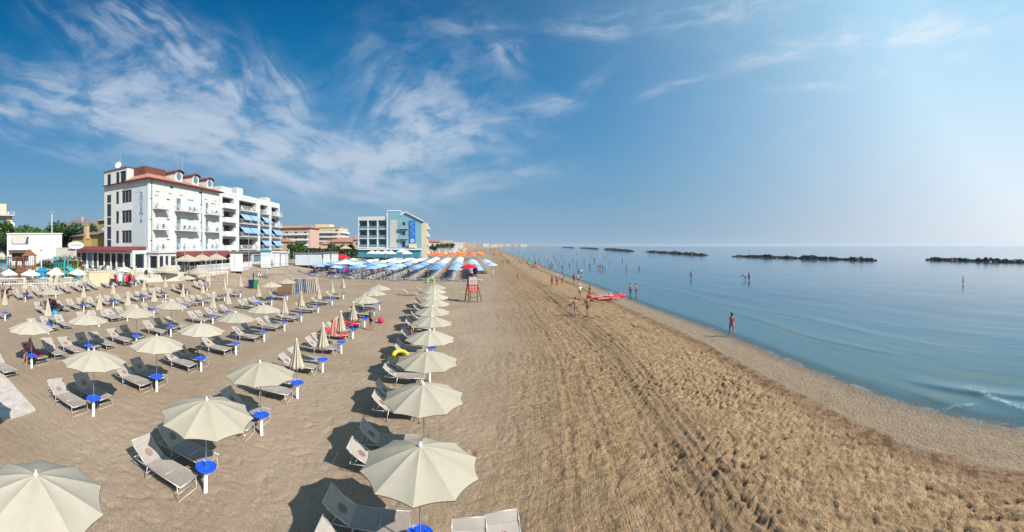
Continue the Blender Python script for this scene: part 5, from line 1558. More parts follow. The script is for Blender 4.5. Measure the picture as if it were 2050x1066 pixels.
def pole(px, py, h, label, m='pole_grey', r=.05, name='pole', cat='pole'):
    x, y, z = pl(px, py); b = MB(); b.tube([(0, 0, -.3), (0, 0, h)], r, 6); b.lathe([(r * 1.5, h - .02), (r * 1.5, h + .04)], n=6)
    o = b.build(name, M[m]); o.location = (x, y, z); return tag(o, label, cat)
for px, py, h, lab in ((370, 556, 5.2, 'tall thin pole on the left of the hotel front'), (405, 552, 8.0, 'tallest thin dark pole before the hotel balconies'), (433, 560, 5.8, 'dark ball court pole right of the tallest pole'), (421, 558, 3.6, 'short thin pole between two taller ones'), (498, 572, 8.4, 'tall pale pole behind the bins'), (549, 560, 6.0, 'thin grey pole left of the stacked loungers'), (618, 557, 4.6, 'thin grey pole by the blue parasols'), (588, 560, 5.0, 'thin grey pole before the long cabin wall'), (470, 560, 4.0, 'thin grey pole on the sand left of the bins'), (572, 585, 5.2, 'slim pole with a dark cap behind an open cream parasol')):
    pole(px, py, h, lab, r=.045)
# football goals and a net
def goal(a, b, h, label):
    t = thing('goal', (a[0], a[1], gz(*a)), 0, label, 'goal'); d = (b[0] - a[0], b[1] - a[1])
    for q in ((0, 0), d):
        m_ = MB(); m_.tube([(*q, -.1), (*q, h)], .05, 6); m_.build('post', M['white_paint'], t)
    m_ = MB(); m_.tube([(0, 0, h), (*d, h)], .05, 6); m_.build('crossbar', M['white_paint'], t)
    m_ = MB()
    nx, ny = -d[1] / math.hypot(*d), d[0] / math.hypot(*d)
    for q in ((0, 0), d): m_ = MB(); m_.tube([(*q, h), (q[0] + nx * 1.2, q[1] + ny * 1.2, 0)], .03, 5); m_.build('stay', M['white_paint'], t)
goal(at(420, 573), at(455, 572), 2.0, 'white football goal on the sand left of the bins')
goal(at(536, 557), at(572, 555), 2.0, 'white football goal before the low cabins')
def net(a, b, label):
    t = thing('beach_net', (a[0], a[1], gz(*a)), 0, label, 'net'); d = (b[0] - a[0], b[1] - a[1])
    for q in ((0, 0), d):
        m_ = MB(); m_.tube([(*q, -.1), (*q, 2.5)], .05, 6); m_.build('post', M['pole_grey'], t)
    m_ = MB()
    for k in range(11): z = 1.5 + .095 * k; m_.tube([(0, 0, z), (*d, z)], .008 if 0 < k < 10 else .03, 4)
    for k in range(40): f = k / 39; m_.tube([(d[0] * f, d[1] * f, 1.5), (d[0] * f, d[1] * f, 2.45)], .006, 3)
    m_.build('net', M['stone_grey'], t)
net(at(380, 568), at(440, 562), 'beach volleyball net in front of the hotel terrace')
net(at(505, 560), at(585, 556), 'beach volleyball net on the open sand behind the bins')
# bins
for px, m, lab in ((503, 'navy', 'dark blue wheeled bin left of the green one'), (512, 'green_plastic', 'green wheeled bin right of the blue one')):
    x, y, z = pl(px, 578); t = thing('wheeled_bin', (x, y, z), .4, lab, 'bin')
    b = MB(); n_ = len(b.v); b.v += [(-.32, -.32, .12), (.32, -.32, .12), (.32, .32, .12), (-.32, .32, .12), (-.4, -.4, 1.15), (.4, -.4, 1.15), (.4, .4, 1.15), (-.4, .4, 1.15)]
    for f in ((3, 2, 1, 0), (4, 5, 6, 7), (0, 1, 5, 4), (1, 2, 6, 5), (2, 3, 7, 6), (3, 0, 4, 7)): b.f.append(f); b.mi.append(0)
    b.build('body', M[m], t); b = MB(); b.box(-.43, .43, -.43, .45, 1.152, 1.25); b.build('lid', M[m], t)
    for s_ in (-1, 1):
        b = MB(); b.tube([(s_ * .34, .36, .12), (s_ * .40, .36, .12)], .12, 10); b.build('wheel', M['black_rubber'], t)
pole(507, 577, 2.2, 'short dark post behind the two bins', 'navy', .08)
# stacked loungers leaning on edge
for k in range(14):
    x, y, z = pl(588 + k * 3.7, 588 - k * .15); lab = 'upended lounger in the packed stack, %s from the left' % ORD[k]
    t = thing('stacked_lounger', (x, y, z), rnd.uniform(-.1, .1) + 1.3, lab, 'sun lounger', 'loungers stacked upright on the sand')
    b = MB()
    for s_ in (-1, 1): b.tube([(s_ * .3, 0, 0), (s_ * .3, .25, 2.0)], .025, 5)
    for zz in (.05, .7, 1.4, 2.0): b.tube([(-.3, zz * .125, zz), (.3, zz * .125, zz)], .02, 5)
    b.build('frame', M['frame_alu'], t)
    b = MB(); b.quad((-.3, .02, .06), (.3, .02, .06), (.3, .25, 1.95), (-.3, .25, 1.95)); b.quad((-.3, .05, .06), (-.3, .28, 1.95), (.3, .28, 1.95), (.3, .05, .06))
    b.build('seat', M['navy_mesh'] if k in (2, 3, 6, 7) else M['mesh_beige'], t)
x, y, z = pl(570, 590); t = thing('beach_hut', (x, y, z), .3, 'small reed-sided kiosk under an open cream parasol left of the stacked loungers', 'kiosk')
b = MB()
for k in range(9): b.box(-.9 + k * .2, -.74 + k * .2, -.7, -.6, 0, 1.5)
for k in range(7): b.box(.8, .9, -.58 + k * .2, -.44 + k * .2, 0, 1.5)
b.build('screen', M['dark_wood'], t); b = MB(); b.box(-.95, .95, -.75, .8, 1.502, 1.6); b.build('counter', M['dark_wood'], t)
# cabins
def cabin(px0, px1, pyb, h, m, label, door=1, roofm='roof_dark', depth=3.0):
    a, b_ = at(px0, pyb, z=GZ), at(px1, pyb, z=GZ)
    h_ = House('beach_cabin', a, label, 'cabin')
    L = math.hypot(b_[0] - a[0], b_[1] - a[1]); d = ((b_[0] - a[0]) / L, (b_[1] - a[1]) / L); n = (-d[1], d[0])
    a2, b2 = (a[0] + n[0] * depth, a[1] + n[1] * depth), (b_[0] + n[0] * depth, b_[1] + n[1] * depth)
    ho = []
    if door: ho = [(L * (k + .5) / door - .45, L * (k + .5) / door + .45, GZ, GZ + 2.0, 'shutter') for k in range(door)]
    h_.wall(a, b_, GZ - .4, GZ + h, ho, depth=.05, frame='white_paint', fr=.05, wname='door'); h_.wall(b_, b2, GZ - .4, GZ + h); h_.wall(a2, a, GZ - .4, GZ + h); h_.wall(b2, a2, GZ - .4, GZ + h)
    h_.done(m)
    mb = MB(); q = [(-.25, -.3), (L + .25, -.3), (L + .25, depth + .3), (-.25, depth + .3)]
    mb.prism([(d[0] * u + n[0] * v, d[1] * u + n[1] * v) for u, v in q], GZ + h + .002, GZ + h + .15); mb.build('roof', M[roofm], h_.t)
cabin(546, 560, 531, 2.7, 'plaster_white', 'small white cabin left of the grey one', 1, 'white_paint')
cabin(562, 577, 530, 2.6, 'plaster_cool', 'pale grey cabin at the end of the low shops', 1, 'white_paint')
cabin(591, 645, 528, 2.3, 'plaster_cool', 'long pale cabin wall with dark green roof', 0)
cabin(648, 661, 527, 2.4, 'plaster_white', 'white changing cabin right of the long wall', 2)
cabin(664, 677, 526, 2.4, 'plaster_white', 'white changing cabin nearest the striped stall', 2)
cabin(522, 543, 533, 3.0, 'plaster_cool', 'low kiosk with bright blue awning by the bicycles', 2, 'cyan_plastic')
cabin(461, 486, 539, 2.9, 'plaster_white', 'white boarded cabin at the right end of the hotel terrace', 0, 'roof_dark')
cabin(860, 900, 507, 3.0, 'stone_grey', 'dark low bar building right of the blue hotel', 3)
# hedge and pergola strip behind cabins
for i, (px0, px1, r, z1, lab) in enumerate(((582, 640, 112, 5.6, 'clipped dark hedge behind the long cabin wall'), (640, 715, 118, 5.4, 'dark hedge running on to the blue hotel'))):
    a, b_ = polar(px0, r), polar(px1, r); mb = MB(); rr = random.Random(i)
    for k in range(1500):
        f = rr.random(); x = a[0] + (b_[0] - a[0]) * f; y = a[1] + (b_[1] - a[1]) * f + rr.uniform(-.7, .7); p_ = Vector((x - a[0], y - a[1], rr.uniform(.2, z1 - GZ) + GZ - a[0] * 0))
        u = Vector((rr.gauss(0, 1), rr.gauss(0, 1), rr.gauss(0, 1))).normalized() * .4; v = u.cross(Vector((rr.gauss(0, 1), 1, .3))).normalized() * .3
        mb.quad(p_ - u, p_ - v, p_ + u, p_ + v)
    o = mb.build('hedge', M['leaf_dark']); o.location = (a[0], a[1], 0); tag(o, lab, 'hedge')
# colourful stall + red sail
x, y = at(692, 533, z=GZ * .8); t = thing('market_stall', (x, y, gz(x, y)), 0, 'stall hung with purple and teal towels near the blue parasols', 'stall')
for sx in (-1, 1):
    for sy in (-1, 1): b = MB(); b.tube([(sx * 2, sy * 1.2, 0), (sx * 2, sy * 1.2, 2.4)], .05, 5); b.build('post', M['white_paint'], t)
b = MB(); b.poly([(-2.3, -1.5, 2.4), (2.3, -1.5, 2.4), (0, 0, 3.4)]); b.poly([(2.3, -1.5, 2.4), (2.3, 1.5, 2.4), (0, 0, 3.4)]); b.poly([(2.3, 1.5, 2.4), (-2.3, 1.5, 2.4), (0, 0, 3.4)]); b.poly([(-2.3, 1.5, 2.4), (-2.3, -1.5, 2.4), (0, 0, 3.4)]); b.build('canopy', M['white_fabric'], t)
for k, c in enumerate(('purple', 'teal', 'blue', 'red', 'purple', 'teal')): b = MB(); b.box(-1.9 + k * .65, -1.4 + k * .65, -1.25, -1.2, .6, 2.2); b.build('towel', CLOTH[c], t)
x, y = at(683, 541); simple_parasol(x, y, 'red', 'red parasol before the stall of purple towels', None, s=1.6)
x, y = at(692, 519, z=GZ); square_parasol(x, y, 'pinkish square parasol above the towel stall', 1.4, z=GZ, m='cream_fabric', h=4.2)
for i, px in enumerate((745, 757, 772, 783, 805, 815)):
    x, y = polar(px, 122 - i % 2 * 5); square_parasol(x, y, 'white square parasol, %s from the left before the blue hotel' % ORD[i], 1.5, z=GZ, h=2.6 + .4 * (i == 4), group='parasols before the blue hotel')
# stall of clothes
x, y, z = pl(243, 577); t = thing('clothes_stall', (x, y, z), .6, 'clothes rack crowded with red and dark garments left of the hotel', 'stall')
b = MB()
for sx in (-1, 1): b.tube([(sx * 1.5, 0, 0), (sx * 1.5, 0, 1.8)], .04, 5)
b.tube([(-1.5, 0, 1.8), (1.5, 0, 1.8)], .04, 5); b.build('rack', M['pole_grey'], t)
for k in range(11):
    c = rnd.choice(['red', 'maroon', 'red', 'black', 'purple', 'green', 'white', 'pink']); b = MB(); x0 = -1.4 + k * .26
    b.blob((x0 + .11, 0, 1.25), (.15, .22 + .05 * (k % 2), .45), 8, 7, lambda d: 1 + .15 * math.sin(d.y * 7 + d.z * 5 + k)); b.build('garment', CLOTH[c], t)
place_bed(-25.9, 15.6, 0, 'up', 'beige lounger beside the heap of dark bags at the left')
# ------------------------------------------------------------------ people
def skin_mesh(name, verts, edges, root=0, sub=1):
    me = bpy.data.meshes.new(name)
    me.from_pydata([v[0] for v in verts], edges, [])
    ob = bpy.data.objects.new('tmp', me); COL.objects.link(ob)
    md = ob.modifiers.new('s', 'SKIN'); md.use_smooth_shade = True; md.branch_smoothing = .4
    if sub: sb = ob.modifiers.new('d', 'SUBSURF'); sb.levels = sub; sb.render_levels = sub
    sv = me.skin_vertices[0].data
    for i, v in enumerate(verts):
        r = v[1]; sv[i].radius = (r, r) if not hasattr(r, '__len__') else r
        sv[i].use_root = (i == root)
    bpy.context.view_layer.update()
    dg = bpy.context.evaluated_depsgraph_get()
    out = bpy.data.meshes.new_from_object(ob.evaluated_get(dg))
    out.name = name
    bpy.data.objects.remove(ob); bpy.data.meshes.remove(me)
    out.polygons.foreach_set('use_smooth', [True] * len(out.polygons))
    out.materials.clear(); out.materials.append(None)
    return out
class Fig:
    """one figure: a skeleton posed joint by joint, skinned as one continuous body; faces -Y"""
    def __init__(s, lt=0, lk=5, rt=0, rk=5, ls=0, le=10, rs=0, re=10, lab=8, rab=8, bend=2, sit=False, fem=False, head=0, ribs=1.0):
        R = math.radians
        V, E = [], []
        def add(p, r, par=None):
            V.append((tuple(p), r)); i = len(V) - 1
            if par is not None: E.append((par, i))
            return i
        f = .92 if fem else 1.0
        pel = Vector((0, 0, .93)); b = R(bend); up = Vector((0, -math.sin(b), math.cos(b)))
        wr = .092 if fem else .105
        pid = add(pel, (.145, .105) if fem else (.14, .105))
        w1 = add(pel + up * .15, (.118, .09) if fem else (.135, .098), pid)
        c1 = add(pel + up * .32, (.135, .105) if fem else (.158, .112), w1)
        c2 = add(pel + up * .45, (.125, .085) if fem else (.15, .092), c1)
        nk = add(pel + up * .53, .052, c2)
        hb = b * .6 + R(head); uh = Vector((0, -math.sin(hb), math.cos(hb))); fw = Vector((0, -math.cos(hb), -math.sin(hb)))
        nb = pel + up * .53
        h0 = add(nb + uh * .055 + fw * .01, .054, nk)
        h1 = add(nb + uh * .11 + fw * .018, (.066, .078), h0)
        h2 = add(nb + uh * .17 + fw * .008, (.074, .088), h1)
        h3 = add(nb + uh * .225 - fw * .0, (.062, .075), h2)
        add(nb + uh * .135 + fw * .105, .012, h1)     # nose
        s.head = nb + uh * .165; s.uh = uh; s.fw = fw
        s.nb = nb
        T = {}
        for sd, sn, (st, el, ab) in ((-1, 'l', (ls, le, lab)), (1, 'r', (rs, re, rab))):
            sh = pel + up * .455 + Vector((sd * .175 * f, 0, 0))
            a1, a2, abr = R(st) + b * .3, R(st + el) + b * .3, R(ab)
            def dr(a, k=1.0): return Vector((sd * math.sin(abr * k), -math.sin(a) * math.cos(abr * k), -math.cos(a) * math.cos(abr * k)))
            i0 = add(sh, (.055, .058) if not fem else .047, c2)
            el_ = sh + dr(a1) * .29; i1 = add(sh + dr(a1) * .13, .044 * f, i0); i2 = add(el_, .035 * f, i1)
            wp = el_ + dr(a2, .6) * .25; i3 = add(el_ + dr(a2, .6) * .09, .036 * f, i2); i4 = add(wp, .024 * f, i3)
            pd = dr(a2 + R(6), .4); pm = wp + pd * .055; i5 = add(pm, (.020, .036), i4)
            sd_ = Vector((0, 1, 0)) if abs(pd.y) < .8 else Vector((0, 0, 1))
            sd_ = (sd_ - pd * sd_.dot(pd)).normalized()
            for q, L in ((-1.5, .060), (-.5, .075), (.5, .080), (1.5, .070)):
                k0 = pm + pd * .035 + sd_ * (-q * .017)
                j = add(k0, .0088, i5); j = add(k0 + pd * L * .5 + Vector((-sd * .008, 0, 0)), .0082, j); add(k0 + pd * L + Vector((-sd * .022, 0, 0)), .007, j)
            th = pm - pd * .02 - sd_ * .035; j = add(th, .011, i5); add(th + pd * .045 - sd_ * .018, .009, j)
            s.__dict__[sn + 'hand'] = pm
            T[sn] = (sh, el_, wp)
        lows = []
        for sd, (t, k) in ((-1, (lt, lk)), (1, (rt, rk))):
            hp = pel + Vector((sd * .09, 0, -.04)); a1, a2 = R(t), R(t - k)
            d1 = Vector((sd * .02, -math.sin(a1), -math.cos(a1))); d2 = Vector((sd * .01, -math.sin(a2), -math.cos(a2)))
            i0 = add(hp, (.088, .092), pid); i1 = add(hp + d1 * .2, .078, i0); kn = hp + d1 * .42; i2 = add(kn, .053, i1)
            i3 = add(kn + d2 * .14, (.052, .056), i2); an = kn + d2 * .41; i4 = add(an, .034, i3)
            he = an + Vector((0, .02, -.035)); toe = an + Vector((sd * .02, -.15, -.045))
            i5 = add(an + Vector((0, -.03, -.035)), (.036, .034), i4); add(toe, (.038, .018), i5); add(he, .028, i4)
            lows.append(an.z - .075); T[sd] = (hp, kn, an, d1)
        s.dz = -min(lows) if not sit else 0
        s.V = [((p[0], p[1], p[2] + s.dz), r) for p, r in V]; s.E = E; s.T = T; s.pel = pel; s.up = up
        s.fem = fem
        s.body = skin_mesh('body', s.V, s.E, 0, 1)
        dz = Vector((0, 0, s.dz))
        # clothes follow the same skeleton, a little proud of the skin
        def grow(pts, edges, name): return skin_mesh(name, [((p + dz), r) for p, r in pts], edges, 0, 1)
        lh, rh = T[-1], T[1]
        g = .014
        s.trunks = grow([(pel, (.155, .118)), (pel + up * .07, (.15, .112)), (lh[0], (.10, .105)), (lh[0] + lh[3] * .24, (.094, .096)), (rh[0], (.10, .105)), (rh[0] + rh[3] * .24, (.094, .096))], [(0, 1), (0, 2), (2, 3), (0, 4), (4, 5)], 'trunks')
        s.briefs = grow([(pel + up * .03, (.158, .118)), (pel - up * .02, (.155, .118)), (lh[0] + lh[3] * .03, (.100, .104)), (rh[0] + rh[3] * .03, (.100, .104))], [(0, 1), (1, 2), (1, 3)], 'briefs')
        s.bra = grow([(pel + up * .30, (.146, .115)), (pel + up * .36, (.148, .120))], [(0, 1)], 'bikini_top')
        s.suit = grow([(pel - up * .03, (.158, .118)), (pel + up * .15, (.129, .10)), (pel + up * .32, (.147, .118)), (pel + up * .40, (.138, .10)), (lh[0] + lh[3] * .03, (.100, .104)), (rh[0] + rh[3] * .03, (.100, .104))], [(0, 1), (1, 2), (2, 3), (0, 4), (0, 5)], 'swimsuit')
        ls_, rs_ = T['l'], T['r']
        s.shirt = grow([(pel + up * .02, (.165, .125)), (pel + up * .16, (.15, .115)), (pel + up * .32, (.172, .127)), (pel + up * .46, (.155, .10)), (ls_[0], .07), (ls_[0] + (ls_[1] - ls_[0]) * .6, .056), (rs_[0], .07), (rs_[0] + (rs_[1] - rs_[0]) * .6, .056)], [(0, 1), (1, 2), (2, 3), (3, 4), (4, 5), (3, 6), (6, 7)], 'shirt')
        hc = s.head + dz
        mb = MB()
        def fn(d):
            q = 1.0
            if Vector(d).dot(fw) > .25 and Vector(d).dot(uh) < .62: q = .72
            if d.dot(uh) < -.35: q = .8
            return q
        mb.blob(hc + uh * .022 - fw * .012, (.094, .108, .108), 14, 9, fn)
        s.hair = mb.mesh('hair', None, True)
        mb = MB(); mb.blob(hc + uh * .022 - fw * .012, (.094, .108, .108), 14, 9, fn)
        mb.blob(hc - uh * .07 - fw * .07, (.075, .045, .11), 10, 6)
        s.longhair = mb.mesh('hair', None, True)
        mb = MB(); mb.blob(hc + uh * .055, (.098, .11, .075), 14, 6)
        base = hc + uh * .035
        rimv = [base + Vector((1, 0, 0)) * .145 * math.cos(a) + fw * .16 * math.sin(a) for a in [2 * PI * k / 16 for k in range(16)]]
        mb.poly(rimv); mb.poly([v - uh * .008 for v in rimv[::-1]])
        s.hat = mb.mesh('hat', None, True)
        s.eyes = []
        for sd in (-1, 1): mb = MB(); mb.blob(hc + Vector((sd * .03, 0, 0)) + fw * .084 - uh * .004, .010, 6, 4); s.eyes.append(mb.mesh('eye', CLOTH['black'], True))
        mb = MB(); mb.blob(hc + fw * .083 - uh * .062, (.022, .008, .006), 8, 4); s.mouth = mb.mesh('mouth', mat('lips', (.35, .08, .06), .6), True)
        for me in (s.hair, s.longhair, s.hat): me.materials.clear(); me.materials.append(None)
FIG = {
    'stand': Fig(2, 4, -3, 3, 4, 12, -4, 14),
    'standf': Fig(2, 4, -3, 3, 4, 12, -4, 14, fem=True),
    'walk': Fig(24, 8, -18, 22, -22, 18, 24, 22),
    'walkf': Fig(-20, 24, 22, 6, 22, 18, -20, 20, fem=True),
    'hips': Fig(3, 3, -4, 4, -25, 75, 5, 15, lab=38),
    'bend': Fig(12, 18, 6, 14, 55, 20, 40, 25, bend=68, head=-15),
    'wave': Fig(4, 4, -4, 4, 110, 30, 0, 15, lab=30),
    'carry': Fig(10, 8, -10, 12, 150, 30, 150, 30, lab=15, rab=15),
    'sit': Fig(84, 80, 80, 84, 20, 50, 25, 40, bend=-6, sit=True),
    'sitf': Fig(84, 76, 80, 84, 20, 50, 25, 40, bend=12, sit=True, fem=True),
    'lie': Fig(62, 60, 60, 66, 10, 40, 15, 20, bend=-24, sit=True),
}
def part_m(name, mesh, parent, m):
    o = part(name, mesh, parent)
    o.material_slots[0].link = 'OBJECT'; o.material_slots[0].material = m
    return o
def person(x, y, z, rz, fig, label, skin=0, hair=0, wear='trunks', col='blue', top=None, topcol='white', hat=None, s=1.0, group=None, face=False, long=False):
    f = FIG[fig]
    t = thing('person', (x, y, z), rz, label, 'person', group)
    t.scale = (s, s, s)
    b = part_m('body', f.body, t, SKINS[skin])
    if face: part('eye', f.eyes[0], t); part('eye', f.eyes[1], t); part('mouth', f.mouth, t)
    if hat: part_m('hat', f.hat, t, CLOTH[hat])
    else: part_m('hair', f.longhair if long else f.hair, t, HAIRS[hair])
    if wear == 'bikini': part_m('bikini_bottom', f.briefs, t, CLOTH[col]); part_m('bikini_top', f.bra, t, CLOTH[col])
    elif wear == 'suit': part_m('swimsuit', f.suit, t, CLOTH[col])
    elif wear == 'briefs': part_m('swim_briefs', f.briefs, t, CLOTH[col])
    else: part_m('swim_trunks', f.trunks, t, CLOTH[col])
    if top: part_m('shirt', f.shirt, t, CLOTH[topcol])
    return t
def pp(px, py, *a, water=None, lift=0, **k):
    """stand a person on the sand, or in the sea with the water line at py"""
    if water is None:
        x, y = at(px, py); z = gz(x, y) + .0
    else:
        x, y = at(px, py, z=SEA); z = SEA - water
    return person(x, y, z + lift, *a, **k)
D = math.radians
pp(1465, 672.8, D(155), 'walkf', 'woman in a red swimsuit walking along the edge of the water, alone', 1, 0, 'suit', 'red', long=True, s=1.04, face=True)
pp(1152, 633, D(185), 'walk', 'man with wide blue shorts walking, left of the man in maroon trunks', 1, 0, 'trunks', 'blue', s=1.05, face=True)
pp(1176, 631, D(180), 'walk', 'man in maroon trunks walking right of the man in blue shorts', 0, 0, 'trunks', 'maroon', s=1.05, face=True)
pp(1161, 598, D(180), 'stand', 'man with white hat, white shirt and green shorts on the damp sand', 1, 2, 'trunks', 'green', top=True, hat='white', s=1.03, face=True)
pp(1181, 600, D(120), 'hips', 'bare-chested man standing at the left end of the red rescue boat', 3, 0, 'briefs', 'navy', s=1.03, face=True)
pp(1262, 589, D(185), 'stand', 'man in dark trunks wading right of the rescue boat, left of a pair', 1, 0, 'trunks', 'black', water=.30, s=1.04)
pp(1274, 589, D(200), 'stand', 'dark haired man wading beyond the boat, right of a pair', 1, 0, 'trunks', 'navy', water=.30, s=1.03)
pp(1105, 572.5, D(170), 'walkf', 'woman in a dark bikini on the sand, left of a group of three', 2, 0, 'bikini', 'black', s=1.0, long=True)
pp(1115, 572.5, D(190), 'hips', 'man in a pale hat, middle of a group of three', 0, 2, 'trunks', 'maroon', hat='white', s=1.08)
pp(1125, 569, D(120), 'bend', 'person bending down at the right of a group of three', 0, 0, 'suit', 'red', s=1.0)
pp(1149, 567.5, D(160), 'stand', 'man in black trunks at the edge of the water, left of two', 0, 0, 'trunks', 'black', s=1.05)
pp(1157, 569.5, D(200), 'hips', 'man in brown trunks at the edge of the water, right of two', 3, 1, 'trunks', 'maroon', s=1.08)
pp(1158, 551, D(170), 'stand', 'man ankle deep in the sea with navy shorts, left of two', 1, 0, 'trunks', 'navy', water=.12, s=1.04)
pp(1164, 551, D(190), 'walkf', 'woman in a white top paddling, right of two in the shallows', 1, 0, 'trunks', 'black', top=True, water=.12, long=True)
pp(1036.7, 563.6, D(10), 'walk', 'boy with blue shorts walking alone on dry sand', 0, 0, 'trunks', 'blue', s=.95)
ppl = [
    (1003.5, 531, 'stand', 'red', 'trunks', 'man in red trunks, leftmost of the far strollers', 0), (1008, 530, 'walkf', 'maroon', 'bikini', 'woman in a maroon bikini, second of the far strollers', 0), (1013.5, 529.5, 'walk', 'orange', 'trunks', 'man in orange trunks, third of the far strollers', 0), (1017.5, 531, 'standf', 'black', 'suit', 'woman in a black swimsuit, rightmost of the far strollers', 0),
    (1062, 542, 'hips', 'black', 'trunks', 'man in black trunks at the left of the busy group by the shore', 0), (1066, 540, 'standf', 'red', 'bikini', 'woman in a red bikini inside the busy group by the shore', 0), (1070, 541.5, 'bend', 'navy', 'trunks', 'man stooping inside the busy group by the shore', 0), (1074, 539, 'stand', 'red', 'trunks', 'man in red trunks at the right of the busy group', 0), (1071, 536, 'walkf', 'maroon', 'suit', 'woman in a maroon swimsuit behind the busy group', 0),
    (1086, 540, 'hips', 'red', 'trunks', 'man in red trunks ankle deep right of the busy group', .1), (1092, 540, 'standf', 'navy', 'suit', 'woman in a navy swimsuit ankle deep right of the busy group', .1), (1101, 541, 'stand', 'maroon', 'trunks', 'man in maroon trunks in the shallows, left of a couple', .12), (1106, 540, 'walkf', 'pink', 'bikini', 'woman in a pink bikini in the shallows, right of a couple', .12), (1126, 541, 'hips', 'navy', 'trunks', 'man in navy trunks wading alone with hand on hip', .15),
    (1181, 536, 'stand', 'red', 'briefs', 'man in red briefs wading alone left of the sea group', .3), (1197.5, 537.5, 'stand', 'navy', 'trunks', 'man in navy trunks, left of the group standing in the sea', .35), (1201.6, 538, 'standf', 'red', 'bikini', 'woman in a red bikini, second in the group standing in the sea', .35), (1206.4, 540, 'hips', 'black', 'trunks', 'man in black trunks, third in the group standing in the sea', .35), (1211.8, 539, 'bend', 'maroon', 'trunks', 'man leaning over at the right of the group standing in the sea', .35),
    (1233.5, 539.5, 'standf', 'pink', 'bikini', 'woman in a pink bikini wading between a group and a lone man', .3), (1254, 540, 'stand', 'red', 'trunks', 'man in red trunks wading beside a figure in black', .35), (1279.5, 539.5, 'hips', 'black', 'trunks', 'dark figure with hand on hip, right of the man in red trunks', .6),
    (1383.5, 557, 'wave', 'black', 'trunks', 'man raising an arm in the sea before the third breakwater', .3), (1492.5, 561, 'bend', 'black', 'trunks', 'dark figure bending to the water beside an upright one', .3), (1499.5, 561, 'stand', 'navy', 'trunks', 'slim upright figure beside the bending one in the sea', .3), (1928, 569, 'stand', 'black', 'trunks', 'lone dark figure standing in the sea at the far right', .35)]
for px, py, fg, c, wr, lab, wt in ppl:
    pp(px, py, D(rnd.uniform(120, 240)), fg, lab, rnd.randrange(4), rnd.choice([0, 0, 1, 2]), wr, c, water=wt if wt else None, s=rnd.uniform(.97, 1.06), long=fg.endswith('f'))
# bathers farther out, only heads and shoulders clear of the water for some
far = [(1067, 514), (1070.6, 514), (1081.6, 513), (1107, 514.5), (1110, 516), (1117, 513.5), (1124, 514), (1208.8, 515), (1214.5, 515), (1185, 514.5), (1116.4, 507.5), (1121.4, 508), (1154.7, 508.5), (1163, 509), (1034, 518), (1045, 517), (1063, 506), (1047.8, 524), (998.7, 508.5), (1005.9, 508), (1022, 505), (1028, 505), (1033, 506), (1040, 508), (1052, 509), (1015, 510), (1088, 508), (1140, 503.5), (1300, 511), (1320, 512), (1308, 513)]
for i, (px, py) in enumerate(far):
    r = 4810 * 1.05 / (py - 492)
    pp(px, py, D(rnd.uniform(90, 270)), rnd.choice(['stand', 'hips', 'standf', 'wave', 'stand']), 'bather standing far out in the sea, %s counting from the left' % (['first', 'second', 'third', 'fourth', 'fifth', 'sixth', 'seventh', 'eighth', 'ninth', 'tenth', 'eleventh', 'twelfth', 'thirteenth', 'fourteenth', 'fifteenth', 'sixteenth', 'seventeenth', 'eighteenth', 'nineteenth', 'twentieth', 'twenty-first', 'twenty-second', 'twenty-third', 'twenty-fourth', 'twenty-fifth', 'twenty-sixth', 'twenty-seventh', 'twenty-eighth', 'twenty-ninth', 'thirtieth', 'thirty-first'][sorted(range(len(far)), key=lambda q: far[q][0]).index(i)]),
       rnd.randrange(4), 0, 'trunks', rnd.choice(['black', 'red', 'navy', 'maroon']), water=rnd.uniform(.4, .8), s=1.05, group='bathers far out in the sea')
for px, py, lab in ((1650.6, 529.5, 'head of a swimmer before the middle of the long breakwater'), (1711.5, 532, 'head of a swimmer near the right end of the long breakwater')):
    pp(px, py, D(180), 'stand', lab, 1, 0, 'trunks', 'black', water=1.42)
more = [(1012, 521), (1020, 523), (1026, 518), (1031, 525), (1039, 527), (1044, 530), (1049, 521), (1055, 528), (1060, 519), (1072, 527), (1079, 522), (1083, 530), (1090, 519), (1097, 525), (1104, 531), (1112, 524), (1119, 530), (1131, 526), (1140, 533), (1148, 522), (1155, 530), (1170, 526), (1190, 523), (1221, 527), (1246, 524)]
for i, (px, py) in enumerate(more):
    c = rnd.choice(['red', 'black', 'navy', 'maroon', 'blue', 'pink'])
    pp(px, py, D(rnd.uniform(90, 270)), rnd.choice(['stand', 'hips', 'standf', 'walk', 'bend', 'wave']), 'bather in %s in the shallows beyond the shore groups, %s from the left' % (c, ordw(i)), rnd.randrange(4), rnd.choice([0, 0, 1, 2]), rnd.choice(['trunks', 'suit', 'briefs']), c, water=rnd.uniform(.25, .7), s=1.04, group='bathers in the near shallows')
# strollers far up the beach
FN = 0
spy = sorted([rnd.choice([497.5, 499, 500.5, 502, 504, 506, 509, 512]) + rnd.uniform(-.5, .5) for _ in range(64)], reverse=True)
for i in range(64):
    py = spy[i]; sc1 = rnd.choice(['red', 'black', 'navy', 'maroon', 'pink', 'blue', 'white'])
    r = 4810 / (py - 492); 
    y = r * .985; x = float(xs(y)) - rnd.uniform(0, 14) * (1 + r / 300)
    o = person(x, y, gz(x, y), rnd.uniform(0, 6.28), rnd.choice(['stand', 'walk', 'walkf', 'hips', 'standf']), 'tiny far stroller in %s, %s nearest in the crowd along the water' % (sc1, ordw(i)), rnd.randrange(4), 0, rnd.choice(['trunks', 'briefs', 'suit']), sc1, group='far crowd along the edge of the water', s=1.05)
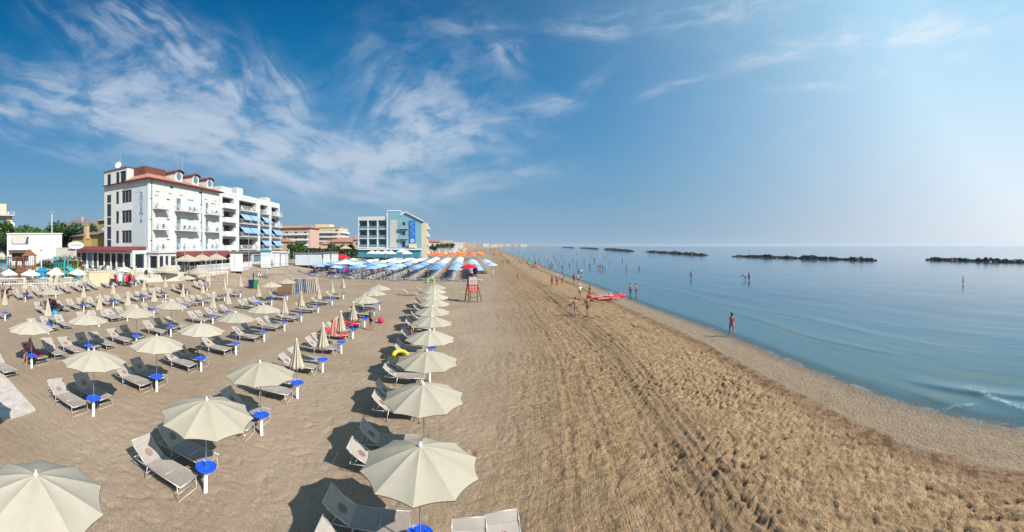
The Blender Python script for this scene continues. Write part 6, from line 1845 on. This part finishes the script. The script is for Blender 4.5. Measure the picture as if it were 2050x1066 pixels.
# guests among the parasols
def sitter(x, y, z, rz, fig, label, **k):
    return person(x, y, z - .93 + .10, rz, fig, label, **k)
o = sitter(-18.35, 9.35, .46, D(10), 'sitf', 'person with brown hair sitting on a lounger spread with red patterned towel', skin=1, hair=3, wear='trunks', col='navy', top=True, topcol='grey', long=True)
def towel(x, y, rz, m, label, w_=.62, L=1.9, z=.40, key='mid'):
    mb = MB(); n = 12
    xs_ = [-.2 - 1.15 * i / n for i in range(n + 1)] + [-1.36 - .09 * i for i in range(1, 6)]
    zs_ = [z] * (n + 1) + [z + .055 * i * 1.15 for i in range(1, 6)]
    fabric(mb, xs_, zs_, -w_ / 2, w_ / 2, sag=.012)
    for sd in (-1, 1):
        for i in range(6): mb.quad((xs_[i], sd * w_ / 2, zs_[i]), (xs_[i + 1], sd * w_ / 2, zs_[i + 1]), (xs_[i + 1], sd * (w_ / 2 + .03), zs_[i] - .16 - .03 * (i % 2)), (xs_[i], sd * (w_ / 2 + .03), zs_[i] - .16 + .02 * (i % 2)))
    o = mb.build('beach_towel', M[m], smooth=True); o.location = (x, y, gz(x, y) + .035); o.rotation_euler = (0, 0, rz)
    return tag(o, label, 'towel')
mm('towel_pattern', (.45, .06, .10), .95, .1, var=.8, vscale=9)
mm('towel_red', (.55, .03, .04), .95, .1, var=.2)
towel(-17.62, 9.64, 0, 'towel_pattern', 'red and white patterned towel on the lounger of the seated person at left')
towel(-6.0, 24.7, 0, 'towel_red', 'red towel on a lounger by the seventh parasol of the second row')
towel(-6.0, 28.5, 0, 'towel_red', 'red towel on a lounger by the eighth parasol of the second row')
sitter(-6.9, 26.3, .42, D(95), 'sit', 'man in red trunks sitting on a lounger in the second row', skin=0, wear='trunks', col='red')
person(-5.1, 27.9, 0, D(150), 'stand', 'man in a grey shirt standing under the open parasols of the second row', 1, 1, 'trunks', 'navy', top=True, topcol='grey')
sitter(-6.9, 29.6, .42, D(80), 'sitf', 'woman in teal sitting in the shade in the second row', skin=1, hair=1, wear='suit', col='teal', long=True)
sitter(-1.7, 23.9, .40, D(85), 'sit', 'man in dark trunks sitting in the front row behind the yellow ring', skin=2, wear='trunks', col='black')
mb = MB()
mb.blob((0, 0, 0), 1.0, 14, 10); 
def ball(x, y, z, r, m, label):
    b = MB(); b.blob((0, 0, 0), r, 16, 10); o = b.build('beach_ball', M[m], smooth=True); o.location = (x, y, z + r); return tag(o, label, 'ball')
ball(-4.75, 30.6, gz(-4.75, 30.6), .26, 'crimson', 'crimson ball on the sand by the open parasols of the second row')
def ring(x, y, z, R, r, m, label, tilt=0.3):
    b = MB(); n = 26
    pts = [(R * math.cos(2 * PI * k / n), R * math.sin(2 * PI * k / n), 0) for k in range(n + 1)]
    b.tube(pts, r, 10, cap=False); o = b.build('swim_ring', M[m], smooth=True); o.location = (x, y, z + r); o.rotation_euler = (tilt, .2, 0); return tag(o, label, 'swim ring')
ring(-2.05, 20.2, .28, .40, .12, 'yellow_plastic', 'yellow swimming ring leaning on a lounger in the front row', .5)
ring(3.9 - 5.2, 64.5, gz(-1.3, 64.5), .6, .2, 'lime_plastic', 'lime green swimming ring before the neighbouring parasols', 1.0)
# pink towel hung over a folded parasol in the second row
mb = MB(); n = 10
for k in range(n):
    a0, a1 = -1.5 + 3.0 * k / n, -1.5 + 3.0 * (k + 1) / n
    for z0, z1, r0, r1 in ((1.05, 1.5, .34, .30), (1.5, 1.95, .30, .2), (1.95, 2.15, .2, .1)):
        w0 = 1 + .12 * math.sin(k * 2.1); w1 = 1 + .12 * math.sin((k + 1) * 2.1)
        mb.quad((r0 * w0 * math.cos(a0), r0 * w0 * math.sin(a0), z0), (r0 * w1 * math.cos(a1), r0 * w1 * math.sin(a1), z0), (r1 * w1 * math.cos(a1), r1 * w1 * math.sin(a1), z1), (r1 * w0 * math.cos(a0), r1 * w0 * math.sin(a0), z1))
o = mb.build('hanging_towel', M['pink_fabric'], smooth=True); o.location = (-6.15, 21.75, 0); o.rotation_euler = (0, 0, -1.9); tag(o, 'salmon pink towel draped on a folded parasol of the second row', 'towel')
# small wooden side table
x, y = at(384, 716); t = thing('side_table', (x, y, gz(x, y)), .2, 'small dark wooden side table between two loungers in the third row', 'table')
b = MB(); b.box(-.28, .28, -.28, .28, .42, .46); b.build('tabletop', M['dark_wood'], t)
for sx in (-1, 1):
    for sy in (-1, 1): b = MB(); b.box(sx * .25 - .02, sx * .25 + .02, sy * .25 - .02, sy * .25 + .02, 0, .42); b.build('leg', M['dark_wood'], t)
# heap of bags at the far left and guests there
x, y = at(103, 634); t = thing('goods_cart', (x, y, gz(x, y)), .5, 'cart piled with dark bags and bright blue cloth among the loungers at left', 'cart')
b = MB(); b.box(-.5, .5, -.35, .35, .35, .45); b.tube([(.5, 0, .4), (.9, 0, 1.0)], .02, 5); b.build('tray', M['dark_wood'], t)
for s_ in (-1, 1): b = MB(); b.tube([(0, s_ * .38, .2), (0, s_ * .44, .2)], .2, 12); b.build('wheel', M['black_rubber'], t)
for k in range(12):
    b = MB(); c = rnd.choice(['navy', 'maroon', 'purple', 'black', 'maroon', 'teal']); lvl = k // 4
    b.blob((rnd.uniform(-.35, .35), rnd.uniform(-.25, .25), .62 + lvl * .36), (rnd.uniform(.2, .32), rnd.uniform(.18, .28), rnd.uniform(.16, .26)), 9, 6, lambda d: 1 + .12 * math.sin(d.x * 9 + d.z * 7)); b.build('bag', CLOTH[c], t, smooth=True)
b = MB(); b.blob((.55, -.3, .35), (.35, .3, .33), 10, 6, lambda d: 1 + .15 * math.sin(d.x * 8 + d.y * 5)); b.build('cloth', M['cyan_plastic'], t, smooth=True)
x, y = at(5, 598); person(x, y, gz(x, y), D(60), 'stand', 'person in a grey shirt standing at the left edge among loungers', 2, 0, 'trunks', 'navy', top=True, topcol='grey')
x, y = at(14, 600); person(x, y, gz(x, y), D(200), 'bend', 'person in dark clothes stooping at the left edge', 2, 0, 'trunks', 'black', top=True, topcol='black')
for i, (px, py, c, lab) in enumerate(((228, 570, 'red', 'woman in red beside the clothes stall'), (258, 574, 'orange', 'bare-chested man in orange trunks right of the clothes stall'), (252, 566, 'black', 'man in a black shirt behind the clothes stall'))):
    x, y = at(px, py); person(x, y, gz(x, y), D(rnd.uniform(0, 360)), ['walkf', 'stand', 'hips'][i], lab, i, 0, 'suit' if i == 0 else 'trunks', c, top=(i == 2), topcol='black')
# people under the neighbouring parasols
cnt = 0
gv = sorted(rnd.uniform(-1.2, 30) for _ in range(60))
for k in range(60):
    r_, v = rnd.randrange(8), gv[k]; gc = rnd.choice(['red', 'orange', 'navy', 'pink', 'maroon', 'blue'])
    x, y = g2(-r_ * 4.05 + rnd.uniform(-2.0, -.6), v)
    fg = rnd.choice(['stand', 'hips', 'sit', 'sitf', 'standf', 'walk'])
    z = gz(x, y) + (-.45 if fg.startswith('sit') else 0)
    person(x, y, z, rnd.uniform(0, 6.28), fg, 'guest in %s, %s from the front among the light blue parasols' % (gc, ordw(k)), rnd.randrange(4), rnd.randrange(3), rnd.choice(['trunks', 'suit', 'briefs']), gc, group='guests under the light blue parasols')

# ------------------------------------------------------------------ lifeguard chair
lx, ly = at(946, 605)
t = thing('lifeguard_chair', (lx, ly, gz(lx, ly)), .05, 'tall wooden lifeguard chair with white and red sign boards', 'lifeguard chair')
def leg(a, b_, w_=.11): m_ = MB(); m_.bar(a, b_, w_, w_, (1, 0, 0)); m_.build('leg', M['dark_wood'], t)
leg((-.55, -.45, -.1), (-.52, -.35, 3.05)); leg((-.85, .6, -.1), (-.55, .35, 2.2)); leg((.50, -.45, -.1), (.5, -.35, 3.05)); leg((1.15, .2, -.1), (.55, .2, 2.3)); leg((-.2, .7, -.1), (-.2, .4, 2.2))
m_ = MB(); m_.box(-.6, .6, -.3, .5, 1.98, 2.06); m_.build('seat', M['dark_wood'], t)
m_ = MB()
for z in (.6, 1.15): m_.bar((-.6, -.42, z), (.55, -.42, z), .05, .08)
m_.bar((.55, -.4, .7), (1.0, .3, .7), .05, .08); m_.bar((-.55, -.4, .9), (-.75, .5, .9), .05, .08); m_.build('crossbar', M['dark_wood'], t)
m_ = MB(); m_.box(-.55, .55, -.32, .45, 3.0, 3.05); m_.bar((-.5, .5, 2.0), (-.5, .55, 3.3), .08, .08); m_.bar((.5, .5, 2.0), (.5, .55, 3.3), .08, .08); m_.bar((-.55, .53, 3.15), (.55, .53, 3.15), .04, .3); m_.build('backrest', M['dark_wood'], t)
sb = MB(); sb.box(-.50, .50, -.50, -.47, 2.10, 2.92); sbo = sb.build('sign_board', M['plaster_cool'], t)
sb = MB(); sb.box(-.50, .50, -.50, -.47, 1.38, 2.09); sb2 = sb.build('sign_board', M['red_paint'], t)
m_ = MB(); 
for k in range(5): m_.box(-.36 + k * .15, -.27 + k * .15, -.507, -.503, 2.45, 2.58)
for k in range(4): m_.box(-.34 + k * .18, -.24 + k * .18, -.507, -.503, 2.24, 2.32)
m_.build('lettering', M['red_paint'], sbo)
m_ = MB()
for k in range(3):
    cx_ = -.3 + k * .3; m_.poly([(cx_ + .09 * math.cos(a), -.505, 1.82 + .12 * math.sin(a)) for a in [2 * PI * q / 10 for q in range(10)]]); m_.poly([(cx_ - .12, -.505, 1.5), (cx_ + .12, -.505, 1.5), (cx_, -.505, 1.68)])
m_.build('pattern', M['plaster_cool'], sb2)
par = thing('lifeguard_parasol', (lx - .42, ly - .1, gz(lx, ly)), 0, 'red parasol open above the lifeguard chair', 'parasol')
m_ = MB(); m_.tube([(0, 0, 1.2), (0, 0, 4.55)], .03, 6); m_.build('pole', M['dark_wood'], par)
rc, rh = canopy_mesh('canopy', M['red_fabric'], 1.2, 4.02, 4.48, n=8, sub=4, rad=4, scallop=.05); part('canopy', rc, par)
m_ = MB(); m_.blob((0, 0, 0), (.32, .25, .40), 12, 8, lambda d: 1 + .06 * math.sin(d.x * 9)); o = m_.build('duffel_bag', M['navy'], smooth=True); o.location = (lx + .32, ly, gz(lx, ly) + 3.65); tag(o, 'navy bag hanging under the red parasol of the lifeguard chair', 'bag')
m_ = MB(); m_.tube([(0, 0, .3), (-.1, 0, .9)], .012, 4); m_.tube([(-.1, 0, -.3), (-.5, 0, -.6)], .03, 5); m_.build('strap', M['navy'], o)
pole(985, 531, .9, 'short white stake on the sand right of the lifeguard chair', 'white_paint', .06, 'stake', 'stake')
pole(988, 551, 1.1, 'nearer white stake on the sand right of the lifeguard chair', 'white_paint', .06, 'stake', 'stake')

# ------------------------------------------------------------------ red rescue catamaran drawn up on the shore
bx_, by_ = at(1214, 601)
t = thing('rescue_boat', (bx_, by_, gz(bx_, by_) + .10), -.12, 'red twin-hulled rescue rowing boat lying at the edge of the water', 'boat')
def hull(y0):
    b = MB(); n = 18; st = []
    for i in range(n + 1):
        u = i / n; x = -2.35 + 4.7 * u
        wv = .17 * max(.06, (1 - abs(2 * u - 1) ** 3.2)); sheer = .30 * abs(2 * u - 1) ** 2.6
        prof = [(0, -.0 + sheer * 1.0), (.7, .06 + sheer), (1, .2 + sheer * .95), (.8, .33 + sheer * .8), (0, .36 + sheer * .75)]
        ring = [(x, y0 + wv * a, z) for a, z in prof] + [(x, y0 - wv * a, z) for a, z in prof[-2:0:-1]]
        st.append(ring)
    k = len(st[0]); base = len(b.v)
    for r in st: b.v += r
    for i in range(n):
        for j in range(k): b.f.append((base + i * k + j, base + i * k + (j + 1) % k, base + (i + 1) * k + (j + 1) % k, base + (i + 1) * k + j)); b.mi.append(0)
    b.f.append(tuple(base + j for j in range(k))[::-1]); b.mi.append(0); b.f.append(tuple(base + n * k + j for j in range(k))); b.mi.append(0)
    h_ = b.build('hull', M['red_paint'], t, smooth=True)
    w_ = MB()
    for k2 in range(7): w_.box(-1.25 + k2 * .19, -1.13 + k2 * .19, y0 - .176, y0 - .172, .15, .25)
    for k2 in range(5): w_.box(.55 + k2 * .19, .67 + k2 * .19, y0 - .176, y0 - .172, .15, .25)
    w_.build('lettering', M['white_paint'], h_)
hull(-.55); hull(.55)
for x0, x1, nm in ((-1.3, -1.05, 'crossbeam'), (-.1, .15, 'bench'), (1.0, 1.25, 'crossbeam')):
    b = MB(); b.box(x0, x1, -.62, .62, .38, .44); b.build(nm, M['red_paint'], t)
b = MB(); b.box(.35, .85, -.3, .3, .42, .50); b.box(.36, .46, -.3, .3, .502, .85); b.build('seat', M['white_paint'], t)
b = MB(); b.box(.5, .58, -.5, -.42, .38, 1.05); b.build('rowlock_post', M['stone_grey'], t)
for sd in (-1, 1): b = MB(); b.tube([(.5, sd * .5, .55), (-1.9, sd * .75, .45)], .022, 5); b.box(-2.2, -1.85, sd * .76 - .06, sd * .76 + .06, .42, .45); b.build('oar', M['white_paint'], t)
# green air mattress carried over the group by the shore
x, y = at(1058, 541); m_ = MB(); m_.blob((0, 0, 0), (.28, .07, .85), 10, 10); o = m_.build('air_mattress', M['lime_plastic'] if False else M['green_fabric'], smooth=True); o.location = (x, y, gz(x, y) + 1.75); o.rotation_euler = (0, -.5, 0); tag(o, 'green air mattress held up above the busy group by the shore', 'air mattress')

# ------------------------------------------------------------------ breakwaters of dark boulders
mm('boulder', (.026, .025, .023), .85, .25, var=.45, vscale=.8, bump=.8, bscale=3)
mm('boulder_pale', (.15, .14, .125), .85, .2, var=.3, vscale=.8, bump=.8, bscale=3)
def breakwater(p0, p1, h, w_, label, seed, n=None):
    rr = random.Random(seed); L = math.hypot(p1[0] - p0[0], p1[1] - p0[1]); mb = MB()
    dx_, dy_ = (p1[0] - p0[0]) / L, (p1[1] - p0[1]) / L
    n = n or int(L * 4.2)
    for i in range(n):
        s_ = rr.random() * L; e = min(1, min(s_, L - s_) / 6 + .25)
        o_ = rr.gauss(0, .42) * w_; zc = h * (1 - min(1, abs(o_) / w_) ** 1.3) * e * rr.uniform(.55, 1.0)
        r = rr.uniform(.55, 1.25) * (1.0 if e > .6 else .7); mb.m = 1 if rr.random() < .13 else 0; zc *= .75 + .35 * math.sin(s_ * .31 + seed) * math.sin(s_ * .12 + 1)
        q = [rr.uniform(.75, 1.25) for _ in range(14)]; a = rr.uniform(0, 6)
        mb.blob((dx_ * s_ - dy_ * o_, dy_ * s_ + dx_ * o_, zc - r * .45), (r * rr.uniform(.8, 1.3), r * rr.uniform(.8, 1.2), r * rr.uniform(.55, .8)), 6, 4, lambda d: q[int((math.atan2(d.y, d.x) + PI) * 1.1) % 7] * (1 + .12 * q[7 + int((d.z + 1) * 3) % 6]) * .9)
    o = mb.build('breakwater', [M['boulder'], M['boulder_pale']]); o.location = (p0[0], p0[1], SEA)
    return tag(o, label, 'breakwater', 'breakwaters of boulders off the beach')
def pr(px, r): t_ = (px - 877) / F; return (r * math.sin(t_), r * math.cos(t_))
breakwater(pr(1858, 176), pr(2090, 146), 2.0, 4.0, 'dark boulder breakwater running out of the right edge', 1)
breakwater(pr(1472, 232), pr(1756, 168), 1.9, 4.0, 'longest dark boulder breakwater, right of centre', 2)
breakwater(pr(1297, 395), pr(1409, 255), 2.2, 5.0, 'boulder breakwater left of the longest one', 3)
breakwater(pr(1213, 610), pr(1263, 430), 3.0, 6.0, 'third boulder breakwater counting towards the far shore', 4)
breakwater(pr(1165, 900), pr(1195, 700), 3.0, 6.0, 'fourth boulder breakwater counting towards the far shore', 5)
breakwater(pr(1127, 1300), pr(1147, 1000), 3.2, 7.0, 'faint breakwater farthest away, near the vanishing shore', 6, 700)

# parked bicycles by the shops
def bicycle(x, y, z, rz, label):
    t = thing('bicycle', (x, y, z), rz, label, 'bicycle', 'bicycles by the low shops')
    for s_ in (-.52, .52):
        b = MB(); b.tube([(s_ + .32 * math.cos(2 * PI * k / 18), 0, .33 + .32 * math.sin(2 * PI * k / 18)) for k in range(19)], .018, 5, cap=False)
        for k in range(6): b.tube([(s_, 0, .33), (s_ + .31 * math.cos(k * PI / 3), 0, .33 + .31 * math.sin(k * PI / 3))], .004, 3)
        b.build('wheel', M['black_rubber'], t)
    b = MB()
    for p_, q_ in (((-.52, 0, .33), (-.15, 0, .85)), ((-.52, 0, .33), (0, 0, .33)), ((0, 0, .33), (-.15, 0, .85)), ((0, 0, .33), (.42, 0, .8)), ((-.13, 0, .78), (.42, 0, .85)), ((.52, 0, .33), (.40, 0, 1.0))): b.tube([p_, q_], .016, 5)
    b.build('frame', M['pole_grey'], t)
    b = MB(); b.blob((-.16, 0, .92), (.13, .07, .04), 8, 4); b.build('saddle', M['black_rubber'], t)
    b = MB(); b.tube([(.34, -.25, 1.05), (.40, 0, 1.02), (.34, .25, 1.05)], .014, 5); b.build('handlebar', M['pole_grey'], t)
for i in range(5):
    x, y = at(516 + i * 5, 541, z=GZ - .2); bicycle(x, y, gz(x, y), 1.0 + .2 * i, 'parked bicycle, %s from the left before the low shops' % ORD[i])
# ------------------------------------------------------------------ thin summer haze
hz = MB(); hz.box(-31000, 41000, -450, 41000, -12, 26)
hm = bpy.data.materials.new('haze'); hm.use_nodes = True
ht = NT(hm.node_tree)
for nd in list(hm.node_tree.nodes):
    if nd.type == 'BSDF_PRINCIPLED': hm.node_tree.nodes.remove(nd)
pv = ht.n('ShaderNodeVolumePrincipled')
pv.inputs['Color'].default_value = (.66, .78, .90, 1)
pv.inputs['Density'].default_value = .00013
pv.inputs['Anisotropy'].default_value = .2
hm.node_tree.links.new(pv.outputs[0], hm.node_tree.nodes['Material Output'].inputs['Volume'])
ho = hz.build('haze', hm)
tag(ho, 'thin pale haze over sea and beach', 'haze', kind='stuff')
